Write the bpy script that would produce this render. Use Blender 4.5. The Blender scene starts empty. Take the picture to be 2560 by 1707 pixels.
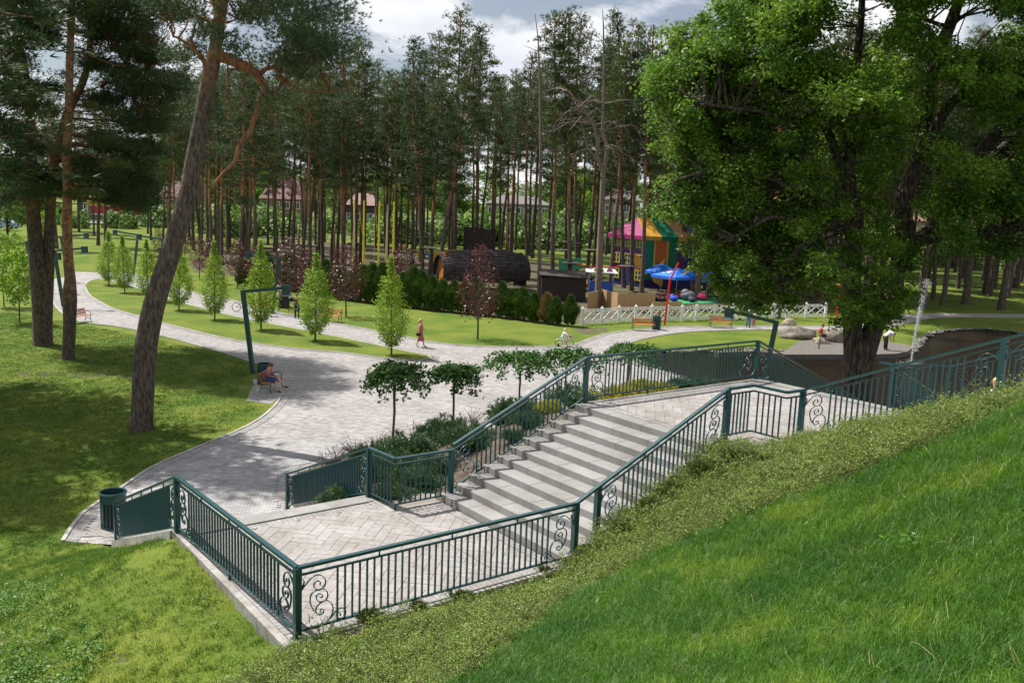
import bpy, bmesh, math, random
import numpy as np
from mathutils import Vector, Matrix

# ------------------------------------------------------------------ camera, sky, sun, exposure
PITCH, ROLL, CAMZ, FPX = 0.1562, 0.0401, 8.82, 2244.8
scene = bpy.context.scene
_c, _s = math.cos(PITCH), math.sin(PITCH)
_cr, _sr = math.cos(ROLL), math.sin(ROLL)
FWD = Vector((0, _c, -_s)); UP0 = Vector((0, _s, _c)); R0 = Vector((1, 0, 0))
RIGHT = R0 * _cr + UP0 * _sr
UPV = R0 * -_sr + UP0 * _cr
cam_data = bpy.data.cameras.new('camera')
cam_data.sensor_width = 36.0
cam_data.lens = 36.0 * FPX / 2560.0
cam_data.clip_start = 0.1
cam_data.clip_end = 4000
cam = bpy.data.objects.new('camera', cam_data)
scene.collection.objects.link(cam)
m = Matrix((RIGHT, UPV, -FWD)).transposed().to_4x4()
m.translation = Vector((0, 0, CAMZ))
cam.matrix_world = m
scene.camera = cam

SUN_EL = math.radians(57.5)
SUNV = Vector((-0.872 * math.cos(SUN_EL), 0.489 * math.cos(SUN_EL), math.sin(SUN_EL)))  # towards the sun
world = bpy.data.worlds.new('World')
scene.world = world
world.use_nodes = True
wn = world.node_tree.nodes; wl = world.node_tree.links
wn.clear()
w_out = wn.new('ShaderNodeOutputWorld')
w_bg = wn.new('ShaderNodeBackground'); w_bg.inputs['Strength'].default_value = 0.053
w_sky = wn.new('ShaderNodeTexSky'); w_sky.sky_type = 'NISHITA'; w_sky.sun_disc = False
w_sky.sun_elevation = SUN_EL
w_sky.sun_rotation = math.atan2(SUNV.x, SUNV.y)
w_tc = wn.new('ShaderNodeTexCoord')
w_sep = wn.new('ShaderNodeSeparateXYZ'); wl.new(w_tc.outputs['Generated'], w_sep.inputs[0])
w_mx = wn.new('ShaderNodeMath'); w_mx.operation = 'ADD'; w_mx.inputs[1].default_value = 0.34
wl.new(w_sep.outputs['Z'], w_mx.inputs[0])
w_ab = wn.new('ShaderNodeMath'); w_ab.operation = 'MAXIMUM'; w_ab.inputs[1].default_value = 0.05
wl.new(w_mx.outputs[0], w_ab.inputs[0])
w_dv = wn.new('ShaderNodeVectorMath'); w_dv.operation = 'DIVIDE'
w_cz = wn.new('ShaderNodeCombineXYZ')
for k in range(3): wl.new(w_ab.outputs[0], w_cz.inputs[k])
wl.new(w_tc.outputs['Generated'], w_dv.inputs[0]); wl.new(w_cz.outputs[0], w_dv.inputs[1])
w_no = wn.new('ShaderNodeTexNoise'); w_no.inputs['Scale'].default_value = 2.3
w_no.inputs['Detail'].default_value = 8; w_no.inputs['Roughness'].default_value = 0.56; w_no.inputs['Distortion'].default_value = 0.25
wl.new(w_dv.outputs[0], w_no.inputs['Vector'])
w_rp = wn.new('ShaderNodeValToRGB')
w_rp.color_ramp.elements[0].position = 0.44; w_rp.color_ramp.elements[0].color = (.22, .22, .22, 1)
w_rp.color_ramp.elements[1].position = 0.525; w_rp.color_ramp.elements[1].color = (1, 1, 1, 1)
wl.new(w_no.outputs[0], w_rp.inputs[0])
# cloud brightness: bright rims, greyer bellies
w_n2 = wn.new('ShaderNodeTexNoise'); w_n2.inputs['Scale'].default_value = 3.6; w_n2.inputs['Detail'].default_value = 4
wl.new(w_dv.outputs[0], w_n2.inputs['Vector'])
w_r2 = wn.new('ShaderNodeValToRGB')
w_r2.color_ramp.elements[0].position = 0.35; w_r2.color_ramp.elements[0].color = (10.6, 11.1, 12.2, 1)
w_r2.color_ramp.elements[1].position = 0.62; w_r2.color_ramp.elements[1].color = (13.4, 13.5, 13.7, 1)
wl.new(w_n2.outputs[0], w_r2.inputs[0])
w_mix = wn.new('ShaderNodeMixRGB'); wl.new(w_rp.outputs[0], w_mix.inputs[0])
wl.new(w_sky.outputs[0], w_mix.inputs[1]); wl.new(w_r2.outputs[0], w_mix.inputs[2])
wl.new(w_mix.outputs[0], w_bg.inputs['Color']); wl.new(w_bg.outputs[0], w_out.inputs['Surface'])

sun_d = bpy.data.lights.new('sun', 'SUN'); sun_d.energy = 5.0; sun_d.angle = math.radians(0.53)
sun_d.color = (1.0, 0.955, 0.89)
sun = bpy.data.objects.new('sun', sun_d); scene.collection.objects.link(sun)
sun.rotation_euler = (-SUNV).to_track_quat('-Z', 'Y').to_euler()
sun.location = (-30, 20, 60)

scene.view_settings.view_transform = 'Standard'
scene.view_settings.look = 'None'
scene.view_settings.exposure = 0.54
scene.view_settings.gamma = 1.0
scene.view_settings.use_curve_mapping = False
scene.render.engine = 'CYCLES'
scene.cycles.max_bounces = 8
scene.cycles.transparent_max_bounces = 8
# ------------------------------------------------------------------ place helpers
random.seed(7); rng = np.random.default_rng(7)
R = random.uniform
KD = 2560.0 / 2352.0
def ray(X, Y):
    """direction of the sight line through a point of the 2352 px wide survey picture"""
    xi = (X * KD - 1280.0) / FPX; yi = (853.5 - Y * KD) / FPX
    return FWD + RIGHT * xi + UPV * yi
def at(X, Y, z=0.0):
    r = ray(X, Y); t = (z - CAMZ) / r.z
    return Vector((r.x * t, r.y * t, z))
def dep(X, Y, y):
    """point on the sight line at world distance y"""
    r = ray(X, Y); t = y / r.y
    return Vector((r.x * t, y, CAMZ + r.z * t))
# stair frame: u up the lower flight, v across it to the left
TH = 0.6523
U0, V0 = Vector((math.cos(TH), math.sin(TH), 0)), Vector((-math.sin(TH), math.cos(TH), 0))
ORG = Vector((1.49, 19.91, 0))
RISE, TREAD = 0.1488, 0.3576
ZU = 4.308; ZL = ZU - 11 * RISE
def W(u, v, z=0.0):
    p = ORG + U0 * u + V0 * v
    return Vector((p.x, p.y, z))
def uv_of(x, y):
    dx, dy = x - ORG.x, y - ORG.y
    return dx * U0.x + dy * U0.y, dx * V0.x + dy * V0.y

# ------------------------------------------------------------------ terrain height field (thin plate through survey points)
CP = []
def cp(x, y, z): CP.append((x, y, z))
def cpu(u, v, z): p = W(u, v); CP.append((p.x, p.y, z))
for v in (-3.95, -1.6, 0.9): cpu(-8.78, v, ZL - 0.10)
for v, z in ((2.5, ZL - .75), (4.5, ZL - 1.5), (6.2, 0.55), (7.6, 0.05), (9.5, -.3)): cpu(-8.75, v, z)
for x, y, z in ((-7.6, 12.6, 1.75), (-7, 10.5, 1.75), (-10, 12, .95), (-12.5, 14.5, .25), (-10, 16.5, .75), (-12, 19, .0), (-14, 21, -.25), (-12, 24, -.3),
                (-4.9, 10.2, 2.25), (-3.2, 9.6, 2.7), (-6, 7, 2.6), (-10, 7, 1.5), (-15, 10, -.2), (-18, 16, -.4), (-5, 3, 4.2)): cp(x, y, z)
for u in (-8.4, -6, -3.8): cpu(u, -4.25, ZL - 0.02)
for u in (-3, -2, -1, 0): cpu(u, -4.25, ZU + (u / TREAD) * RISE + .02)
cpu(.9, -4.6, ZU - .08); cpu(1.4, -5.0, ZU + .02)
for s in (1, 2, 3.5, 5, 6.5): cpu(1.55, -4.65 - s, ZU + .416 * s + .02)
cpu(1.5, -12.5, 7.3); cpu(-2, -13, 7.0)
for x, y, z in ((0, 0, 6.8), (1.0, 4.2, 5.65), (3.6, 5.9, 5.75), (2.0, 6.9, 4.85), (-.2, 9.0, 3.6), (.9, 11.0, 3.45), (2.7, 13.2, 3.75), (4.6, 13.2, 4.75),
                (6.6, 13.0, 5.75), (7.2, 9, 6.6), (-1.8, 9.9, 3.0), (5, 2, 6.9), (-3, 6.3, 3.7), (10, 4, 7.3)): cp(x, y, z)
# planted bank behind the stairs, falling to the plaza
for u in (-4.6, -3.6): cpu(u, .1, ZL - .05)
for u in (-3, -1.5, 0): cpu(u, .1, ZU + (u / TREAD) * RISE - .25)
for u, v, z in ((-4.4, 1.2, ZL - .35), (-4.2, 3, ZL - 1.0), (-3.9, 5, .95), (-3.4, 7.6, .1), (-2.5, 9.5, .12), (-1.5, 11.3, .0), (3, 13.4, .0), (-1.5, 3, 2.6), (-1.5, 6, 1.45), (1, 10.1, .35),
                (1, 3, 3.2), (1, 6, 1.9), (4, 4, 2.6), (4, 8, 1.2), (4, 11.5, .25), (6, 5, 2.1), (6.3, 1, 3.7), (8, 2, 3.0), (9, 6, 1.1), (9, 9, .2), (12, 5, .5), (1, .4, ZU - .3), (3, .4, ZU - .22), (5.5, .4, ZU - .25),
                (6.9, -.5, ZU - .5), (12, .5, 1.6), (16.5, .5, .1), (12, 2.5, .9), (12, -4.5, 1.8), (16.5, -4.5, .1), (20, 0, -.2), (20, -5, -.2), (15, 8, -.2),
                (9, -7, 3.0), (9, -10, 4.2), (13, -9, 1.6), (18, -10, .2), (12, -14, 4)): cpu(u, v, z)
for x, y in ((-10, 28), (-8, 32), (-3, 36), (3, 42), (10, 40), (15, 34), (22, 34), (30, 30), (-16, 30), (-24, 24), (-20, 38), (0, 50), (16, 48), (32, 44), (-30, 12), (40, 12), (0, 62), (-30, 50), (26, 20), (-8, 26.5)): cp(x, y, -.45)
cp(30, -10, 3); cp(0, -14, 7.2); cp(-25, -5, -.3); cp(-12, -4, 2.2)
_C = np.array(CP)
def _phi(r2): return np.where(r2 > 1e-9, 0.5 * r2 * np.log(np.maximum(r2, 1e-9)), 0.0)
def _solve():
    n = len(_C); d = ((_C[:, None, :2] - _C[None, :, :2]) ** 2).sum(2)
    A = np.zeros((n + 3, n + 3)); A[:n, :n] = _phi(d) + np.eye(n) * 0.02
    P = np.c_[np.ones(n), _C[:, :2]]; A[:n, n:] = P; A[n:, :n] = P.T
    return np.linalg.solve(A, np.r_[_C[:, 2], 0, 0, 0])
_Wt = _solve()

def in_poly(px, py, poly):
    px = np.asarray(px, float); py = np.asarray(py, float)
    ins = np.zeros(px.shape, bool); n = len(poly)
    for i in range(n):
        x1, y1 = poly[i][0], poly[i][1]; x2, y2 = poly[(i + 1) % n][0], poly[(i + 1) % n][1]
        if y1 == y2: continue
        c = ((y1 > py) != (y2 > py)) & (px < (x2 - x1) * (py - y1) / (y2 - y1) + x1)
        ins ^= c
    return ins
def smooth_poly(pts, n=6, closed=False):
    out = []; N = len(pts); P = [Vector((p[0], p[1], 0)) for p in pts]
    for i in range(N if closed else N - 1):
        p0 = P[(i - 1) % N] if closed or i > 0 else P[0]; p1 = P[i]; p2 = P[(i + 1) % N]
        p3 = P[(i + 2) % N] if closed or i + 2 < N else P[-1]
        for k in range(n):
            t = k / n
            q = 0.5 * ((2 * p1) + (p2 - p0) * t + (2 * p0 - 5 * p1 + 4 * p2 - p3) * t * t + (3 * p1 - p0 - 3 * p2 + p3) * t ** 3)
            out.append((q.x, q.y))
    if not closed: out.append((P[-1].x, P[-1].y))
    return out
ZW = -0.30
def P2(l, z=0.0): return [(at(a, b, z).x, at(a, b, z).y) for a, b in l]
pond_far = P2([(1470, 814), (1600, 810), (1735, 806), (1900, 815), (2000, 815), (2070, 814), (2100, 806), (2122, 777), (2160, 764), (2220, 757), (2280, 758), (2352, 768), (2480, 800)], ZW)
pond_near = [(24, 33.5), (19, 35.2), (15.2, 35.0), (13.4, 36.6), (12.6, 39.0)] + P2([(1640, 905), (1560, 868), (1483, 842)], ZW)
POND = smooth_poly(pond_far + [(60, 60), (60, 36)] + pond_near, 5, True)
PONDA = np.array(POND)
def pond_dist(x, y):
    """signed distance to the shore, positive inside"""
    x = np.asarray(x, float); y = np.asarray(y, float); d = np.full(x.shape, 1e9)
    for i in range(len(PONDA)):
        a = PONDA[i]; b = PONDA[(i + 1) % len(PONDA)]; ab = b - a; L2 = ab @ ab + 1e-9
        t = np.clip(((x - a[0]) * ab[0] + (y - a[1]) * ab[1]) / L2, 0, 1)
        d = np.minimum(d, np.hypot(x - a[0] - t * ab[0], y - a[1] - t * ab[1]))
    return np.where(in_poly(x, y, POND), d, -d)
def terr(x, y, cut=True):
    x = np.asarray(x, float); y = np.asarray(y, float); sh = x.shape; x = x.ravel(); y = y.ravel()
    z = np.zeros(x.shape)
    near = (np.abs(x) < 34) & (y > -16) & (y < 60)
    xn, yn = x[near], y[near]; zz = np.zeros(xn.shape)
    for i in range(0, len(xn), 20000):
        xs, ys = xn[i:i + 20000], yn[i:i + 20000]
        d = (xs[:, None] - _C[None, :, 0]) ** 2 + (ys[:, None] - _C[None, :, 1]) ** 2
        zz[i:i + 20000] = _phi(d) @ _Wt[:-3] + _Wt[-3] + _Wt[-2] * xs + _Wt[-1] * ys
    ed = np.clip(np.minimum(np.minimum(34 - np.abs(xn), yn + 16), 60 - yn) / 6, 0, 1)
    zz = np.where(zz > 0, zz, 0.0); zz = np.where(zz < .25, zz * zz / .5 + zz * .5 * (zz > 0) * (zz / .25), zz)
    z[near] = zz * ed
    # low knoll on the far left lawn, gentle rise far away
    z += 1.1 * np.exp(-(((x + 45) / 7) ** 2 + ((y - 100) / 5) ** 2))
    z += np.clip((np.hypot(x, y) - 120) / 90, 0, 1) * .8 * np.clip((y - 60) / 60, 0, 1)
    if cut:
        u, v = uv_of(x, y)
        def lower(mask, h):
            z[mask] = np.minimum(z[mask], h[mask] if hasattr(h, 'shape') else h)
        lower((u > -8.62) & (u < -3.3) & (v > -3.98) & (v < 1.0) & ~((u > -4.78) & (v > -.12)), ZL - .3)
        lower((u > -3.6) & (u < .3) & (v > -3.98) & (v < .08), ZU + (u / TREAD) * RISE - .45)
        lower((u > -.1) & (u < 6.6) & (v > -4.7) & (v < .1), ZU - .4)
        lower((u > 1.5) & (u < 7.8) & (v <= -4.6) & (v > -11.8), ZU + (-4.6 - v) * .416 - .5)
        lower((u > 6.5) & (u < 17.2) & (v > -4.0) & (v < .2), ZU - (u - 6.5) * .416 - .5)
        lower((u > -8.8 + .09 * (v - .9)) & (u < -4.55 + .17 * (v - .9)) & (v > .9) & (v < 7.9), ZL - (v - .95) * .385 - .4)
        pd = np.full(x.shape, -9.0); pm = (x > 2) & (x < 66) & (y > 28) & (y < 80)
        if pm.any(): pd[pm] = pond_dist(x[pm], y[pm])
        z = np.where(pd > -.5, np.minimum(z, -(pd + .5) * .9), z); z = np.maximum(z, -1.6)
    return z.reshape(sh)
def tz(x, y): return float(terr(np.array([x]), np.array([y]), False)[0])
def atg(X, Y):
    """point where a sight line meets the terrain"""
    r = ray(X, Y); t = 2.0
    ts = np.concatenate([np.arange(2, 60, .1), np.arange(60, 400, .5)])
    h = CAMZ + r.z * ts - terr(r.x * ts, r.y * ts, False)
    k = int(np.argmax(h < 0)); t = ts[k]
    return Vector((r.x * t, r.y * t, CAMZ + r.z * t))
# ------------------------------------------------------------------ materials
def mat(name, col, rough=.7, col2=None, scale=3.0, detail=5, bump=0.0, bscale=None, metal=0.0, spec=0.5, island=0.0, trans=0.0,
        fac=(.35, .65), coord='Object', objrand=0.0, stretch=None, obj_hue=0.0, dirt=0.0):
    m = bpy.data.materials.new(name); m.use_nodes = True
    nt = m.node_tree; N, Lk = nt.nodes, nt.links; N.clear()
    out = N.new('ShaderNodeOutputMaterial'); b = N.new('ShaderNodeBsdfPrincipled')
    b.inputs['Roughness'].default_value = rough; b.inputs['Metallic'].default_value = metal
    b.inputs['Specular IOR Level'].default_value = spec
    tc = N.new('ShaderNodeTexCoord'); vec = tc.outputs[coord]
    if stretch:
        mp = N.new('ShaderNodeMapping'); mp.inputs['Scale'].default_value = stretch; Lk.new(vec, mp.inputs[0]); vec = mp.outputs[0]
    cur = None
    if col2 is not None:
        no = N.new('ShaderNodeTexNoise'); no.inputs['Scale'].default_value = scale; no.inputs['Detail'].default_value = detail
        Lk.new(vec, no.inputs['Vector'])
        rp = N.new('ShaderNodeValToRGB'); rp.color_ramp.elements[0].position, rp.color_ramp.elements[1].position = fac
        rp.color_ramp.elements[0].color = (*col, 1); rp.color_ramp.elements[1].color = (*col2, 1)
        Lk.new(no.outputs[0], rp.inputs[0]); cur = rp.outputs[0]
    if island or objrand:
        hs = N.new('ShaderNodeHueSaturation')
        if cur is None: hs.inputs['Color'].default_value = (*col, 1)
        else: Lk.new(cur, hs.inputs['Color'])
        if island: src = N.new('ShaderNodeNewGeometry').outputs['Random Per Island']; amt = island
        else: src = N.new('ShaderNodeObjectInfo').outputs['Random']; amt = objrand
        mr = N.new('ShaderNodeMapRange'); mr.inputs['To Min'].default_value = 1 - amt; mr.inputs['To Max'].default_value = 1 + amt
        Lk.new(src, mr.inputs[0]); Lk.new(mr.outputs[0], hs.inputs['Value'])
        if obj_hue:
            m2 = N.new('ShaderNodeMath'); m2.operation = 'MULTIPLY'; m2.inputs[1].default_value = 7.31; Lk.new(src, m2.inputs[0])
            m3 = N.new('ShaderNodeMath'); m3.operation = 'FRACT'; Lk.new(m2.outputs[0], m3.inputs[0])
            m4 = N.new('ShaderNodeMapRange'); m4.inputs['To Min'].default_value = .5 - obj_hue; m4.inputs['To Max'].default_value = .5 + obj_hue
            Lk.new(m3.outputs[0], m4.inputs[0]); Lk.new(m4.outputs[0], hs.inputs['Hue'])
        cur = hs.outputs[0]
    if dirt and cur is not None:
        nd = N.new('ShaderNodeTexNoise'); nd.inputs['Scale'].default_value = 1.1; nd.inputs['Detail'].default_value = 9; nd.inputs['Roughness'].default_value = .68
        gp = N.new('ShaderNodeNewGeometry'); Lk.new(gp.outputs['Position'], nd.inputs['Vector'])
        rd_ = N.new('ShaderNodeValToRGB'); rd_.color_ramp.elements[0].position = .34; rd_.color_ramp.elements[1].position = .60; q_ = 1 - dirt
        rd_.color_ramp.elements[0].color = (q_, q_ * .96, q_ * .90, 1); rd_.color_ramp.elements[1].color = (1.03, 1.03, 1.03, 1); Lk.new(nd.outputs[0], rd_.inputs[0])
        mm_ = N.new('ShaderNodeMixRGB'); mm_.blend_type = 'MULTIPLY'; mm_.inputs[0].default_value = 1; Lk.new(cur, mm_.inputs[1]); Lk.new(rd_.outputs[0], mm_.inputs[2]); cur = mm_.outputs[0]
    if cur is None: b.inputs['Base Color'].default_value = (*col, 1)
    else: Lk.new(cur, b.inputs['Base Color'])
    if bump:
        n2 = N.new('ShaderNodeTexNoise'); n2.inputs['Scale'].default_value = bscale or scale * 6; n2.inputs['Detail'].default_value = 6
        Lk.new(vec, n2.inputs['Vector'])
        bp = N.new('ShaderNodeBump'); bp.inputs['Strength'].default_value = bump; bp.inputs['Distance'].default_value = .02
        Lk.new(n2.outputs[0], bp.inputs['Height']); Lk.new(bp.outputs[0], b.inputs['Normal'])
    if trans:
        t = N.new('ShaderNodeBsdfTranslucent'); mx = N.new('ShaderNodeMixShader'); mx.inputs[0].default_value = trans
        if cur is None: t.inputs[0].default_value = (*col, 1)
        else: Lk.new(cur, t.inputs[0])
        Lk.new(b.outputs[0], mx.inputs[1]); Lk.new(t.outputs[0], mx.inputs[2]); Lk.new(mx.outputs[0], out.inputs[0])
    else: Lk.new(b.outputs[0], out.inputs[0])
    return m

M = {}
M['teal'] = mat('teal_paint', (.005, .046, .054), .34, (.007, .056, .064), 6, spec=.7)
M['granite'] = mat('granite', (.232, .228, .222), .75, (.30, .296, .290), 60, 3, bump=.2, bscale=90, objrand=.07, dirt=.25)
M['granite_rough'] = mat('granite_side', (.24, .24, .245), .85, (.36, .36, .36), 45, 4, bump=.4, bscale=70, objrand=.08)
M['paver'] = mat('paver', (.268, .250, .238), .8, (.345, .328, .315), 9, 6, bump=.15, bscale=120, objrand=.065, obj_hue=.010, dirt=.28)
M['paver_small'] = mat('small_paver', (.22, .212, .208), .85, (.31, .30, .295), 14, 4, bump=.2, bscale=90, objrand=.15, dirt=.3)
M['sand'] = mat('jointing_sand', (.17, .15, .13), .95, (.25, .22, .19), 30)
M['kerb'] = mat('kerb_stone', (.34, .325, .305), .8, (.44, .425, .40), 12, bump=.1, dirt=.3)
M['concrete'] = mat('concrete', (.28, .27, .25), .85, (.38, .37, .35), 8, bump=.2, dirt=.4)
M['soil'] = mat('soil', (.03, .024, .019), .95, (.075, .06, .047), 14, 8, bump=.8, bscale=40)
M['bark_dark'] = mat('bark_lower', (.028, .022, .018), .95, (.12, .092, .072), 5, 9, bump=1.0, bscale=14, fac=(.38, .68), stretch=(2.4, 2.4, .7))
M['bark_orange'] = mat('bark_upper', (.13, .052, .024), .9, (.30, .135, .062), 6, 6, bump=.6, bscale=16, stretch=(1.5, 1.5, .6))
M['bark_oak'] = mat('oak_bark', (.016, .012, .009), .95, (.13, .10, .075), 4, 9, bump=1.0, bscale=9, fac=(.40, .72), stretch=(2.8, 2.8, .6))
M['bark_grey'] = mat('bark_young', (.07, .055, .04), .9, (.13, .105, .08), 9, bump=.3)
M['dead_wood'] = mat('dead_wood', (.11, .080, .062), .9, (.20, .155, .125), 7, bump=.3)
def pine_bark(z0, name='pine_bark'):
    m = mat(name, (.040, .031, .026), .95, (.155, .118, .092), 5, 9, bump=1.0, bscale=12, fac=(.36, .66), stretch=(2.6, 2.6, .8))
    nt = m.node_tree; N, Lk = nt.nodes, nt.links; pb = [n for n in N if n.type == 'BSDF_PRINCIPLED'][0]; low = pb.inputs['Base Color'].links[0].from_socket
    tc = N.new('ShaderNodeTexCoord'); no = N.new('ShaderNodeTexNoise'); no.inputs['Scale'].default_value = 1.6; no.inputs['Detail'].default_value = 7; Lk.new(tc.outputs['Object'], no.inputs['Vector'])
    n2 = N.new('ShaderNodeTexNoise'); n2.inputs['Scale'].default_value = 5; n2.inputs['Detail'].default_value = 6; Lk.new(tc.outputs['Object'], n2.inputs['Vector'])
    r2 = N.new('ShaderNodeValToRGB'); r2.color_ramp.elements[0].position = .36; r2.color_ramp.elements[1].position = .66; r2.color_ramp.elements[0].color = (.15, .072, .038, 1); r2.color_ramp.elements[1].color = (.40, .215, .12, 1); Lk.new(n2.outputs[0], r2.inputs[0])
    sp = N.new('ShaderNodeSeparateXYZ'); Lk.new(tc.outputs['Object'], sp.inputs[0]); a = N.new('ShaderNodeMath'); a.operation = 'MULTIPLY_ADD'; a.inputs[1].default_value = 5.0; Lk.new(no.outputs[0], a.inputs[0]); Lk.new(sp.outputs['Z'], a.inputs[2])
    mr = N.new('ShaderNodeMapRange'); mr.inputs['From Min'].default_value = z0 + 1.2; mr.inputs['From Max'].default_value = z0 + 4.2; Lk.new(a.outputs[0], mr.inputs[0])
    mx = N.new('ShaderNodeMixRGB'); Lk.new(mr.outputs[0], mx.inputs[0]); Lk.new(low, mx.inputs[1]); Lk.new(r2.outputs[0], mx.inputs[2]); Lk.new(mx.outputs[0], pb.inputs['Base Color']); return m
M['pine_bark'] = pine_bark(8.5)
M['needle'] = mat('pine_needles', (.058, .098, .026), .55, (.13, .175, .045), .8, 3, island=.28, trans=.22, spec=.35)
M['needle_dark'] = mat('spruce_needles', (.034, .072, .022), .55, (.080, .130, .036), .9, 3, island=.28, trans=.18, spec=.35)
M['needle_blue'] = mat('pine_needles_blue', (.045, .085, .033), .55, (.098, .148, .048), .7, 3, island=.28, trans=.2, spec=.4)
M['oak_leaf'] = mat('oak_leaves', (.060, .152, .014), .50, (.165, .275, .026), .6, 4, island=.4, trans=.52, spec=.35)
M['lime_leaf'] = mat('hornbeam_leaves', (.18, .31, .022), .45, (.30, .43, .035), 1.4, 3, island=.25, trans=.42)
M['maple_leaf'] = mat('young_maple_leaves', (.16, .30, .02), .5, (.27, .42, .03), 1.4, 3, island=.25, trans=.45)
M['purple_leaf'] = mat('purple_leaves', (.070, .014, .018), .42, (.13, .032, .032), 1.8, 3, island=.35, trans=.3)
M['elm_leaf'] = mat('elm_leaves', (.030, .10, .016), .5, (.075, .175, .026), 2.2, 3, island=.3, trans=.3, spec=.4)
M['thuja'] = mat('thuja_green', (.035, .085, .012), .55, (.085, .16, .022), 2, 3, island=.3, trans=.15)
M['thuja_dry'] = mat('thuja_dry', (.17, .12, .035), .7, (.27, .20, .07), 2, 3, island=.3, trans=.15)
M['bush'] = mat('far_bush', (.08, .17, .028), .6, (.19, .30, .055), .6, 3, island=.3, trans=.3)
M['juniper'] = mat('juniper_green', (.045, .105, .04), .5, (.11, .19, .065), 2, 3, island=.35, trans=.15)
M['juniper_gold'] = mat('juniper_gold', (.32, .32, .03), .6, (.50, .46, .05), 2, 3, island=.25, trans=.25)
M['yew'] = mat('yew_green', (.075, .12, .025), .55, (.16, .20, .05), 2, 3, island=.35, trans=.15)
M['barberry'] = mat('barberry_twig', (.055, .030, .024), .7, (.11, .06, .042), 3, island=.3)
M['cotoneaster'] = mat('cotoneaster_leaves', (.13, .23, .028), .5, (.30, .40, .07), 1.3, 4, island=.42, trans=.25, spec=.5)
M['twig'] = mat('twig', (.09, .055, .035), .8, (.17, .11, .07), 8)
M['white'] = mat('white_paint', (.78, .78, .77), .5, (.84, .84, .83), 5)
M['red_paint'] = mat('red_paint', (.55, .018, .01), .4, (.62, .03, .015), 5)
M['slat_orange'] = mat('bench_wood', (.42, .15, .055), .5, (.55, .22, .09), 9, stretch=(1, 6, 6))
M['black'] = mat('black_plastic', (.015, .015, .017), .5)
M['dark_wood'] = mat('dark_stained_wood', (.010, .006, .005), .7, (.028, .014, .010), 8, bump=.2, stretch=(6, 6, 1))
M['shingle'] = mat('dark_shingles', (.016, .013, .012), .8, (.05, .042, .038), 3, 6, bump=.3, objrand=.25)
M['orange_wood'] = mat('orange_boards', (.33, .09, .015), .6, (.50, .16, .03), 5, objrand=.15, stretch=(6, 6, 1))
M['log_wood'] = mat('peeled_log', (.34, .20, .085), .75, (.50, .32, .15), 5, stretch=(4, 4, .6))
M['grey_plank'] = mat('grey_plank', (.05, .043, .037), .85, (.15, .13, .11), 5, objrand=.2)
M['reed'] = mat('reed_mat', (.34, .21, .10), .9, (.52, .36, .19), 9, 5, bump=.4, bscale=30, stretch=(7, 7, .25))
M['skin'] = mat('skin', (.55, .30, .21), .5, (.62, .36, .26), 9)
M['boulder'] = mat('boulder', (.10, .088, .072), .9, (.24, .205, .165), 2.2, 8, bump=.8, bscale=9)
M['boulder_pale'] = mat('boulder_pale', (.26, .21, .15), .9, (.40, .34, .26), 2.5, 8, bump=.6, bscale=9)
M['shore_stone'] = mat('shore_stone', (.12, .11, .10), .9, (.27, .25, .225), 4, 5, bump=.5, objrand=.25)
M['metal'] = mat('metal', (.45, .46, .47), .35, metal=.8)
M['rubber'] = mat('rubber', (.02, .02, .02), .8)
_cols = {}
def solid(col, rough=.6, noise=.12, trans=0.0):
    k = (tuple(col), rough, trans)
    if k not in _cols:
        c2 = tuple(min(1, c * (1 + noise) + .004) for c in col)
        _cols[k] = mat('fabric_%02d' % len(_cols), tuple(col), rough, c2, 7, trans=trans)
    return _cols[k]

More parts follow.
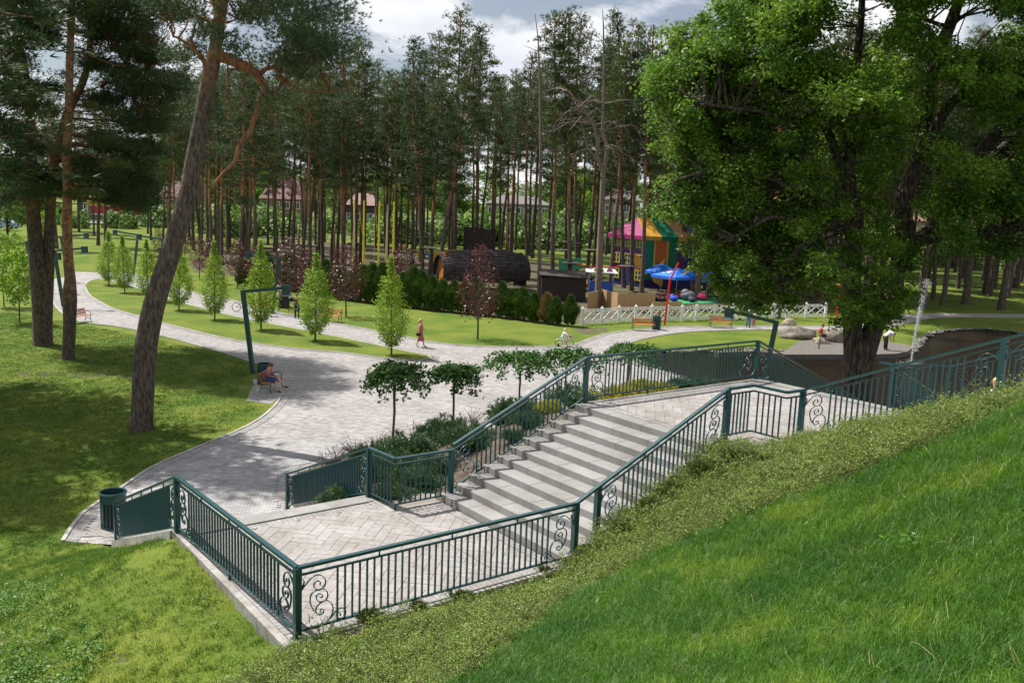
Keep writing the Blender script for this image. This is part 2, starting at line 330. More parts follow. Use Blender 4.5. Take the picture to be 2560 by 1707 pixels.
# ------------------------------------------------------------------ mesh helpers
COL = scene.collection
def link(o, parent=None):
    COL.objects.link(o)
    if parent is not None: o.parent = parent
    return o
def tag(o, label=None, cat=None, group=None, kind=None):
    if label: o['label'] = label
    if cat: o['category'] = cat
    if group: o['group'] = group
    if kind: o['kind'] = kind
    return o
def empty(name, loc=(0, 0, 0), rz=0.0, label=None, cat=None, group=None):
    o = bpy.data.objects.new(name, None); o.empty_display_size = .2
    o.location = loc; o.rotation_euler = (0, 0, rz)
    link(o); return tag(o, label, cat, group)
class MB:
    """collects simple solids into one mesh"""
    def __init__(s): s.v = []; s.f = []; s.mi = []; s.cm = 0
    def add(s, vs, fs):
        n = len(s.v); s.v += [tuple(p) for p in vs]
        for f in fs: s.f.append(tuple(i + n for i in f)); s.mi.append(s.cm)
        return s
    def box(s, c, d, rz=0.0, M3=None):
        x, y, z = (q / 2 for q in d); cc, ss = math.cos(rz), math.sin(rz); vs = []
        for sz in (-z, z):
            for a, b in ((-x, -y), (x, -y), (x, y), (-x, y)):
                p = Vector((a, b, sz))
                p = M3 @ p if M3 else Vector((a * cc - b * ss, a * ss + b * cc, sz))
                vs.append((c[0] + p.x, c[1] + p.y, c[2] + p.z))
        return s.add(vs, [(0, 3, 2, 1), (4, 5, 6, 7), (0, 1, 5, 4), (1, 2, 6, 5), (2, 3, 7, 6), (3, 0, 4, 7)])
    def bar(s, a, b, w, h, up=Vector((0, 0, 1))):
        """rectangular bar from a to b; w across, h along up"""
        a = Vector(a); b = Vector(b); d = (b - a)
        if d.length < 1e-6: return s
        d.normalize(); sd = d.cross(up)
        if sd.length < 1e-4: sd = d.cross(Vector((0, 1, 0)))
        sd.normalize(); u2 = sd.cross(d)
        vs = []
        for p in (a, b):
            for i, j in ((-1, -1), (1, -1), (1, 1), (-1, 1)): vs.append(p + sd * (w / 2 * i) + u2 * (h / 2 * j))
        return s.add(vs, [(0, 1, 2, 3), (7, 6, 5, 4), (0, 4, 5, 1), (1, 5, 6, 2), (2, 6, 7, 3), (3, 7, 4, 0)])
    def tube(s, pts, rad, n=8, cap=True, closed=False):
        pts = [Vector(p) for p in pts]
        if not hasattr(rad, '__len__'): rad = [rad] * len(pts)
        vs = []; L_ = len(pts); T = []
        for i in range(L_):
            d = (pts[(i + 1) % L_] - pts[i - 1]) if closed else (pts[min(i + 1, L_ - 1)] - pts[max(i - 1, 0)])
            T.append(d.normalized())
        sd = T[0].cross(Vector((0, 0, 1)))
        if sd.length < .2: sd = T[0].cross(Vector((0, 1, 0)))
        sd.normalize()
        for i, p in enumerate(pts):
            sd = sd - T[i] * sd.dot(T[i])
            if sd.length < 1e-3: sd = T[i].cross(Vector((.3, .9, .1)))
            sd.normalize(); u2 = sd.cross(T[i])
            for k in range(n):
                a = 2 * math.pi * k / n
                vs.append(p + (sd * math.cos(a) + u2 * math.sin(a)) * rad[i])
        fs = []; L = len(pts)
        for i in range(L if closed else L - 1):
            j = (i + 1) % L
            for k in range(n):
                fs.append((i * n + k, i * n + (k + 1) % n, j * n + (k + 1) % n, j * n + k))
        if cap and not closed:
            fs.append(tuple(range(n - 1, -1, -1))); fs.append(tuple((L - 1) * n + k for k in range(n)))
        return s.add(vs, fs)
    def cyl(s, c, r, h, n=12, r2=None):
        c = Vector(c); return s.tube([c, c + Vector((0, 0, h))], [r, r if r2 is None else r2], n)
    def lathe(s, c, prof, n=12):
        c = Vector(c); vs = []; fs = []
        for r, z in prof:
            for k in range(n):
                a = 2 * math.pi * k / n; vs.append((c.x + r * math.cos(a), c.y + r * math.sin(a), c.z + z))
        for i in range(len(prof) - 1):
            for k in range(n): fs.append((i * n + k, i * n + (k + 1) % n, (i + 1) * n + (k + 1) % n, (i + 1) * n + k))
        fs.append(tuple(range(n - 1, -1, -1))); fs.append(tuple((len(prof) - 1) * n + k for k in range(n)))
        return s.add(vs, fs)
    def ell(s, c, r, n=10, m=7, rot=None):
        vs = []; fs = []
        for i in range(m + 1):
            ph = math.pi * i / m
            for k in range(n):
                a = 2 * math.pi * k / n
                p = Vector((r[0] * math.sin(ph) * math.cos(a), r[1] * math.sin(ph) * math.sin(a), r[2] * math.cos(ph)))
                if rot: p = rot @ p
                vs.append((c[0] + p.x, c[1] + p.y, c[2] + p.z))
        for i in range(m):
            for k in range(n): fs.append((i * n + k, (i + 1) * n + k, (i + 1) * n + (k + 1) % n, i * n + (k + 1) % n))
        return s.add(vs, fs)
    def prism(s, poly, z0, z1):
        n = len(poly); vs = [(p[0], p[1], z0) for p in poly] + [(p[0], p[1], z1) for p in poly]
        fs = [tuple(range(n - 1, -1, -1)), tuple(range(n, 2 * n))] + [(i, (i + 1) % n, n + (i + 1) % n, n + i) for i in range(n)]
        return s.add(vs, fs)
    def mesh(s, name, mats, smooth=False):
        me = bpy.data.meshes.new(name); me.from_pydata(s.v, [], s.f); me.update()
        for q in (mats if isinstance(mats, (list, tuple)) else [mats]): me.materials.append(q)
        if any(s.mi): me.polygons.foreach_set('material_index', s.mi)
        if smooth: me.polygons.foreach_set('use_smooth', [True] * len(me.polygons))
        return me
    def build(s, name, mats, parent=None, smooth=False):
        return link(bpy.data.objects.new(name, s.mesh(name, mats, smooth)), parent)
def put(name, me, parent=None, loc=None, rz=None):
    o = bpy.data.objects.new(name, me)
    if loc is not None: o.location = loc
    if rz is not None: o.rotation_euler = (0, 0, rz)
    return link(o, parent)
def kids(o): return [c for c in KIDS.get(o.name, [])]
KIDS = {}
def copy_tree(o, parent=None):
    c = o.copy(); COL.objects.link(c)
    if parent is not None: c.parent = parent
    for ch in list(o.children): copy_tree(ch, c)
    return c
def tri_mesh(name, verts, mats, k=3, smooth=False, mi=None):
    """verts (n*k,3): n separate k-gons"""
    verts = np.asarray(verts, np.float32).reshape(-1, 3); nv = len(verts); nf = nv // k
    me = bpy.data.meshes.new(name)
    me.vertices.add(nv); me.vertices.foreach_set('co', verts.ravel())
    me.loops.add(nv); me.loops.foreach_set('vertex_index', np.arange(nv, dtype=np.int32))
    me.polygons.add(nf); me.polygons.foreach_set('loop_start', np.arange(0, nv, k, dtype=np.int32))
    me.polygons.foreach_set('loop_total', np.full(nf, k, np.int32))
    for q in (mats if isinstance(mats, (list, tuple)) else [mats]): me.materials.append(q)
    if mi is not None: me.polygons.foreach_set('material_index', np.asarray(mi, np.int32))
    me.update(calc_edges=True)
    return me
def unit(a): return a / np.maximum(np.linalg.norm(a, axis=-1, keepdims=True), 1e-9)
def leaves(P, size, up=0.3, asp=.62, jit=.35, outw=None):
    """rhombic leaves (quads) at points P"""
    n = len(P); nrm = unit(rng.normal(size=(n, 3)) + np.array([0, 0, up * 2]) + (0 if outw is None else outw * .9))
    t = unit(np.cross(nrm, rng.normal(size=(n, 3)))); b = np.cross(nrm, t)
    s = (size * (1 + jit * rng.uniform(-1, 1, n)))[:, None]
    q = np.stack([P - t * s * .5, P + b * s * asp * .5 + nrm * s * .06, P + t * s * .5, P - b * s * asp * .5 + nrm * s * .06], 1)
    return q.reshape(-1, 3)
def tufts(P, D, n=8, ln=.16, wd=.02, spread=.9):
    """needle tufts: n thin triangles per point P pointing about D"""
    m = len(P); PP = np.repeat(P, n, 0); DD = np.repeat(D, n, 0)
    d = unit(DD + spread * rng.normal(size=(m * n, 3)) * .6)
    sd = unit(np.cross(d, rng.normal(size=(m * n, 3)))); l = (ln * rng.uniform(.7, 1.2, m * n))[:, None]
    q = np.stack([PP - sd * wd * .5, PP + sd * wd * .5, PP + d * l], 1)
    return q.reshape(-1, 3)
# ------------------------------------------------------------------ ground and pavements
def dl(l, z=0.0): return [(at(a, b, z).x, at(a, b, z).y) for a, b in l]
left_edge = [(-10.9, 21.2), (-11.35, 23.2)] + dl([(285, 1120), (350, 1075), (430, 1040), (500, 1010), (560, 985), (610, 955), (640, 925), (652, 905)])
left_edge2 = dl([(575, 830), (520, 812), (460, 795), (400, 778), (330, 762), (270, 750), (200, 742), (160, 730), (130, 705), (120, 680), (112, 660)])
LE1 = smooth_poly(left_edge, 4); LE2 = smooth_poly(left_edge2, 4)
pad = [(-9.95, 36.6), (-11.1, 37.0), (-11.7, 39.9), (-11.3, 42.6)]
far_bits = dl([(118, 642), (150, 636), (150, 617), (110, 612), (60, 606), (0, 600), (-80, 597), (-80, 580), (0, 582), (60, 583), (120, 582), (160, 574), (205, 567), (236, 560), (262, 553), (300, 552), (335, 547), (370, 548), (372, 554), (330, 556), (296, 561), (262, 569), (240, 580), (225, 596)])
path2_up = dl([(262, 612), (302, 625), (370, 648), (440, 671), (537, 691), (638, 718), (790, 747), (882, 763.6), (949, 778.7), (1033, 791.5), (1117, 796.5), (1218, 797), (1278, 795.5), (1325, 790.5), (1352, 780), (1402, 765), (1470, 757), (1516, 753), (1569, 749.6), (1657, 751), (1759, 749), (1924, 749), (1990, 742), (2026, 734), (2063, 726), (2125, 721.6), (2240, 721.5), (2352, 723), (2560, 727)])
path2_lo = dl([(2560, 733), (2352, 729.4), (2172, 728.6), (2109, 735.7), (2055, 749.8), (2016, 755), (1938, 758.6), (1759, 757.7), (1654, 759.5), (1569, 763.7), (1499, 774), (1455, 785), (1432, 793.6), (1417, 804), (1422, 816), (1444, 830), (1481, 843), (1562, 868)])
UPE = smooth_poly(path2_up, 4); LOE = smooth_poly(path2_lo, 4)
w2 = lambda u, v: (W(u, v).x, W(u, v).y)
foot = [(11.6, 39.6), (12.2, 36.4), (15.0, 34.4), (19, 34.2), (24.5, 32.0), (26, 27), (21, 24.5), w2(17.0, -4.3), w2(16.9, .6), w2(14.5, 4.2), w2(11, 8.6), w2(7.5, 11.6), w2(4, 12.4), w2(1.2, 11.9), (-5.0, 31.0), (-6.0, 28.8), (-6.75, 27.0), (-6.4, 25.2), w2(-3.3, 7.9), w2(-3.5, 7.0), w2(-8.0, 7.0), w2(-8.1, 7.7)]
PAVE = LE1 + pad + LE2 + far_bits + UPE + LOE + foot
isl = dl([(193, 657.7), (195, 661), (201, 674), (215, 686), (252, 706.5), (286, 718), (322.6, 728), (370, 741.7), (504, 775), (571, 787), (638, 797), (705, 804), (790, 810.6), (848, 819), (932, 827.5), (975, 828), (990, 825), (996, 820), (975, 815), (932, 807), (790, 777), (571, 734), (521, 723), (470, 710), (420, 696), (349, 674), (302, 658), (255, 646), (225, 641), (202, 647)])
ISL = smooth_poly(isl, 3, True)
_PV = np.array(PAVE)
def edge_dist(x, y, A):
    d = np.full(np.shape(x), 1e9)
    for i in range(len(A)):
        a = A[i]; b = A[(i + 1) % len(A)]; ab = b - a; L2 = ab @ ab + 1e-9
        t = np.clip(((x - a[0]) * ab[0] + (y - a[1]) * ab[1]) / L2, 0, 1)
        d = np.minimum(d, np.hypot(x - a[0] - t * ab[0], y - a[1] - t * ab[1]))
    return d
_terr0 = terr
def terr(x, y, cut=True):
    z = _terr0(x, y, cut); x = np.asarray(x, float); y = np.asarray(y, float)
    u, v = uv_of(x, y)
    nr = (np.abs(x) < 30) & (y > 19) & (y < 62) & (z > 0) & ~((u < -8.0) & (v < 7.6))
    if nr.any():
        xs, ys = x[nr], y[nr]; d = edge_dist(xs, ys, _PV); ins = in_poly(xs, ys, PAVE)
        k = np.where(ins, 0, np.clip(d / 1.6, 0, 1)); z[nr] = z[nr] * k
    return z
def axis(segs):
    o = []
    for a, b, st in segs: o += list(np.arange(a, b, st))
    o.append(segs[-1][1]); return np.array(o)
gx = axis([(-900, -300, 60), (-300, -120, 12), (-120, -50, 3), (-50, -14, .6), (-14, 17, .17), (17, 45, .5), (45, 120, 3), (120, 300, 12), (300, 900, 60)])
gy = axis([(-60, -16, 4), (-16, 2, .6), (2, 33, .17), (33, 76, .45), (76, 130, 1.5), (130, 260, 6), (260, 1500, 60)])
GX, GY = np.meshgrid(gx, gy); GZ = terr(GX.ravel(), GY.ravel()).reshape(GX.shape)
nz = np.sin(GX * 1.7 + np.sin(GY * 1.3)) * np.sin(GY * 1.9 + 1.1 * np.sin(GX * .7)) * .018
GZ = GZ + np.where(GZ > .02, nz, 0)
_u, _v = uv_of(GX, GY)
soil = np.zeros(GX.shape)
def soil_poly(poly, amt):
    m_ = in_poly(GX.ravel(), GY.ravel(), poly).reshape(GX.shape); soil[m_] = np.maximum(soil[m_], amt)
BANK = [w2(-4.8, .95), w2(-4.8, -.2), w2(-3.4, -.2), w2(-3.4, 0.2), w2(.2, .2), w2(6.4, .2), w2(6.8, .3), w2(17, .5), w2(14.5, 4.2), w2(11, 8.6), w2(7.5, 11.6), w2(4, 12.4), w2(1.2, 11.9), (-5.0, 31.0), (-6.0, 28.8), (-6.75, 27.0), (-6.4, 25.2), w2(-3.3, 7.9)]
soil_poly(BANK, .95)
PLAY = dl([(430, 600), (560, 575), (700, 560), (860, 562), (1000, 590), (1120, 600), (1250, 600), (1400, 640), (1700, 640), (1900, 690), (1900, 718), (1620, 715), (1345, 745), (1300, 748), (1000, 716), (770, 681), (560, 640), (440, 625)])
soil_poly(PLAY, .62)
soil_poly(dl([(0, 856), (60, 853), (190, 853), (290, 856), (330, 858), (330, 866), (150, 868), (0, 864)]), .52)
soil_poly(dl([(1330, 752), (1400, 752), (1395, 764), (1350, 770), (1310, 760)]), .6)
soil_poly([(a.x, a.y) for a in (atg(700, 1462), atg(830, 1432), atg(1100, 1320), atg(1290, 1290), atg(1280, 1310), atg(1000, 1395), atg(800, 1470), atg(640, 1500))], .8)
soil_poly([(a.x, a.y) for a in (atg(255, 1500), atg(300, 1498), atg(300, 1530), atg(250, 1535))], .65)
gme = bpy.data.meshes.new('ground')
nx_, ny_ = len(gx), len(gy)
co = np.stack([GX, GY, GZ], 2).reshape(-1, 3).astype(np.float32)
gme.vertices.add(len(co)); gme.vertices.foreach_set('co', co.ravel())
ii = (np.arange(ny_ - 1)[:, None] * nx_ + np.arange(nx_ - 1)[None]).ravel()
quads = np.stack([ii, ii + 1, ii + nx_ + 1, ii + nx_], 1).astype(np.int32)
gme.loops.add(quads.size); gme.loops.foreach_set('vertex_index', quads.ravel())
gme.polygons.add(len(quads)); gme.polygons.foreach_set('loop_start', np.arange(0, quads.size, 4, dtype=np.int32))
gme.polygons.foreach_set('loop_total', np.full(len(quads), 4, np.int32))
gme.polygons.foreach_set('use_smooth', [True] * len(quads))
gme.update(calc_edges=True)
av = gme.attributes.new('soil', 'FLOAT', 'POINT'); av.data.foreach_set('value', soil.ravel().astype(np.float32))

def ground_material(name, use_soil=True):
    m = bpy.data.materials.new(name); m.use_nodes = True; nt = m.node_tree; N, Lk = nt.nodes, nt.links; N.clear()
    out = N.new('ShaderNodeOutputMaterial'); b = N.new('ShaderNodeBsdfPrincipled'); b.inputs['Roughness'].default_value = .9
    b.inputs['Specular IOR Level'].default_value = .2
    tc = N.new('ShaderNodeTexCoord')
    def noise(sc, det=4, st=None):
        n = N.new('ShaderNodeTexNoise'); n.inputs['Scale'].default_value = sc; n.inputs['Detail'].default_value = det
        if st:
            mp = N.new('ShaderNodeMapping'); mp.inputs['Scale'].default_value = st; Lk.new(tc.outputs['Object'], mp.inputs[0]); Lk.new(mp.outputs[0], n.inputs['Vector'])
        else: Lk.new(tc.outputs['Object'], n.inputs['Vector'])
        return n.outputs[0]
    def ramp(f, a, b_, c1, c2):
        r = N.new('ShaderNodeValToRGB'); r.color_ramp.elements[0].position = a; r.color_ramp.elements[1].position = b_
        r.color_ramp.elements[0].color = (*c1, 1); r.color_ramp.elements[1].color = (*c2, 1); Lk.new(f, r.inputs[0]); return r.outputs[0]
    def mix(f, a, b_, t='MIX'):
        q = N.new('ShaderNodeMixRGB'); q.blend_type = t
        if isinstance(f, float): q.inputs[0].default_value = f
        else: Lk.new(f, q.inputs[0])
        Lk.new(a, q.inputs[1]); Lk.new(b_, q.inputs[2]); return q.outputs[0]
    g1 = ramp(noise(.35, 6), .38, .62, (.080, .150, .012), (.215, .235, .030))
    g2 = ramp(noise(9, 5), .3, .7, (.05, .105, .010), (.145, .195, .03))
    g = mix(.45, g1, g2)
    g3 = ramp(noise(60, 3), .35, .68, (.45, .45, .42), (1.25, 1.25, 1.15))
    g = mix(.75, g, g3, 'MULTIPLY')
    cur = g
    if use_soil:
        s = ramp(noise(5, 7), .3, .7, (.055, .042, .032), (.135, .108, .082))
        at_ = N.new('ShaderNodeAttribute'); at_.attribute_name = 'soil'
        ad = N.new('ShaderNodeMath'); ad.operation = 'ADD'; Lk.new(at_.outputs['Fac'], ad.inputs[0]); Lk.new(noise(1.7, 8), ad.inputs[1])
        mr = N.new('ShaderNodeMapRange'); mr.inputs['From Min'].default_value = .96; mr.inputs['From Max'].default_value = 1.12; Lk.new(ad.outputs[0], mr.inputs[0])
        cur = mix(mr.outputs[0], g, s)
    Lk.new(cur, b.inputs['Base Color'])
    bp = N.new('ShaderNodeBump'); bp.inputs['Strength'].default_value = .7; bp.inputs['Distance'].default_value = .03; Lk.new(noise(45, 4), bp.inputs['Height'])
    Lk.new(bp.outputs[0], b.inputs['Normal']); Lk.new(b.outputs[0], out.inputs[0])
    return m
M['ground'] = ground_material('lawn_ground'); M['lawn'] = ground_material('lawn_island', False)
gme.materials.append(M['ground'])
tag(link(bpy.data.objects.new('ground', gme)), kind='structure')

def paving_material(name, bw=.2, rh=.1, ang=-.18):
    m = bpy.data.materials.new(name); m.use_nodes = True; nt = m.node_tree; N, Lk = nt.nodes, nt.links; N.clear()
    out = N.new('ShaderNodeOutputMaterial'); b = N.new('ShaderNodeBsdfPrincipled'); b.inputs['Roughness'].default_value = .8
    b.inputs['Specular IOR Level'].default_value = .3
    tc = N.new('ShaderNodeTexCoord'); mp = N.new('ShaderNodeMapping'); mp.inputs['Rotation'].default_value = (0, 0, ang)
    Lk.new(tc.outputs['Object'], mp.inputs[0])
    br = N.new('ShaderNodeTexBrick'); br.inputs['Scale'].default_value = 1; br.inputs['Brick Width'].default_value = bw; br.inputs['Row Height'].default_value = rh
    br.inputs['Mortar Size'].default_value = .004; br.inputs['Color1'].default_value = (.232, .228, .229, 1); br.inputs['Color2'].default_value = (.40, .392, .392, 1)
    br.inputs['Mortar'].default_value = (.17, .155, .14, 1); br.inputs['Bias'].default_value = .05
    Lk.new(mp.outputs[0], br.inputs['Vector'])
    no = N.new('ShaderNodeTexNoise'); no.inputs['Scale'].default_value = .5; no.inputs['Detail'].default_value = 7; Lk.new(tc.outputs['Object'], no.inputs['Vector'])
    rp = N.new('ShaderNodeValToRGB'); rp.color_ramp.elements[0].position = .35; rp.color_ramp.elements[1].position = .65
    rp.color_ramp.elements[0].color = (.86, .84, .83, 1); rp.color_ramp.elements[1].color = (1.04, 1.02, 1.0, 1); Lk.new(no.outputs[0], rp.inputs[0])
    mx = N.new('ShaderNodeMixRGB'); mx.blend_type = 'MULTIPLY'; mx.inputs[0].default_value = 1; Lk.new(br.outputs[0], mx.inputs[1]); Lk.new(rp.outputs[0], mx.inputs[2])
    n3 = N.new('ShaderNodeTexNoise'); n3.inputs['Scale'].default_value = 3; n3.inputs['Detail'].default_value = 2; 
    m3 = N.new('ShaderNodeMapping'); m3.inputs['Scale'].default_value = (.55, 3.2, 1); m3.inputs['Rotation'].default_value = (0, 0, ang); Lk.new(tc.outputs['Object'], m3.inputs[0]); Lk.new(m3.outputs[0], n3.inputs['Vector'])
    r3 = N.new('ShaderNodeValToRGB'); r3.color_ramp.elements[0].position = .40; r3.color_ramp.elements[1].position = .60
    r3.color_ramp.elements[0].color = (.86, .83, .82, 1); r3.color_ramp.elements[1].color = (1.08, 1.08, 1.08, 1); Lk.new(n3.outputs[0], r3.inputs[0])
    m4 = N.new('ShaderNodeMixRGB'); m4.blend_type = 'MULTIPLY'; m4.inputs[0].default_value = 1; Lk.new(mx.outputs[0], m4.inputs[1]); Lk.new(r3.outputs[0], m4.inputs[2])
    Lk.new(m4.outputs[0], b.inputs['Base Color'])
    bp = N.new('ShaderNodeBump'); bp.inputs['Strength'].default_value = .5; bp.inputs['Distance'].default_value = .01; Lk.new(br.outputs['Fac'], bp.inputs['Height']); bp.invert = True
    Lk.new(bp.outputs[0], b.inputs['Normal']); Lk.new(b.outputs[0], out.inputs[0])
    return m
M['paving'] = paving_material('block_paving')
from mathutils.geometry import tessellate_polygon
def sheet(name, poly, z, material, holes=()):
    loops = [[Vector((p[0], p[1], z)) for p in poly]] + [[Vector((p[0], p[1], z)) for p in h] for h in holes]
    tris = tessellate_polygon(loops); vs = [v for l in loops for v in l]
    fs = []
    for t in tris:
        a, b, c = (vs[i] for i in t)
        if (b - a).cross(c - a).z < 0: t = (t[0], t[2], t[1])
        fs.append(t)
    me = bpy.data.meshes.new(name); me.from_pydata(vs, [], fs); me.materials.append(material); me.update()
    return tag(link(bpy.data.objects.new(name, me)), kind='structure')
plaza = sheet('pavement', PAVE, .012, M['paving'])
island = sheet('lawn_island', ISL, .045, M['lawn'])

def offset_line(pl, d):
    out = []
    for i, p in enumerate(pl):
        a = pl[max(i - 1, 0)]; b = pl[min(i + 1, len(pl) - 1)]
        tx, ty = b[0] - a[0], b[1] - a[1]; L = math.hypot(tx, ty) or 1
        out.append((p[0] - ty / L * d, p[1] + tx / L * d))
    return out
def resample(pl, st):
    out = [pl[0]]; acc = 0; prev = pl[0]
    for p in pl[1:]:
        L = math.hypot(p[0] - prev[0], p[1] - prev[1])
        while acc + L >= st:
            t = (st - acc) / L; prev = (prev[0] + (p[0] - prev[0]) * t, prev[1] + (p[1] - prev[1]) * t); out.append(prev); L = math.hypot(p[0] - prev[0], p[1] - prev[1]); acc = 0
        acc += L; prev = p
    return out
def strip(mb, a, b, off, w, z0, z1):
    """one kerb stone or paver between line points a and b, shifted sideways by off"""
    tx, ty = b[0] - a[0], b[1] - a[1]; L = math.hypot(tx, ty)
    if L < 1e-4: return
    nx, ny = -ty / L, tx / L; g = .004
    ax, ay, bx, by = a[0] + tx / L * g, a[1] + ty / L * g, b[0] - tx / L * g, b[1] - ty / L * g
    q = [(ax + nx * off, ay + ny * off), (bx + nx * off, by + ny * off), (bx + nx * (off + w), by + ny * (off + w)), (ax + nx * (off + w), ay + ny * (off + w))]
    mb.prism(q if w > 0 else q[::-1], z0, z1)
n_kerb = 0
def kerb_run(pl, side, parent, near_y=52):
    """light kerb stones along the line and a darker band of small pavers on the paving side"""
    global n_kerb
    rs = resample(pl, 1.0); rest = MB()
    for a, b in zip(rs[:-1], rs[1:]):
        if max(a[1], b[1]) < near_y and abs(a[0]) < 20 and n_kerb < 290:
            k = MB(); strip(k, a, b, 0, side * .1, 0.0, .052 + R(-.002, .002)); k.build('kerb_stone', M['kerb'], parent); n_kerb += 1
        else: strip(rest, a, b, 0, side * .1, 0.0, .05)
    if rest.v: tag(rest.build('kerb_stone', M['kerb'], parent), kind='stuff')
    band = MB(); rb = resample(offset_line(pl, -side * .02), .1)
    for i, (a, b) in enumerate(zip(rb[:-1], rb[1:])):
        if a[1] > 75: continue
        if a[1] > 45 and i % 2: continue
        strip(band, a, rb[min(i + (2 if a[1] > 45 else 1), len(rb) - 1)], 0, -side * .30, 0.0, .026)
    if band.v: tag(band.build('band_paver', M['paver_small'], parent), kind='stuff')
kerb_run(LE1, 1, plaza); kerb_run(LE2, 1, plaza)
kerb_run(ISL + [ISL[0]], 1, island)
kerb_run([p for p in UPE], 1, plaza); kerb_run(LOE, 1, plaza)
# blocks of the plaza near the stairs: real pavers over the sheet
ca, sa = math.cos(.18 - math.pi * 0), math.sin(.18)
fx, fy = Vector((math.cos(-.18 + .36), math.sin(-.18 + .36), 0)), None
E1 = Vector((math.cos(.18), math.sin(.18), 0)); E2 = Vector((-math.sin(.18), math.cos(.18), 0))
cells = []
for r in range(-60, 400):
    for c_ in range(-200, 300):
        x0 = (c_ + .5 * (r % 2)) * .2; y0 = r * .1
        p = E1 * x0 + E2 * y0
        cells.append((p.x, p.y))
cells = np.array(cells)
ok = (cells[:, 1] < 31) & (cells[:, 1] > 20) & (cells[:, 0] < 2)
cells = cells[ok]; ins = in_poly(cells[:, 0], cells[:, 1], PAVE); cells = cells[ins]
cells = cells[edge_dist(cells[:, 0], cells[:, 1], _PV) > .38]
cells = cells[np.argsort(cells[:, 1] + .15 * np.abs(cells[:, 0] + 8))]
pme = []
for k in range(4):
    b = MB(); b.box((0, 0, .012), (.193, .093, .026), .18); pme.append(b.mesh('paver', M['paver']))
for i, (x, y) in enumerate(cells[:290]):
    put('paver', pme[i % 4], plaza, (x, y, .014 + R(-.0015, .0025)))
rest = cells[290:]
if len(rest):
    L = .0965; H = .0465; q = []
    zt = .033 + rng.uniform(-.002, .002, len(rest))
    for sx, sy in ((-1, -1), (1, -1), (1, 1), (-1, 1)):
        q.append(np.stack([rest[:, 0] + E1.x * sx * L + E2.x * sy * H, rest[:, 1] + E1.y * sx * L + E2.y * sy * H, zt], 1))
    faces = [np.stack(q, 1)]
    for a, b in ((0, 1), (1, 2), (2, 3), (3, 0)):
        lo = lambda t: np.c_[t[:, :2], np.full(len(t), .012)]
        faces.append(np.stack([lo(q[a]), lo(q[b]), q[b], q[a]], 1))
    M['paver_far'] = mat('plaza_blocks', (.268, .260, .256), .8, (.355, .349, .345), 1.1, 6, island=.0, bump=.1, bscale=90)
    V = np.concatenate(faces).reshape(-1, 3)
    me = tri_mesh('paver', V, M['paver_far'], 4)
    tint = rng.uniform(.82, 1.13, len(rest)); ta = me.attributes.new('tint', 'FLOAT', 'FACE'); ta.data.foreach_set('value', np.tile(tint, 5).astype(np.float32))
    nt = M['paver_far'].node_tree; hs = nt.nodes.new('ShaderNodeHueSaturation'); aa = nt.nodes.new('ShaderNodeAttribute'); aa.attribute_name = 'tint'
    pb = [n for n in nt.nodes if n.type == 'BSDF_PRINCIPLED'][0]; src = pb.inputs['Base Color'].links[0].from_socket
    nt.links.new(src, hs.inputs['Color']); nt.links.new(aa.outputs['Fac'], hs.inputs['Value']); nt.links.new(hs.outputs[0], pb.inputs['Base Color'])
    tag(link(bpy.data.objects.new('paver', me), plaza), kind='stuff')

# far paths and street
sheet('park_path', dl([(190, 519), (260, 522), (310, 528), (370, 533), (420, 541), (470, 553), (455, 557), (400, 546), (350, 539), (300, 534), (250, 527), (190, 524)]), .02, M['paving'])
M['asphalt'] = mat('asphalt', (.045, .045, .047), .9, (.075, .075, .075), 4, bump=.2)
def roadz(l, dz):
    mb = MB(); n = len(l) // 2
    for i in range(n - 1):
        a, b, c, d = l[i], l[i + 1], l[len(l) - 2 - i], l[len(l) - 1 - i]
        vs = [(p[0], p[1], tz(p[0], p[1]) + dz) for p in (a, d, c, b)]
        mb.add(vs, [(0, 1, 2, 3)])
    return mb
def ribbon(name, pl, w, dz, m_):
    pl = resample(smooth_poly(pl, 6), 3.0); a = offset_line(pl, w / 2); b = offset_line(pl, -w / 2); mb = MB()
    for i in range(len(pl) - 1):
        vs = [(p[0], p[1], tz(p[0], p[1]) + dz) for p in (b[i], b[i + 1], a[i + 1], a[i])]; mb.add(vs, [(0, 1, 2, 3)])
    return tag(mb.build(name, m_), kind='structure')
road_line = [(-260, 172), (-140, 178), (-80, 186), (-30, 192), (20, 192), (60, 186), (100, 180)]
ribbon('road', road_line, 7, .25, M['asphalt'])
ribbon('far_sidewalk', offset_line(road_line, -5.2), 2.6, .32, M['kerb'])
sheet('park_path', dl([(1160, 530), (1200, 528), (1225, 545), (1260, 552), (1300, 556), (1300, 561), (1230, 556), (1180, 548), (1160, 540)]), .03, M['paving'])

# pond water, bed comes from the ground sheet
M['water'] = bpy.data.materials.new('pond_water'); M['water'].use_nodes = True
nt = M['water'].node_tree; pb = nt.nodes['Principled BSDF']
pb.inputs['Base Color'].default_value = (.013, .009, .005, 1); pb.inputs['Roughness'].default_value = .2; pb.inputs['Specular IOR Level'].default_value = .22; pb.inputs['IOR'].default_value = 1.33
tcw = nt.nodes.new('ShaderNodeTexCoord'); nw = nt.nodes.new('ShaderNodeTexNoise'); nw.inputs['Scale'].default_value = 7; nw.inputs['Detail'].default_value = 5
mpw = nt.nodes.new('ShaderNodeMapping'); mpw.inputs['Scale'].default_value = (.7, 1.5, 1); nt.links.new(tcw.outputs['Object'], mpw.inputs[0]); nt.links.new(mpw.outputs[0], nw.inputs['Vector'])
bw = nt.nodes.new('ShaderNodeBump'); bw.inputs['Strength'].default_value = .8; bw.inputs['Distance'].default_value = .05
nt.links.new(nw.outputs[0], bw.inputs['Height']); nt.links.new(bw.outputs[0], pb.inputs['Normal'])
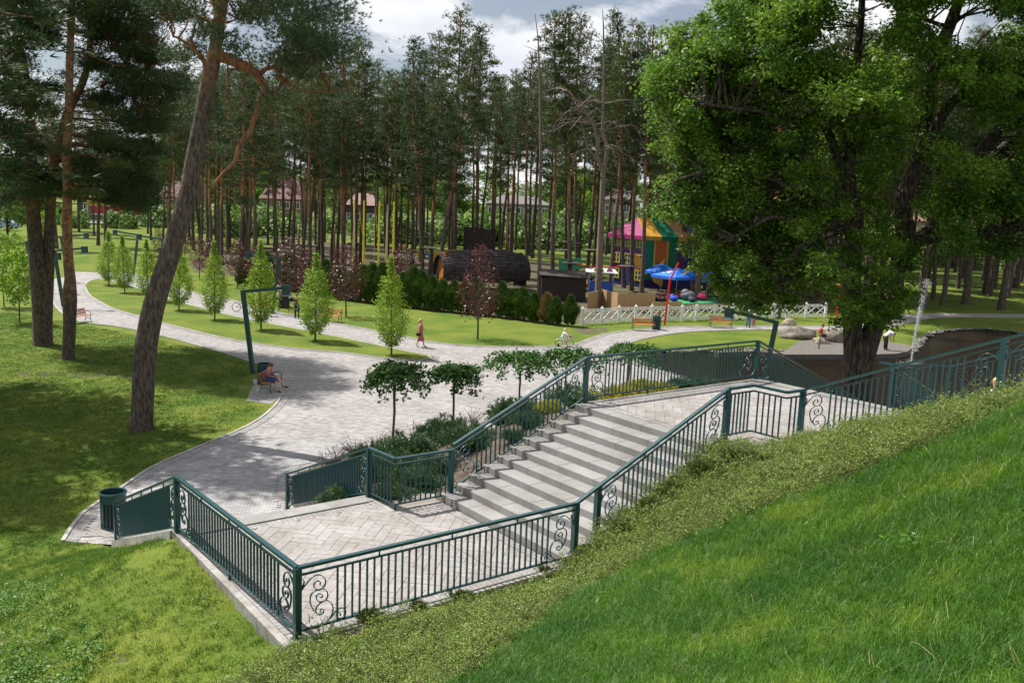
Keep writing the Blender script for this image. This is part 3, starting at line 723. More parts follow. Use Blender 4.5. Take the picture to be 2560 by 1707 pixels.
wm_ = MB(); wm_.add([(5, 30.5, ZW), (64, 30.5, ZW), (64, 80, ZW), (5, 80, ZW)], [(0, 1, 2, 3)]); tag(wm_.build('water', M['water']), kind='structure')
# stone shore apron (the pale peninsula) and shore stones
apron = dl([(1640, 808), (1735, 804), (1800, 808), (1822, 794), (1835, 784), (1870, 781), (1960, 775), (2035, 786), (2075, 790), (2100, 796), (2085, 808), (2060, 813), (1990, 815), (1900, 815), (1800, 815), (1735, 807), (1650, 810)])
_am = MB(); _am.prism(apron if sum(apron[i][0] * apron[(i + 1) % len(apron)][1] - apron[(i + 1) % len(apron)][0] * apron[i][1] for i in range(len(apron))) > 0 else apron[::-1], -.6, .03); tag(_am.build('stone_apron', mat('crushed_stone', (.10, .088, .078), .95, (.17, .152, .135), 6, 7, bump=.6, bscale=30)), kind='structure')
sm = MB(); shore = resample(POND + [POND[0]], .42)
for i, (x, y) in enumerate(shore):
    if y < 34 or x > 50 or x < 5: continue
    for q in range(4):
        px, py = x + R(-.3, .3), y + R(-.3, .3); r = R(.07, .19)
        sm.ell((px, py, -.22 + R(-.03, .08)), (r, r * R(.6, 1), r * R(.35, .6)), 6, 4, Matrix.Rotation(R(0, 3), 3, 'Z'))
tag(sm.build('shore_stones', M['shore_stone']), 'grey rubble stones lining the edge of the brown pond', 'stones', kind='stuff')
# ------------------------------------------------------------------ stairs and landings
stairs = tag(empty('stone_stairs', W(0, 0, 0), label='wide grey granite staircase turning over two herringbone-paved landings', cat='stairs'))
stairs.location = (0, 0, 0)
def uvbox(mb, u0, u1, v0, v1, z0, z1):
    mb.prism([w2(u0, v0), w2(u1, v0), w2(u1, v1), w2(u0, v1)], z0, z1); return mb
body = MB()
uvbox(body, -8.52, -3.4, -3.9, .60, -.4, ZL - .05)
uvbox(body, -8.52, -4.72, .60, .97, -.4, ZL - .19)
uvbox(body, .3, 6.2, -4.62, -.02, .0, ZU - .05)
for k in range(1, 11):  # core under the flights
    uvbox(body, -(k) * TREAD + .01, -(k - 1) * TREAD + .01, -3.86, -.04, 0, ZU - k * RISE - .03) if k < 11 else None
uvbox(body, 0.01, .31, -3.86, -.04, 0, ZU - .16)
body.build('stair_body', M['concrete'], stairs)
# step blocks, each about a metre long
def step_row(k, u_face, depth, v0, v1, ztop, h, off, along='v'):
    cuts = [v1]; v = v1 - off
    while v > v0 + .12: cuts.append(v); v -= 1.05
    cuts.append(v0)
    for a, b in zip(cuts[:-1], cuts[1:]):
        mb = MB()
        bl = [(u_face, b + .003), (u_face + depth, b + .003), (u_face + depth, a - .003), (u_face, a - .003)]
        poly = [w2(*p) for p in bl] if along == 'v' else [w2(*p) for p in bl]
        bm = bmesh.new(); vs = [bm.verts.new((x, y, z)) for z in (ztop - h, ztop) for x, y in poly]
        for f in ((3, 2, 1, 0), (4, 5, 6, 7), (0, 1, 5, 4), (1, 2, 6, 5), (2, 3, 7, 6), (3, 0, 4, 7)): bm.faces.new([vs[i] for i in f])
        bmesh.ops.bevel(bm, geom=[e for e in bm.edges if all(v_.co.z > ztop - .001 for v_ in e.verts)], offset=.008, segments=1, affect='EDGES')
        me = bpy.data.meshes.new('step_block'); bm.to_mesh(me); bm.free(); me.materials.append(M['granite'])
        o = bpy.data.objects.new('step_block', me); link(o, stairs)
for k in range(0, 11):
    off = (1.08, 1.58 - 1.05 + .05, 1.07, .55)[k % 4] if k else 1.08
    step_row(k, -k * TREAD, (.32 if k == 0 else TREAD + .025), -3.93 - (.05 if k == 0 else 0), 0.02, ZU - k * RISE + (0 if k == 0 else 0), RISE + .02, off)
# kerb stones round the landings
def stone_run(u0, v0, u1, v1, w, z0, z1, ln=1.0, name='edge_stone', m_=None):
    L = math.hypot(u1 - u0, v1 - v0); n = max(1, round(L / ln)); du, dv = (u1 - u0) / L, (v1 - v0) / L; nu, nv = -dv, du
    for i in range(n):
        a, b = i * L / n + .004, (i + 1) * L / n - .004; mb = MB()
        mb.prism([w2(u0 + du * a, v0 + dv * a), w2(u0 + du * b, v0 + dv * b), w2(u0 + du * b + nu * w, v0 + dv * b + nv * w), w2(u0 + du * a + nu * w, v0 + dv * a + nv * w)], z0, z1)
        mb.build(name, m_ or M['concrete'], stairs)
stone_run(-8.66, -4.04, -8.66, 1.0, -.12, ZL - .6, ZL + .012)
stone_run(-8.52, -4.04, -3.3, -4.04, .12, ZL - .5, ZL + .012)
stone_run(-4.70, -.13, -4.70, .62, -.0001 + .10, ZL - .5, ZL + .012)
stone_run(-4.58, -.05, -3.62, -.05, -.10, ZL - .5, ZL + .012)
stone_run(-8.52, .62, -4.72, .62, .38, ZL - .16, ZL + .016, 1.0, 'edge_stone', M['granite'])
stone_run(.32, .02, 6.3, .02, -.12, ZU - .6, ZU + .012)
stone_run(6.22, -4.2, 6.22, .02, -.34, ZU - .16, ZU + .016, 1.0, 'edge_stone', M['granite'])
stone_run(.22, -4.95, 1.62, -4.95, .14, ZU - .7, ZU - .02)
stone_run(.36, -4.94, .36, -3.98, .12, ZU - .7, ZU - .02)
uvbox(MB(), .36, 1.72, -4.82, -4.5, ZU - .3, ZU - .02).build('landing_side', M['concrete'], stairs)
# herringbone pavers
def herringbone(u0, u1, v0, v1, z, hole=None, L=.6, Wd=.2):
    """45 degree herringbone clipped to a rectangle (with an optional notch)"""
    from mathutils.geometry import intersect_line_line_2d
    def clip(poly, f):
        out = []
        for i in range(len(poly)):
            a, b = poly[i], poly[(i + 1) % len(poly)]; fa, fb = f(a), f(b)
            if fa >= 0: out.append(a)
            if (fa >= 0) != (fb >= 0):
                t = fa / (fa - fb); out.append((a[0] + (b[0] - a[0]) * t, a[1] + (b[1] - a[1]) * t))
        return out
    n = 0; q = math.sqrt(.5); cu, cv = (u0 + u1) / 2, (v0 + v1) / 2; g = .004; k_ = round(L / Wd)
    for i in range(-60, 60):
        for j in range(-20, 20):
            # cell origin for k:1 herringbone
            ox = i * Wd + j * L; oy = i * Wd - j * L
            for hv in (0, 1):
                if hv == 0: r = [(ox, oy), (ox + L, oy), (ox + L, oy + Wd), (ox, oy + Wd)]
                else: r = [(ox, oy + Wd), (ox + Wd, oy + Wd), (ox + Wd, oy + Wd + L), (ox, oy + Wd + L)]
                r = [(min(r[0][0], r[2][0]) + g, min(r[0][1], r[2][1]) + g), (max(r[0][0], r[2][0]) - g, min(r[0][1], r[2][1]) + g), (max(r[0][0], r[2][0]) - g, max(r[0][1], r[2][1]) - g), (min(r[0][0], r[2][0]) + g, max(r[0][1], r[2][1]) - g)]
                p = [(cu + (a - b) * q, cv + (a + b) * q) for a, b in r]
                if max(a for a, b in p) < u0 or min(a for a, b in p) > u1 or max(b for a, b in p) < v0 or min(b for a, b in p) > v1: continue
                for f in (lambda s: s[0] - u0, lambda s: u1 - s[0], lambda s: s[1] - v0, lambda s: v1 - s[1]):
                    p = clip(p, f)
                    if len(p) < 3: break
                if len(p) < 3: continue
                ar = abs(sum(p[m_][0] * p[(m_ + 1) % len(p)][1] - p[(m_ + 1) % len(p)][0] * p[m_][1] for m_ in range(len(p)))) / 2
                if ar < .004: continue
                mb = MB(); dz = R(-.0015, .0015); pw = [w2(*s) for s in p]
                mb.prism(pw, z - .05, z + dz); mb.build('landing_paver', M['paver'], stairs); n += 1
    return n
def soldier(u0, v0, u1, v1, z, w=.2, st=.1):
    """a border of small pavers laid side by side"""
    L = math.hypot(u1 - u0, v1 - v0); n = int(L / st); du, dv = (u1 - u0) / L, (v1 - v0) / L; nu, nv = -dv, du; mb = MB()
    for i in range(n):
        a, b = i * L / n + .004, (i + 1) * L / n - .004
        mb.prism([w2(u0 + du * a, v0 + dv * a), w2(u0 + du * b, v0 + dv * b), w2(u0 + du * b + nu * w, v0 + dv * b + nv * w), w2(u0 + du * a + nu * w, v0 + dv * a + nv * w)], z - .04, z + R(-.002, .002))
    return mb
uvbox(MB(), -8.53, -3.60, -3.92, .61, ZL - .05, ZL - .012).build('joint_sand', M['sand'], stairs)
uvbox(MB(), .32, 6.2, -4.78, -.1, ZU - .05, ZU - .012).build('joint_sand', M['sand'], stairs)
NP1 = herringbone(-8.30, -4.72, -3.70, .38, ZL) + herringbone(-4.70, -3.84, -3.70, -.30, ZL)
NP2 = herringbone(.56, 5.98, -4.40, -.34, ZU)
bd = MB()
for a in ((-8.52, .38, -4.94, .38, ZL), (-8.32, -3.70, -8.32, .38, ZL), (-8.52, -3.92, -3.60, -3.92, ZL), (-3.62, -3.70, -3.62, -.3, ZL), (-4.72, -.28, -3.62, -.28, ZL), (-4.72, -.1, -4.72, .6, ZL),
          (.34, -.32, 6.0, -.32, ZU), (.54, -4.4, .54, -.34, ZU), (6.2, -4.4, 6.2, -.32, ZU), (.34, -4.62, 6.2, -4.62, ZU), (.5, -4.80, 1.6, -4.80, ZU)):
    s_ = soldier(*a); bd.add(s_.v, s_.f)
tag(bd.build('border_paver', M['paver_small'], stairs), kind='stuff')
# descending flight to the plaza, flight down to the pond and flight up to the viewer's hill
def flight(u0, u1, v0, v1, axis_, n, tread, ztop, sgn):
    for k in range(n):
        a = k * tread; mb = MB(); z = ztop - (k + 1) * RISE if sgn < 0 else ztop + (k + 1) * RISE
        if axis_ == 'v+': uvbox(mb, u0 + .075 * a, u1 + .12 * a, v0 + a, v0 + a + tread + .02, z - RISE - .25, z)
        if axis_ == 'v-': uvbox(mb, u0, u1, v0 - a - tread - .02, v0 - a, z - RISE - .25, z)
        if axis_ == 'u+': uvbox(mb, u0 + a, u0 + a + tread + .02, v0, v1, z - RISE - .25, z)
        mb.build('step_block', M['granite'], stairs)
flight(-8.52, -4.72, 1.0, 0, 'v+', 16, .385, ZL, -1)
flight(6.56, 0, -3.95, .1, 'u+', 28, .3576, ZU, -1)
flight(1.62, 7.65, -4.66, 0, 'v-', 19, .3576, ZU, 1)
for a, b in ((1.42, 1.6), (7.67, 7.85)):   # sloping kerbs of the upper flight
    mb = MB(); p = [W(a, -4.66, ZU - .3), W(b, -4.66, ZU - .3), W(b, -11.5, ZU + 6.84 * .416 - .3), W(a, -11.5, ZU + 6.84 * .416 - .3)]
    mb.add([tuple(x) for x in p] + [(x.x, x.y, x.z + .36) for x in p], [(0, 1, 2, 3), (7, 6, 5, 4), (0, 4, 5, 1), (1, 5, 6, 2), (2, 6, 7, 3), (3, 7, 4, 0)]); mb.build('side_kerb', M['concrete'], stairs)
for a, b in ((-8.70, -8.55),):
    mb = MB(); p = [W(a, 1.0, ZL - .4), W(b, 1.0, ZL - .4), W(b + .5, 7.6, .05 - .3), W(a + .5, 7.6, .05 - .3)]
    mb.add([tuple(x) for x in p] + [(x.x, x.y, x.z + .42) for x in p], [(3, 2, 1, 0), (4, 5, 6, 7), (1, 5, 4, 0), (2, 6, 5, 1), (3, 7, 6, 2), (0, 4, 7, 3)]); mb.build('side_kerb', M['concrete'], stairs)
# ------------------------------------------------------------------ railings
SC = {}
def cat_rom(pts, n=5):
    P = [Vector((p[0], p[1], 0)) for p in pts]; out = []
    for i in range(len(P) - 1):
        p0, p1, p2, p3 = P[max(i - 1, 0)], P[i], P[i + 1], P[min(i + 2, len(P) - 1)]
        for k in range(n):
            t = k / n; q = .5 * ((2 * p1) + (p2 - p0) * t + (2 * p0 - 5 * p1 + 4 * p2 - p3) * t * t + (3 * p1 - p0 - 3 * p2 + p3) * t ** 3); out.append((q.x, q.y))
    out.append((P[-1].x, P[-1].y)); return out
_raw = [
    [(795, 600), (815, 625), (790, 645), (768, 620), (765, 560), (800, 520), (850, 530), (880, 580), (860, 650), (810, 710), (775, 770)],
    [(1165, 655), (1175, 620), (1150, 580), (1095, 588), (1055, 650), (1080, 722), (1145, 752), (1220, 722), (1268, 640), (1255, 540), (1190, 475), (1110, 462), (1025, 505), (945, 590), (875, 680), (810, 790), (770, 910), (756, 1050), (772, 1200), (820, 1330), (900, 1430), (1000, 1485), (1100, 1495), (1210, 1455), (1310, 1380), (1385, 1270), (1412, 1150), (1392, 1050), (1335, 988), (1260, 972), (1180, 1008), (1112, 1080), (1092, 1160), (1130, 1222), (1195, 1232), (1238, 1185), (1218, 1135), (1180, 1135), (1178, 1170)],
    [(1105, 1200), (1060, 1150), (1010, 1050), (988, 930), (1015, 825), (1080, 768), (1150, 748), (1225, 738), (1290, 785), (1312, 870), (1280, 950), (1210, 990), (1130, 968), (1100, 900), (1120, 848), (1170, 830), (1215, 862), (1200, 905), (1165, 895)],
    [(1300, 1378), (1400, 1285), (1470, 1190), (1540, 1142), (1610, 1150), (1652, 1210), (1640, 1290), (1590, 1338), (1520, 1340), (1480, 1290), (1492, 1240), (1535, 1228), (1560, 1262), (1538, 1295)],
]
SCW = .56
def scroll_mesh(slope, key):
    """wrought scroll in the local x (along rail) - z plane; x from the post, z from the bottom rail"""
    if key in SC: return SC[key]
    mb = MB()
    for cv in _raw:
        pts = cat_rom([((x - 760) / 1200, (1530 - .20 * (x - 760) - y) / 1310) for x, y in cv], 4)
        n = len(pts); th, wd = .005, .014
        vs = []
        for i, (x, z) in enumerate(pts):
            a = pts[max(i - 1, 0)]; b = pts[min(i + 1, n - 1)]; dx, dz = b[0] - a[0], b[1] - a[1]; L = math.hypot(dx, dz) or 1; nx, nz_ = -dz / L * th, dx / L * th
            zz = z + slope * x
            vs += [(x + nx, -wd, zz + nz_), (x + nx, wd, zz + nz_), (x - nx, wd, zz - nz_), (x - nx, -wd, zz - nz_)]
        fs = []
        for i in range(n - 1):
            for k in range(4): fs.append((i * 4 + k, i * 4 + (k + 1) % 4, i * 4 + 4 + (k + 1) % 4, i * 4 + 4 + k))
        mb.add(vs, fs)
    SC[key] = mb.mesh('scroll', M['teal'], True); return SC[key]
BAL = {}
def baluster_mesh(h):
    k = round(h, 3)
    if k not in BAL:
        b = MB(); b.box((0, 0, h / 2), (.021, .030, h)); BAL[k] = b.mesh('baluster', M['teal'])
    return BAL[k]
RH, SUBZ, BOTZ = 1.066, .935, .115
POSTM = {}
def post(parent, p, h=RH - .02, w=.095):
    k = (round(h, 2), w)
    if k not in POSTM:
        b = MB(); b.box((0, 0, h / 2), (w, w, h), TH); b.box((0, 0, .004), (w + .05, w + .05, .012), TH); POSTM[k] = b.mesh('post', M['teal'])
    put('post', POSTM[k], parent, p)
def panel(parent, a, b, s0=1, s1=1, hr=True, z0=None):
    """one railing panel between base points a and b (their z is the line the panel follows)"""
    a = Vector(a); b = Vector(b); d = Vector((b.x - a.x, b.y - a.y, 0)); L = d.length; d.normalize(); sl = (b.z - a.z) / L; rz = math.atan2(d.y, d.x)
    up = Vector((0, 0, 1))
    for zz, w, h, nm in ((SUBZ, .035, .028, 'top_rail'), (BOTZ, .035, .028, 'bottom_rail')):
        mb = MB(); mb.bar(a + up * zz, b + up * zz, w, h); mb.build(nm, M['teal'], parent)
    if hr:
        mb = MB(); mb.bar(a + up * (RH - .02), b + up * (RH - .02), .075, .042); mb.build('handrail', M['teal'], parent)
    nst = max(1, round(L / 1.2))
    for i in range(1, nst):
        q = a + d * (L * i / nst) + up * (sl * L * i / nst); mb = MB(); mb.box((q.x, q.y, q.z + (SUBZ + RH) / 2 - .02), (.02, .02, RH - SUBZ - .03), rz); mb.build('spacer', M['teal'], parent)
    x0 = SCW + .05 if s0 else .12; x1 = L - (SCW + .05 if s1 else .12)
    n = max(1, round((x1 - x0) / .118)); hh = SUBZ - BOTZ - .02
    bm_ = baluster_mesh(hh)
    for i in range(n + 1):
        x = x0 + (x1 - x0) * i / n; q = a + d * x; put('baluster', bm_, parent, (q.x, q.y, a.z + sl * x + BOTZ + .01), rz)
    if s0:
        o = put('scroll', scroll_mesh(sl, round(sl, 2)), parent, (a.x, a.y, a.z + BOTZ), rz)
    if s1:
        o = put('scroll', scroll_mesh(-sl, round(-sl, 2)), parent, (b.x, b.y, b.z + BOTZ), rz + math.pi)
def hand(parent, a, b, ov=0.0):
    mb = MB(); up = Vector((0, 0, RH - .02)); mb.bar(Vector(a) + up, Vector(b) + up, .075, .042); mb.build('handrail', M['teal'], parent)

r1 = empty('railing', label='dark teal metal railing wrapping the open outer corner of the lower landing', cat='railing', group='teal scrollwork railings of the staircase')
A_, B_, F_ = W(-8.42, -3.92, ZL), W(-8.60, .88, ZL), W(-3.30, -3.87, ZL)
B2_ = W(-8.05, 7.72, .05)
for p in (A_, B_, F_): post(r1, p)
post(r1, B2_, 1.0)
panel(r1, A_, B_); panel(r1, A_, F_)
b0 = B_ + Vector((0, 0, 0)); panel(r1, B_, B2_ - (B2_ - B_) * .006)
hand(r1, B2_, B2_ + (B2_ - B_).normalized() * .12)
mb = MB(); q = (A_ + B_) / 2; mb.box((q.x, q.y, ZL + .06), (.04, .04, .12), TH); mb.build('foot', M['teal'], r1)
q = (A_ + F_) / 2; mb = MB(); mb.box((q.x, q.y, ZL + .06), (.04, .04, .12), TH); mb.build('foot', M['teal'], r1)
P7 = W(-2.80, -3.87, ZU - 8 * RISE); P8 = W(.50, -3.87, ZU)
def stair_pt(u, v): return W(u, v, ZU + (u - .50) * .43)
r3 = empty('railing', label='dark teal railing on the near side of the steps, along the shrub bank', cat='railing', group='teal scrollwork railings of the staircase')
hand(r3, F_, stair_pt(-2.80, -3.87))
post(r3, W(-2.80, -3.87, ZU - 8 * RISE - .05), ZU + (-2.8 - .5) * .43 + RH - .02 - (ZU - 8 * RISE - .05))
panel(r3, stair_pt(-2.95 + .15, -3.87), P8)
post(r3, P8)
c1, c2_, P9 = W(1.30, -3.87, ZU), W(1.33, -4.63, ZU), W(1.84, -4.64, ZU)
panel(r3, P8, c1, 0, 0); panel(r3, c1, c2_, 0, 0); hand(r3, c2_, P9); post(r3, P9)
mb = MB(); mb.bar(c2_ + Vector((0, 0, SUBZ)), P9 + Vector((0, 0, SUBZ)), .035, .028); mb.bar(c2_ + Vector((0, 0, BOTZ)), P9 + Vector((0, 0, BOTZ)), .035, .028); mb.build('top_rail', M['teal'], r3)
for t in (.3, .6): q = c2_.lerp(P9, t); put('baluster', baluster_mesh(SUBZ - BOTZ - .02), r3, (q.x, q.y, ZU + BOTZ + .01), TH)
def upz(s): return ZU + .428 * s
Pt = W(1.84, -8.3, upz(3.66)); post(r3, Pt); panel(r3, P9, Pt, 1, 1)
Pt2 = W(1.84, -11.6, upz(6.96)); post(r3, Pt2); panel(r3, Pt, Pt2, 1, 1)
r2 = empty('railing', label='dark teal railing on the far side of the steps, against the planted bank', cat='railing', group='teal scrollwork railings of the staircase')
C_, D_, E_, P5, P10 = W(-4.76, .88, ZL), W(-4.68, -.06, ZL), W(-3.38, -.08, ZL), W(.30, .02, ZU), W(6.42, .0, ZU)
C2_ = W(-3.55, 7.8, .05)
post(r2, C_); post(r2, E_, RH + .0); post(r2, P5); post(r2, P10); post(r2, C2_, 1.0)
panel(r2, C_, C2_ - (C2_ - C_) * .006); hand(r2, C2_, C2_ + (C2_ - C_).normalized() * .12)
panel(r2, C_, D_, 0, 0); panel(r2, D_, E_, 0, 0)
mb = MB(); mb.box((D_.x, D_.y, ZL + .06), (.05, .05, .13), TH); mb.build('foot', M['teal'], r2)
sE = W(-3.38, .0, ZU + (-3.38 - .30) * .43); panel(r2, W(-3.30, -.02, ZU + (-3.30 - .3) * .43), P5)
panel(r2, P5, P10)
for t in (.33, .67): q = P5.lerp(P10, t); mb = MB(); mb.box((q.x, q.y, ZU - .05), (.04, .04, .36), TH); mb.build('foot', M['teal'], r2)
def dn(u, v): return W(u, v, ZU - (u - 6.42) * .416)
Pd = dn(10.2, .0); panel(r2, P10, Pd, 1, 1); post(r2, Pd)
Pe = dn(16.7, .0); panel(r2, Pd, Pe, 1, 1); post(r2, Pe, 1.0); hand(r2, Pe, Pe + U0 * .2)
r4 = empty('railing', label='dark teal railing at the far right of the upper landing, going down to the pond', cat='railing', group='teal scrollwork railings of the staircase')
P11, P12 = W(6.50, -3.84, ZU), W(7.63, -4.60, ZU)
c4 = W(6.52, -4.58, ZU)
post(r4, P11); post(r4, P12); hand(r4, P11, P11 + V0 * .35)
panel(r4, P11, W(7.5, -4.5, ZU), 0, 0); hand(r4, W(7.5, -4.5, ZU), P12)
P13 = W(7.63, -8.3, upz(3.66)); post(r4, P13); panel(r4, P12, P13, 1, 1)
P14 = W(7.63, -11.6, upz(6.96)); post(r4, P14); panel(r4, P13, P14, 1, 1)
Qd = dn(10.2, -3.84); panel(r4, W(6.5, -3.84, ZU), Qd, 1, 1); post(r4, Qd); Qe = dn(16.7, -3.84); panel(r4, Qd, Qe, 1, 1); post(r4, Qe, 1.0)
r5 = empty('railing', label='low teal railing at the edge of the pond promenade, seen through the stair rails', cat='railing', group='teal scrollwork railings of the staircase')
pe = [(19.6, 34.1, .03), (24.0, 32.2, .03), (26.5, 29.0, .03)]
for a, b in zip(pe[:-1], pe[1:]): panel(r5, a, b, 1, 1)
for a in pe: post(r5, a)
# ------------------------------------------------------------------ trees
def wobble(p0, p1, n, amp, seed=None):
    r = random.Random(seed); out = []
    ox = oy = 0
    for i in range(n + 1):
        t = i / n; p = Vector(p0).lerp(Vector(p1), t)
        if 0 < i < n: ox += r.uniform(-amp, amp); oy += r.uniform(-amp, amp)
        k = math.sin(math.pi * t) ** .6
        out.append(p + Vector((ox * k, oy * k, 0)))
    return out
def pine_template(seed, H=26.0, c0=.45, cr=2.6, nb=62, shape='col', mat_n='needle', dens=1.0, r0=.22):
    """trunk mesh (dark below, orange above) and crown mesh of branches with needle tufts"""
    rd = random.Random(seed); g = np.random.default_rng(seed)
    tr = wobble((0, 0, -.3), (0, 0, H), 14, .10, seed); mb = MB(); k = int(14 * .38) + 1
    rad = [r0 * (1.25 if i == 0 else 1) * (1 - .80 * i / 14) + .02 for i in range(15)]
    mb.tube(tr[:k + 1], rad[:k + 1], 8, False); mb.cm = 1; mb.tube(tr[k:], rad[k:], 7)
    # bare lower stubs
    for i in range(7):
        z = H * rd.uniform(.22, c0); a = rd.uniform(0, 6.28); L = rd.uniform(.4, 1.6); p = Vector((0, 0, z))
        mb.tube([p, p + Vector((math.cos(a) * L, math.sin(a) * L, rd.uniform(-.1, .35)))], [.035, .01], 4, False)
    P = []; D = []
    for b in range(nb):
        f = (b + rd.random()) / nb; z = H * (c0 + (1 - c0) * f ** .9)
        if shape == 'col': pr = (1 - f) ** .42 * (.55 + .45 * min(1, f * 4))
        elif shape == 'cone': pr = (1 - f) ** .8 * (.6 + .4 * min(1, f * 5))
        else: pr = math.sin(math.pi * min(1, f * .8 + .22)) ** .7
        L = cr * pr * rd.uniform(.55, 1.2) + .25
        a = b * 2.4 + rd.uniform(-.5, .5); rise = rd.uniform(-.15, .5) + .4 * f
        base = Vector((0, 0, z)); pts = [base]; dv = Vector((math.cos(a), math.sin(a), rise * .5))
        for q in range(3): pts.append(pts[-1] + (dv + Vector((rd.uniform(-.25, .25), rd.uniform(-.25, .25), rd.uniform(-.1, .25)))) * L / 3)
        mb.cm = 1; mb.tube(pts, [.05 * (1 - .5 * f), .035, .022, .008], 4, False)
        ncl = max(2, int(L * 2.6 * dens))
        for c in range(ncl):
            t = rd.uniform(.25, 1.0); idx = min(2, int(t * 3)); q = pts[idx].lerp(pts[idx + 1], t * 3 - idx)
            s = rd.uniform(.28, .62)
            m = int(13 * dens); off = g.normal(size=(m, 3)) * np.array([s, s, s * .45]) * .75
            P.append(np.array(q) + np.array([0, 0, .1]) + off)
            o2 = unit(off + np.array([math.cos(a) * .3, math.sin(a) * .3, .35])); D.append(o2)
    P = np.concatenate(P); D = np.concatenate(D)
    V = tufts(P, D, 5, .34, .060, .8)
    return mb.mesh('trunk', [M['pine_bark'], M['pine_bark']], True), tri_mesh('crown', V, M[mat_n]), H
TPL = [pine_template(11, 26, .42, 2.7, 66, 'col', 'needle'), pine_template(12, 26, .36, 2.7, 74, 'cone', 'needle_dark', 1.05),
       pine_template(13, 26, .52, 2.5, 52, 'col', 'needle_blue'), pine_template(14, 26, .58, 2.4, 44, 'open', 'needle'),
       pine_template(15, 26, .46, 3.0, 58, 'open', 'needle_blue', .9), pine_template(16, 26, .62, 1.9, 38, 'open', 'needle_dark', .9)]
PG = 'pines of the dense stand behind the lawns'
def place_pine(tp, base, top, label, group=None, wscale=1.0, rz=None, trunk_w=1.0):
    tm, cm, H = TPL[tp]; d = Vector(top) - Vector(base); L = d.length; k = L / H
    o = empty('pine_tree', base, 0, label, 'pine', group)
    q = Vector((0, 0, 1)).rotation_difference(d.normalized()); e = (q @ Matrix.Rotation(R(0, 6.28) if rz is None else rz, 3, 'Z').to_quaternion()).to_euler() if False else None
    o.rotation_mode = 'QUATERNION'; o.rotation_quaternion = q @ Matrix.Rotation(R(0, 6.28) if rz is None else rz, 3, 'Z').to_quaternion()
    w = wscale * (.6 + .4 * k); o.scale = (w, w, k)
    put('trunk', tm, o); put('crown', cm, o)
    return o
def pine_px(tp, bx, by, tx, ty, label, group=None, ws=1.0):
    b = at(bx, by, 0); b.z = tz(b.x, b.y) - .05; t = dep(tx, ty, b.y); return place_pine(tp, b, t, label, group, ws)
named = [
    (0, 815, 622, 825, 86, 'tall pine with a pointed crown whose trunk carries a rope-park platform beside the yellow poles'),
    (1, 972, 657, 951, 93, 'narrow spire-topped pine with a crooked grey lower trunk left of the barrel cabin'),
    (0, 1042, 640, 1058, 27, 'tallest pine on the skyline, its thick trunk passing the front of the barrel cabin'),
    (1, 1000, 662, 1103, 64, 'broad dark pine crown just right of the tallest pine top on the skyline'),
    (2, 985, 650, 1020, 190, 'pine with a straight slim trunk between two trunks left of the barrel cabin'),
    (2, 1270, 678, 1275, 38, 'pine with bright orange trunk standing beside the dark shed'),
    (0, 1310, 681, 1306, 30, 'leaning orange-trunked pine with a round platform, at the right of the dark shed'),
    (4, 1325, 640, 1336, 44, 'pine with blue-green open top behind the bent dead tree'),
    (1, 1433, 661, 1416, 32, 'pine with a thin spiky top and thick brown trunk in front of the striped tent'),
    (0, 1450, 668, 1467, 58, 'dense dark pine at the right end of the skyline, beside the oak crown'),
    (2, 1473, 677, 1500, 75, 'pine with slanting trunk before the green and orange tent walls'),
    (3, 1400, 668, 1440, 100, 'curved-trunk pine at the left corner of the striped tent'),
    (4, 1530, 650, 1560, 60, 'pine with a red-banded trunk in front of the orange tent curtain'),
    (0, 534, 536, 560, 190, 'dark thick-trunked pine on the far lawn beside the red street wall'),
    (4, 562, 590, 640, 150, 'reddish pine with a swerving double trunk behind the purple trees'),
    (3, 661, 565, 690, 170, 'pale-trunked bent pine behind the purple trees near the white lattice fence'),
    (2, 650, 573, 655, 140, 'straight dark-trunked pine behind the purple tree clump'),
    (0, 710, 568, 740, 190, 'pine with a dark trunk on the bare ground left of the yellow poles'),
    (1, 735, 563, 760, 170, 'dark pine leaning slightly right, left of the yellow poles'),
    (4, 788, 610, 782, 200, 'orange-brown pine trunk with thin crown immediately left of the platform pine'),
    (5, 1787, 730, 1800, 40, 'grey pine trunk standing behind the white fence under the oak branches'),
    (0, 868, 560, 868, 146, 'short pointed pine on the skyline between two taller spires'),
    (1, 890, 570, 893, 165, 'drooping dark pine with foliage hanging low beside the yellow poles'),
    (5, 1150, 590, 1180, 210, 'thin-crowned pine in the sky gap right of the tallest pine'),
    (5, 1100, 585, 1135, 180, 'slender pine behind the dark plank screen'),
    (3, 1215, 590, 1232, 170, 'forked slender pine left of the dead snag'),
    (5, 1165, 600, 1165, 260, 'pine with a rope-wrapped lower trunk right of the plank screen'),
]
for tp, bx, by, tx, ty, lb in named: pine_px(tp, bx, by, tx, ty, lb, PG, R(.92, 1.1))
lab_l = 'slender pine among the many trunks of the left-hand stand before the street'
lab_c = 'tall slender pine deep in the crowded stand behind the rope park'
lab_r = 'pine standing in the shaded lawn behind the pond and oak'
rd = random.Random(5)
occ = []
def rnd_pine(x, y, H, tps, lab, ws=1.0):
    if lab == lab_r: ws = 1.55
    for a, b in occ:
        if (a - x) ** 2 + (b - y) ** 2 < 7: return
    occ.append((x, y)); z = tz(x, y)
    place_pine(rd.choice(tps), (x, y, z - .05), (x + rd.uniform(-.8, .8), y + rd.uniform(-.5, .5), z + H), lab, lab, rd.uniform(.8, 1.1) * ws)
for i in range(112):   # left and centre stand
    X = rd.uniform(420, 1560); y = rd.uniform(104, 158); p = dep(X, 500, y)
    H = rd.uniform(22, 28.5) * (1.0 if X > 900 else .93); rnd_pine(p.x, y, H, (0, 1, 2, 3, 4, 5), lab_l if X < 800 else lab_c)
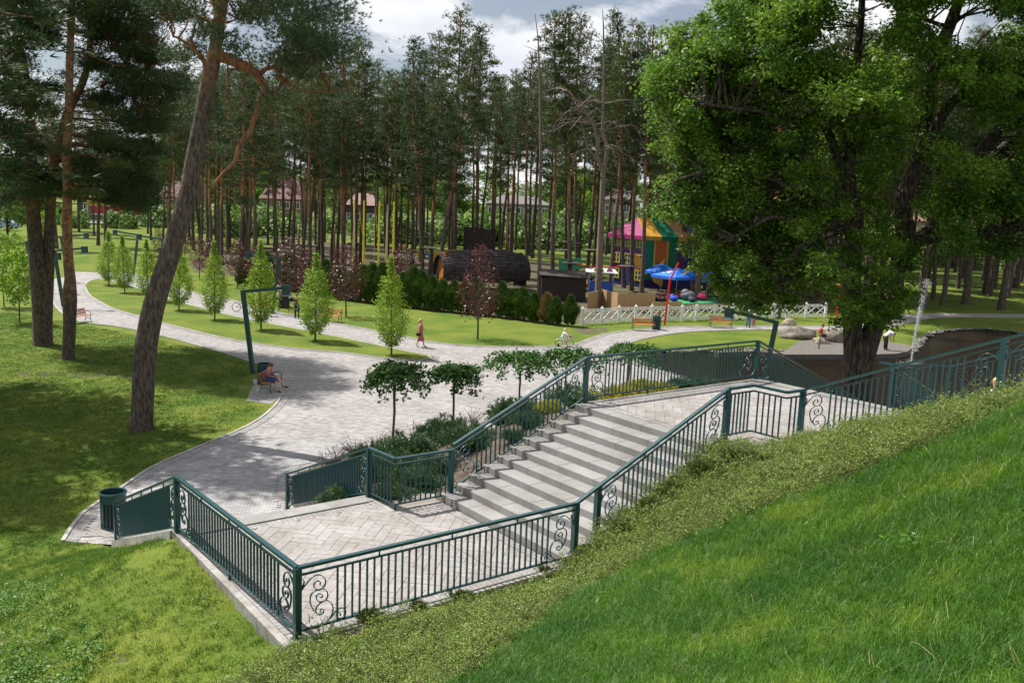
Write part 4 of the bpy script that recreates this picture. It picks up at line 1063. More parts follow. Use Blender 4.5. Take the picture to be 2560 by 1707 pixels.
for i in range(26):
    X = rd.uniform(450, 800); y = rd.uniform(88, 112); p = dep(X, 500, y); rnd_pine(p.x, y, rd.uniform(18, 22), (2, 3, 4), lab_l)
for i in range(22):
    X = rd.uniform(120, 470); y = rd.uniform(110, 160); p = dep(X, 500, y); rnd_pine(p.x, y, rd.uniform(16, 22), (0, 3, 4), lab_l)
for bx, by in ((2143, 688), (2165, 702), (2200, 664), (2220, 681), (2257, 648), (2274, 680), (2309, 656), (2315, 685), (2062, 696), (2345, 650)):
    p = at(bx, by, 0); occ.append((p.x, p.y)); place_pine(rd.choice((0, 2, 4)), (p.x, p.y, 0), (p.x + rd.uniform(-1, 1), p.y, rd.uniform(22, 27)), lab_r, lab_r, 1.05)
for i in range(46):    # behind the oak crown, shading the lawn beyond the pond
    X = rd.uniform(1600, 2120); y = rd.uniform(77, 108); p = dep(X, 540, y)
    if 1640 < X < 1900 and y < 90: continue
    rnd_pine(p.x, y, rd.uniform(22, 27), (0, 1), lab_r)
for i in range(95):
    X = rd.uniform(1560, 2650); y = rd.uniform(88, 165); p = dep(X, 540, y); rnd_pine(p.x, y, rd.uniform(22, 28), (0, 1, 2, 4), lab_r)
for i in range(10):    # the stand goes on to the right of the picture and shades the pond side
    rnd_pine(rd.uniform(55, 80), rd.uniform(50, 95), rd.uniform(22, 27), (0, 2, 4), lab_r)

# bare dead trees
def limb_tree(name, label, cat, specs, material, y, group=None, n=6):
    """specs: (polyline in survey px, start radius, end radius) all near depth y"""
    mb = MB()
    for pl, r0, r1 in specs:
        pts = [dep(a, b, y + (c if len(q) > 2 else 0)) for q in pl for a, b, c in [(q[0], q[1], q[2] if len(q) > 2 else 0)]]
        pts = [Vector(p) for p in pts]
        m = len(pts); mb.tube(pts, [r0 + (r1 - r0) * i / (m - 1) for i in range(m)], n, False)
    return mb
dt_y = at(1371, 708, 0).y
db = empty('dead_tree', at(1371, 708, 0), 0, 'bare dead tree with a bent stem arching left over the pine trunks', 'dead tree')
specs = [([(1371, 712), (1378, 600), (1382, 480), (1386, 396)], .30, .22), ([(1386, 396), (1372, 360), (1374, 320), (1362, 288), (1332, 240), (1300, 205), (1285, 198)], .22, .04),
         ([(1386, 396), (1396, 340), (1384, 300), (1387, 180), (1386, 60), (1384, 22)], .2, .02), ([(1380, 380), (1350, 340), (1335, 285), (1325, 240)], .12, .03)]
rr = random.Random(3)
for i in range(34):
    sx, sy = rr.choice([(1362, 288), (1332, 240), (1310, 213), (1350, 265), (1386, 180), (1387, 240), (1388, 300), (1340, 300), (1376, 350)])
    L = rr.uniform(35, 95); a = rr.choice((-1, -1, 1)); dz = rr.uniform(-4, 4)
    specs.append(([(sx, sy, 0), (sx + a * L * .4, sy - rr.uniform(4, 22), dz * .4), (sx + a * L * .8, sy - rr.uniform(-14, 16), dz), (sx + a * L, sy + rr.uniform(0, 45), dz)], .05, .012))
mb = limb_tree('x', '', '', specs, None, dt_y); mb.v = [tuple(Vector(v) - db.location) for v in mb.v]; mb.build('trunk', M['dead_wood'], db, True)
sn_b = at(1238, 683, 0); sn = empty('dead_tree', sn_b, 0, 'straight grey dead snag with a few bare twigs reaching above the pines', 'dead tree')
specs = [([(1238, 686), (1240, 500), (1242, 350), (1240, 200), (1236, 90), (1229, 32)], .2, .02)]
for i in range(16):
    sy = rr.uniform(60, 420); L = rr.uniform(15, 45); a = rr.choice((-1, 1)); specs.append(([(1240, sy), (1240 + a * L * .6, sy - L * .3), (1240 + a * L, sy - L * rr.uniform(-.3, .6))], .035, .01))
mb = limb_tree('x', '', '', specs, None, sn_b.y); mb.v = [tuple(Vector(v) - sn_b) for v in mb.v]; mb.build('trunk', M['dead_wood'], sn, True)

# the three big pines of the near left lawn
def branch_web(mb, p, q, rnd, r=.03, k=4, ln=.7, segs=4):
    pts = [p.lerp(q, i / segs) + Vector((rnd.uniform(-.12, .12), rnd.uniform(-.12, .12), rnd.uniform(-.1, .14))) * (0 if i in (0,) else 1) for i in range(segs + 1)]
    mb.tube(pts, [r * (1 - .7 * i / segs) for i in range(segs + 1)], 5, False)
    for j in range(k):
        s = pts[rnd.randint(1, segs)]; e = s + Vector((rnd.uniform(-1, 1), rnd.uniform(-1, 1), rnd.uniform(-.5, .8))) * ln
        mb.tube([s, s.lerp(e, .5) + Vector((0, 0, rnd.uniform(-.1, .1))), e], [r * .4, r * .28, r * .12], 4, False)
def near_pine(base, label, y, trunks, limbs, clusters, seed, needle='needle_dark', cdep=2.2, zsp=6.0, dn=1.0):
    rnd = random.Random(seed); g = np.random.default_rng(seed)
    root = empty('pine_tree', base, 0, label, 'pine'); tm = MB(); ppu = 2062.0
    all_nodes = []
    for pl, split in trunks:
        pts = [dep(a, b, y + (yy if yy else 0)) for a, b, w_, yy in pl]; rad = [w_ / ppu * (y * 1.0) / 2 for a, b, w_, yy in pl]
        # smooth
        P3 = []; Rr = []
        for i in range(len(pts) - 1):
            for k in range(4):
                t = k / 4; p0, p1, p2, p3 = pts[max(i - 1, 0)], pts[i], pts[i + 1], pts[min(i + 2, len(pts) - 1)]
                P3.append(.5 * ((2 * p1) + (p2 - p0) * t + (2 * p0 - 5 * p1 + 4 * p2 - p3) * t * t + (3 * p1 - p0 - 3 * p2 + p3) * t ** 3)); Rr.append(rad[i] + (rad[i + 1] - rad[i]) * t)
        P3.append(pts[-1]); Rr.append(rad[-1])
        n = len(P3); ks = max(1, min(n - 2, int(n * split)))
        P3[0] = P3[0] - Vector((0, 0, .3)); Rr[0] *= 1.18
        tm.cm = 0; tm.tube(P3[:ks + 1], Rr[:ks + 1], 18, False); tm.cm = 1; tm.tube(P3[ks:], Rr[ks:], 14)
        all_nodes += [(p, r) for p, r in zip(P3[ks // 2:], Rr[ks // 2:])]
    lm = MB(); lm.cm = 0
    for pl, r0, r1 in limbs:
        pts = [dep(a, b, y + c) for a, b, c in pl]; m = len(pts)
        lm.tube(pts, [r0 + (r1 - r0) * i / (m - 1) for i in range(m)], 8, False); all_nodes += [(p, .05) for p in pts]
    P = []; D = []
    for cx, cy, cr in clusters:
        for sub in range(max(1, int(cr / 8.5 * dn))):
            yy = y + rnd.uniform(-cdep, cdep); c = dep(cx + rnd.uniform(-cr, cr) * .75, cy + rnd.uniform(-cr, cr) * .6, yy); r = rnd.uniform(.35, .75) * (.8 + cr / 120)
            near = min(all_nodes, key=lambda q: (q[0] - c).length + (2.0 if q[0].z > c.z + .5 else 0))[0]
            branch_web(lm, near, c, rnd, .035, 4, .6)
            m = int(270 * r); off = g.normal(size=(m, 3)) * np.array([r, r, r * .38]) * .62
            P.append(np.array(c) + off); D.append(unit(off + g.normal(size=(m, 3)) * .2 + np.array([0, 0, .25])))
    P = np.concatenate(P); D = np.concatenate(D); V = tufts(P, D, 8, .17, .024, .85)
    inv = Vector(base)
    tm.v = [tuple(Vector(v) - inv) for v in tm.v]; lm.v = [tuple(Vector(v) - inv) for v in lm.v]
    pb_m = pine_bark(zsp, 'pine_bark'); tm.build('trunk', [pb_m, pb_m], root, True); lm.build('branches', [M['bark_orange']], root, True)
    o = link(bpy.data.objects.new('crown', tri_mesh('crown', V - np.array(inv), M[needle])), root)
    return root
y1 = at(325, 987, 0).y
near_pine(at(325, 987, 0), 'large leaning pine crossing the picture, grey below and orange above, on the near lawn', y1,
    [([(325, 990, 54, 0), (327, 940, 50, 0), (333, 820, 50, 0), (347, 730, 50, 0), (366, 660, 47, 0), (392, 580, 45, 0), (416, 500, 42, 0), (435, 430, 39, 0), (447, 360, 38, 0), (462, 280, 34, 0), (474, 210, 32, 0), (484, 165, 36, 0), (495, 110, 28, 0), (505, 40, 27, 0), (513, -20, 25, 0), (522, -120, 25, .3), (530, -230, 18, .5), (535, -340, 10, .6), (540, -420, 4, .6)], .70),
     ([(500, 22, 16, 0), (488, 0, 15, .2), (470, -40, 12, .4), (440, -110, 9, .8), (420, -190, 5, 1.2)], .02)],
    [([(500, 128, 0), (530, 138, -.1), (560, 152, -.3), (590, 170, -.5), (603, 190, -.6), (612, 205, -.7)], .20, .13), ([(612, 205, -.7), (600, 228, -.7), (588, 262, -.8), (575, 300, -.9), (556, 325, -1), (545, 350, -1), (540, 372, -1.1), (515, 396, -1.1), (494, 420, -1.2)], .11, .05),
     ([(595, 172, -.5), (612, 158, -.4), (630, 155, -.2), (642, 170, -.1), (636, 182, 0)], .09, .05), ([(640, 175, 0), (665, 195, .2), (700, 212, .4), (760, 208, .8), (800, 205, 1)], .05, .015),
     ([(612, 205, -.7), (630, 215, -.6), (660, 225, -.4), (700, 250, -.2), (730, 285, 0)], .06, .015), ([(615, 208, -.7), (628, 225, -.9), (620, 250, -1), (632, 275, -1.1), (628, 298, -1.2)], .05, .015),
     ([(555, 158, -.3), (530, 160, -.5), (524, 178, -.7), (526, 205, -.8), (518, 225, -.9), (530, 245, -1), (524, 275, -1.1)], .05, .02), ([(478, 158, 0), (462, 130, -.2), (440, 108, -.4), (410, 88, -.6), (398, 84, -.7)], .10, .03),
     ([(490, 52, 0), (460, 40, .2), (420, 30, .5), (385, 20, .8), (360, 24, .9)], .09, .03), ([(508, 56, 0), (525, 52, -.2), (545, 44, -.4)], .06, .02), ([(478, 150, 0), (450, 120, .2), (440, 90, .3), (448, 60, .5), (455, 40, .6)], .05, .02),
     ([(545, 370, -1.1), (580, 365, -1.1), (620, 385, -1)], .03, .01), ([(575, 300, -.9), (545, 330, -.7), (520, 360, -.5)], .03, .01), ([(494, 420, -1.2), (500, 440, -1.2), (530, 455, -1.2), (560, 470, -1.1)], .04, .01)],
    [(640, 25, 60), (700, 50, 60), (745, 95, 50), (700, 120, 55), (735, 20, 50), (680, 85, 50), (655, 150, 28), (600, 20, 45), (560, -10, 45), (460, 78, 28), (430, 118, 30), (505, 92, 20), (545, 115, 16), (430, 15, 40), (400, -5, 50), (500, -60, 70), (600, -60, 70), (440, -120, 60), (560, -160, 80), (640, -120, 60), (520, -250, 70), (480, -330, 50), (560, -330, 50),
     (760, 130, 30), (690, 160, 28), (620, 230, 16), (560, 455, 14), (480, 250, 12)], 41, 'needle_blue', 3.0, 13.0, .62)
y2 = at(98, 792, 0).y
near_pine(at(98, 792, 0), 'double-trunked pine at far left, the two stems parting above head height', y2,
    [([(99, 796, 44, 0), (97, 740, 42, 0), (93, 680, 40, 0), (88, 630, 38, 0), (84, 585, 34, 0), (77, 500, 30, 0), (73, 430, 26, 0), (71, 340, 24, 0), (69, 270, 22, 0), (60, 190, 18, 0), (45, 100, 14, 0), (30, 0, 12, 0), (25, -120, 8, 0), (25, -220, 4, 0)], .36),
     ([(106, 780, 26, .3), (108, 700, 26, .3), (111, 620, 26, .3), (113, 560, 24, .3), (116, 480, 22, .3), (119, 420, 20, .3), (130, 350, 19, .3), (152, 270, 18, .3), (178, 215, 17, .3), (198, 165, 15, .3), (207, 100, 13, .3), (205, 10, 11, .3), (200, -100, 8, .3), (198, -200, 4, .3)], .40)],
    [([(70, 270, 0), (40, 262, -.5), (0, 268, -1)], .07, .03), ([(195, 170, .3), (240, 140, 0), (290, 150, -.6), (340, 160, -1)], .06, .02), ([(178, 215, .3), (230, 200, .6), (300, 215, 1)], .05, .02)],
    [(30, 60, 60), (10, 140, 55), (35, 215, 45), (20, 300, 40), (80, 30, 45), (0, 20, 60), (100, 80, 26), (60, 330, 45), (25, 400, 50), (100, 400, 36), (95, 450, 28), (240, 30, 60), (300, 45, 60), (250, 95, 45), (310, 110, 50), (360, 130, 45), (225, 145, 34), (270, 180, 45), (330, 190, 50), (385, 190, 38), (360, 240, 40), (250, 240, 40), (300, 280, 45), (340, 330, 38), (300, 360, 50), (320, 420, 45), (285, 450, 40), (330, 470, 26), (190, 370, 26), (260, 330, 40), (235, 400, 36), (150, -60, 60), (30, -80, 70), (240, -60, 70), (320, -40, 60), (200, -160, 60), (380, 20, 40), (60, -170, 50), (20, 460, 30), (80, 250, 20), (115, 200, 16), (245, 455, 22), (350, 280, 34), (130, 430, 26)], 42, 'needle_dark', 3.4, 7.5, 2.3)
y3 = at(155, 824, 0).y
near_pine(at(155, 824, 0), 'slim straight pine with a swollen knot low on its orange trunk, at left', y3,
    [([(156, 828, 30, 0), (158, 790, 28, 0), (160, 740, 28, 0), (160, 690, 32, 0), (160, 670, 31, 0), (161, 640, 24, 0), (157, 600, 22, 0), (154, 520, 21, 0), (155, 430, 20, 0), (154, 350, 19, 0), (158, 250, 17, 0), (160, 150, 16, 0), (163, 60, 15, 0), (166, -20, 13, 0), (168, -130, 9, 0), (170, -230, 4, 0)], .26)],
    [([(164, 120, 0), (200, 125, .4), (260, 150, .8), (290, 152, 1)], .05, .02), ([(158, 240, 0), (120, 270, -.4), (80, 262, -.7)], .05, .02), ([(158, 358, 0), (200, 355, .3), (243, 372, .6)], .05, .015), ([(160, 50, 0), (120, 48, -.3), (95, 60, -.5)], .05, .02), ([(163, 40, 0), (210, 30, .4), (250, 45, .8)], .05, .02)],
    [(130, 15, 28), (200, 20, 30), (180, 75, 16), (120, 60, 16), (165, 175, 14), (200, 240, 14), (230, 310, 24), (150, 350, 12), (185, 400, 20), (170, 455, 20), (150, -50, 50), (210, -80, 50), (130, -130, 45), (200, -180, 40), (95, 110, 14), (130, 250, 12), (215, 440, 22), (265, 375, 20)], 43, 'needle', 1.2, 3.6)
# pines outside the frame whose shade falls on the near lawn
for x, y, hh, tp in ((-23.5, 29, 20, 1), (-28, 34, 22, 0), (-25, 22, 18, 0), (-20.6, 33.5, 24, 1), (-27, 39, 21, 0), (-34, 35, 22, 1)):
    place_pine(tp, (x, y, 0), (x + .4, y, hh), 'pine on the lawn just outside the left edge of the view', 'pines left of the view', 1.5)

# the big oak
oy = 37.0
def dq(a, b, c=0): return dep(a, b, oy + c)
ob = dq(1967, 952); ob.z = 0.0
oak = empty('oak_tree', ob, 0, 'huge old oak with a forked trunk beside the pond, filling the right of the view', 'oak')
om = MB()
def limb(pl, n=10):
    pts = [dq(a, b, c) for a, b, w_, c in pl]; rad = [w_ / 2062 * oy / 2 for a, b, w_, c in pl]; P3 = []; Rr = []
    for i in range(len(pts) - 1):
        p0, p1, p2, p3 = pts[max(i - 1, 0)], pts[i], pts[i + 1], pts[min(i + 2, len(pts) - 1)]
        for k in range(4):
            t = k / 4; P3.append(.5 * ((2 * p1) + (p2 - p0) * t + (2 * p0 - 5 * p1 + 4 * p2 - p3) * t * t + (3 * p1 - p0 - 3 * p2 + p3) * t ** 3)); Rr.append(rad[i] + (rad[i + 1] - rad[i]) * t)
    P3.append(pts[-1]); Rr.append(rad[-1]); om.tube(P3, Rr, n, True); return P3
on = []
on += limb([(1968, 985, 92, 0), (1968, 940, 76, 0), (1969, 890, 70, 0), (1971, 840, 68, 0), (1975, 800, 70, 0), (1979, 778, 64, 0)], 20)
on += limb([(1964, 830, 52, 0), (1959, 770, 43, 0), (1957, 710, 40, 0), (1958, 640, 37, 0), (1962, 560, 35, -.2), (1958, 500, 48, -.4), (1950, 460, 46, -.5), (1945, 420, 40, -.6), (1950, 330, 30, -.6), (1960, 230, 24, -.3), (1970, 120, 18, 0), (1980, 0, 14, 0), (1975, -120, 8, 0)], 14)
on += limb([(1984, 812, 54, 0), (2002, 765, 46, .1), (2018, 720, 43, .2), (2040, 670, 40, .3), (2062, 615, 37, .5), (2080, 570, 36, .6), (2080, 530, 44, .7), (2072, 490, 42, .7), (2078, 450, 40, .7), (2095, 410, 36, .8), (2112, 360, 34, .8), (2122, 290, 32, .8), (2130, 230, 30, .8), (2138, 170, 28, .8), (2160, 110, 28, .8), (2185, 50, 26, .8), (2205, -10, 22, .9), (2230, -120, 14, 1), (2240, -220, 6, 1)], 14)
on += limb([(1955, 500, 34, -.5), (1925, 455, 32, -.8), (1895, 410, 30, -1.2), (1868, 380, 24, -1.6), (1830, 350, 16, -2), (1790, 340, 9, -2.4)])
on += limb([(1950, 530, 30, -.3), (1920, 495, 28, -1), (1880, 455, 22, -1.5), (1845, 435, 16, -2), (1800, 425, 10, -2.5)])
on += limb([(1955, 470, 26, -.5), (1925, 500, 22, -1.5), (1890, 530, 20, -2.2), (1850, 560, 16, -2.8), (1820, 590, 13, -3), (1800, 625, 11, -3), (1788, 660, 7, -3)])
on += limb([(1890, 530, 14, -2.2), (1850, 520, 12, -2.6), (1810, 505, 10, -3), (1770, 500, 8, -3.4), (1730, 520, 6, -3.8), (1690, 545, 4, -4)])
on += limb([(1945, 420, 24, -.6), (1900, 300, 20, -1), (1850, 220, 18, -1.5), (1825, 170, 16, -1.8), (1800, 120, 12, -2), (1770, 40, 8, -2)])
on += limb([(1850, 220, 16, -1.5), (1900, 180, 15, -.5), (1935, 185, 12, .2), (1970, 150, 8, .6)])
on += limb([(2110, 370, 26, .8), (2150, 290, 24, .4), (2185, 235, 22, 0), (2215, 210, 16, -.3), (2200, 150, 10, -.5)])
on += limb([(2070, 600, 34, .5), (2110, 550, 32, 1), (2150, 510, 30, 1.2), (2180, 450, 28, 1.2), (2215, 400, 28, 1.2), (2250, 350, 26, 1), (2290, 300, 26, 1), (2330, 240, 24, 1), (2400, 150, 18, 1), (2480, 60, 10, 1)], 12)
on += limb([(2215, 410, 26, 1.2), (2270, 370, 24, 1.6), (2330, 320, 24, 1.6), (2400, 270, 20, 1.6), (2480, 230, 12, 1.6)])
on += limb([(2090, 560, 26, .6), (2140, 550, 22, 0), (2200, 535, 18, -.6), (2260, 540, 12, -1)])
on += limb([(1870, 380, 12, -1.6), (1820, 300, 10, -2.5), (1760, 260, 9, -3), (1690, 250, 7, -3.4), (1620, 240, 4, -3.6)])
on += limb([(1800, 425, 10, -2.5), (1740, 400, 9, -3), (1680, 390, 7, -3.4), (1600, 400, 5, -3.6), (1540, 420, 3, -3.6)])
on += limb([(2205, 40, 12, .9), (2175, 60, 9, .6), (2100, 40, 8, .3), (2085, 65, 7, .2), (2060, 80, 5, 0)])
om.v = [tuple(Vector(v) - ob) for v in om.v]; om.build('trunk', M['bark_oak'], oak, True)
tips = [p for p in on]
outline = [(1508, 235), (1500, 190), (1525, 140), (1568, 90), (1590, 60), (1640, 25), (1700, -30), (1800, -90), (2000, -150), (2300, -200), (2500, -180), (2560, 200), (2540, 480), (2400, 560), (2330, 600), (2270, 560), (2200, 590), (2150, 600), (2095, 650), (2060, 735), (1990, 750), (1935, 740), (1915, 690), (1890, 650), (1845, 680), (1835, 705), (1790, 690), (1750, 722), (1710, 712), (1690, 700), (1675, 680), (1650, 660), (1632, 640), (1605, 610), (1600, 560), (1615, 520), (1545, 495), (1520, 465), (1560, 400), (1518, 340), (1505, 290)]
holes = [(1955, 55, 28), (1972, 100, 28), (1962, 20, 24), (2225, 75, 20), (2180, 45, 14), (2090, 420, 20), (2230, 300, 18), (2305, 330, 16), (2140, 640, 16), (2110, 400, 10), (1920, 440, 6), (2085, 520, 8), (2250, 350, 6), (2190, 250, 4)]
oP = []; oN = []; orr = random.Random(9); og = np.random.default_rng(9); lb_ = MB(); ncl = 0
olx = [o_[0] for o_ in outline]
tries = 0
while ncl < 920 and tries < 16000:
    tries += 1; X = orr.uniform(1470, 2520); Y = orr.uniform(-160, 755)
    if not bool(in_poly(np.array([X]), np.array([Y]), outline)[0]): continue
    if any((X - a) ** 2 + (Y - b) ** 2 < (c + 40) ** 2 for a, b, c in holes): continue
    if 1870 < X < 2130 and 240 < Y < 640 and orr.random() < .48: continue
    if X > 2070 and Y > 560 and orr.random() < .3: continue
    c_ = orr.gauss(0, 1) * 2.2 + (-1.6 if X < 1900 else -.9)
    hx = min(abs(X - 1980) / 480, 1); c_ *= (1 - hx * .5)
    p = dq(X, Y, c_); r = orr.uniform(.35, .75) * (1 if Y < 600 else .75)
    q = min(tips, key=lambda t_: (t_ - p).length)
    if orr.random() < .8:
        md = q.lerp(p, .5) + Vector((orr.uniform(-.25, .25), orr.uniform(-.3, .3), orr.uniform(-.1, .4))); lb_.tube([q, md, p], [.045, .028, .012], 5, False)
    for s_ in range(4):
        e = p + Vector((orr.uniform(-1, 1), orr.uniform(-1, 1), orr.uniform(-.6, .7))) * r; lb_.tube([p, e], [.012, .004], 3, False)
        m = int(165 * r); off = og.normal(size=(m, 3)) * r * np.array([.42, .42, .27]); oP.append(np.array(e) + off); oN.append(unit(off + np.array([0, 0, .3])))
    ncl += 1
oP = np.concatenate(oP); oN = np.concatenate(oN)
V = leaves(oP, .142, .5, .62, .45, oN)
lb_.v = [tuple(Vector(v) - ob) for v in lb_.v]; lb_.build('twigs', M['bark_oak'], oak)
link(bpy.data.objects.new('crown', tri_mesh('crown', V - np.array(ob), M['oak_leaf'], 4)), oak)
for o_ in oak.children: pass

# hornbeams in a row on the island lawn
def leafy_template(seed, H, prof, nl, size, matn, trunk_r=.05, clear=.6, nb=34, up=.5, branch_up=1.2):
    """prof(f) gives crown radius at height fraction f"""
    rnd = random.Random(seed); g = np.random.default_rng(seed); mb = MB()
    mb.tube(wobble((0, 0, -.1), (0, 0, H * .96), 8, .03, seed), [trunk_r * (1 - .85 * i / 8) + .006 for i in range(9)], 7, False)
    P = []; O = []
    for b in range(nb):
        f = (b + rnd.random()) / nb; z = clear + (H - clear) * f; r = prof(f); a = b * 2.4 + rnd.uniform(-.4, .4)
        z0 = max(clear * .8, z - r * branch_up); e = Vector((math.cos(a) * r, math.sin(a) * r, z)); md = Vector((e.x * .55, e.y * .55, (z0 + z) / 2 + .05))
        mb.tube([Vector((0, 0, z0)), md, e], [trunk_r * .35 * (1 - .6 * f), trunk_r * .2, .004], 4, False)
        m = int(nl / nb * (.5 + r / (prof(.4) + 1e-3))); t = g.uniform(.25, 1.08, m)[:, None] ** .7
        pts = np.array(md) * (1 - t) + np.array(e) * t; pts[:, 2] = z0 + (z - z0) * t[:, 0]
        off = g.normal(size=(m, 3)) * .13 * (.5 + r); pts += off; P.append(pts); O.append(unit(pts - np.array([0, 0, z])))
    P = np.concatenate(P); O = np.concatenate(O)
    return mb.mesh('trunk', M['bark_grey'], True), tri_mesh('crown', leaves(P, size, up, .6, .35, O), M[matn], 4), H
hp = lambda f: max(.05, (1.0 if f < .34 else (1 - (f - .34) / .66) ** .9 * 1.0) * (.28 + .72 * min(1, f / .3)) * .98) if f < .8 else .17 * (1.06 - f) / .26
HB = [leafy_template(s, 5.2, hp, 5200, .115, 'lime_leaf', .055, .55, 60, .4) for s in (21, 22, 23)]
hb = [(250, 655, 532, 'first hornbeam of the row, at the far tip of the grass island'), (287, 672, 543, 'second hornbeam from the far end of the row, slightly narrower'),
      (341, 690, 552, 'third hornbeam from the far end, left of the leaning pine trunk'), (411, 712, 560, 'hornbeam just right of the leaning pine trunk, tall needle-like tip'),
      (493, 734, 555, 'rounded hornbeam in the middle of the row with a spiky top'), (600, 757, 555, 'hornbeam in the row seen through the near lamp post arm'),
      (724, 782, 582, 'hornbeam right of the near lamp head, in the row on the grass island'), (899, 815, 592, 'nearest hornbeam at the right tip of the grass island')]
def place_tpl(tpls, i, name, base, H, label, cat, group, ws=1.0, rz=None):
    tm, cm, H0 = tpls[i % len(tpls)]; k = H / H0; o = empty(name, base, R(0, 6.28) if rz is None else rz, label, cat, group); o.scale = (k * ws, k * ws, k)
    put('trunk', tm, o); put('crown', cm, o); return o
for i, (X, Y, T, lb) in enumerate(hb):
    b = at(X, Y, .04); H = dep(X, T, b.y).z; _h = place_tpl(HB, i, 'hornbeam_tree', b, H, lb, 'tree', 'hornbeams in a row on the grass island', R(.82, 1.02) * 5.2 / H * 1.0); _h.rotation_euler = (R(-.035, .035), R(-.035, .035), _h.rotation_euler.z)
# young maples at far left
mp = lambda f: .75 * math.sin(math.pi * min(1, f * .9 + .08)) ** .7 + .1
ML = [leafy_template(s, 4.2, mp, 1900, .15, 'maple_leaf', .04, 1.3, 26, .6, .6) for s in (31, 32)]
for i, (X, Y, H, lb) in enumerate([(45, 742, 4.6, 'bright young maple with a thin stem at the far left edge'), (10, 705, 4.4, 'second young maple, cut off by the left edge of the picture'), (38, 640, 4.2, 'pale green sapling further back on the left lawn'), (5, 640, 4.2, 'far sapling at the left edge beside the cross path'), (100, 560, 4.5, 'light green young tree behind the double-trunked pine')]):
    place_tpl(ML, i, 'maple_sapling', at(X, Y, 0), H, lb, 'tree', 'young maples on the left lawn')
# purple-leaved trees
pp = lambda f: .95 * math.sin(math.pi * min(1, f ** .8 * .93 + .05)) ** .8 * (1 - .25 * f) + .08
PL = [leafy_template(s, 4.6, pp, 1050, .125, 'purple_leaf', .045, 1.2, 48, .3, 1.0) for s in (51, 52, 53)]
pl_ = [(1097, 779, 562, 'purple-leaved tree alone on the upper lawn before the barrel cabin'), (795, 727, 560, 'purple-leaved tree behind the path, left of the blue trampoline rim'), (663, 705, 545, 'reddest purple tree, beside the far lamp post'), (920, 700, 560, 'purple-leaved tree in front of the trampoline and tyres'),
       (545, 660, 548, 'purple-leaved tree right of the spiky middle hornbeam'), (458, 640, 540, 'purple-leaved tree right of the leaning trunk, far side of the path'), (480, 650, 548, 'smaller purple tree tucked beside its neighbour near the leaning trunk'), (585, 665, 560, 'purple-leaved tree between two hornbeams by the thuja hedge'), (705, 690, 570, 'purple-leaved tree half hidden by the hornbeam near the lamp head'), (365, 590, 520, 'small purple tree far up the lawn left of the leaning trunk'), (425, 600, 520, 'distant purple tree just right of the leaning trunk')]
for i, (X, Y, T, lb) in enumerate(pl_):
    b = at(X, Y, 0); H = dep(X, T, b.y).z; place_tpl(PL, i, 'purple_tree', b, H, lb, 'tree', 'purple-leaved trees along the second path', R(1.0, 1.3))
# umbrella elms on the bank
def elm(seed, H, cr, nl=1500):
    rnd = random.Random(seed); g = np.random.default_rng(seed); mb = MB(); hz = H * .86
    mb.tube(wobble((0, 0, -.3), (0, 0, hz), 8, .02, seed), [.05, .045, .042, .04, .04, .04, .042, .05, .055], 8, False); P = []; N = []
    for b in range(26):
        a = b * 2.4 + rnd.uniform(-.3, .3); L = cr * rnd.uniform(.55, 1.08); pk = rnd.uniform(.2, .55); drop = rnd.uniform(.4, 1.2)
        pts = []
        for i in range(7):
            t = i / 6; pts.append(Vector((math.cos(a + .15 * t) * L * t, math.sin(a + .15 * t) * L * t, hz + pk * math.sin(min(1, t * 1.7) * math.pi / 2) - drop * max(0, t - .35) ** 1.7 * 1.6)))
        mb.tube(pts, [.018, .014, .011, .008, .006, .004, .003], 4, False)
        m = int(nl / 26); t = g.uniform(.12, 1.0, m); idx = np.minimum((t * 6).astype(int), 5); A = np.array(pts); q = A[idx] + (A[idx + 1] - A[idx]) * (t * 6 - idx)[:, None]
        q += g.normal(size=(m, 3)) * np.array([.10, .10, .06]); P.append(q); N.append(unit(np.c_[np.cos(a) * t * .8, np.sin(a) * t * .8, np.full(m, .8)]))
    P = np.concatenate(P); N = np.concatenate(N); return mb, leaves(P, .125, .25, .74, .3, N)
for i, (X, Yb, T, cr, gz, lb) in enumerate([(903, 1048, 824, .95, .3, 'leftmost umbrella elm of the bank, dark drooping crown above the junipers'), (1040, 995, 830, .85, .3, 'second umbrella elm from the left, lighter green crown'),
        (1190, 950, 800, 1.25, .3, 'third and widest umbrella elm, dark crown behind the handrail'), (1298, 925, 797, 1.15, .3, 'umbrella elm half hidden by the sloping handrail near its top post'), (1442, 905, 788, 1.1, .3, 'umbrella elm seen through the railing of the upper landing')]):
    b = at(X, Yb, .5); b.z = tz(b.x, b.y)
    H = (dep(X, T, b.y).z - b.z) / 1.08
    mb, V = elm(60 + i, H, cr * (b.y / 30) ** .5 * 1.2, 3400); o = empty('umbrella_elm', b, 0, lb, 'tree', 'umbrella elms along the planted bank')
    mb.build('trunk', M['bark_grey'], o, True); link(bpy.data.objects.new('crown', tri_mesh('crown', V, M['elm_leaf'], 4)), o)
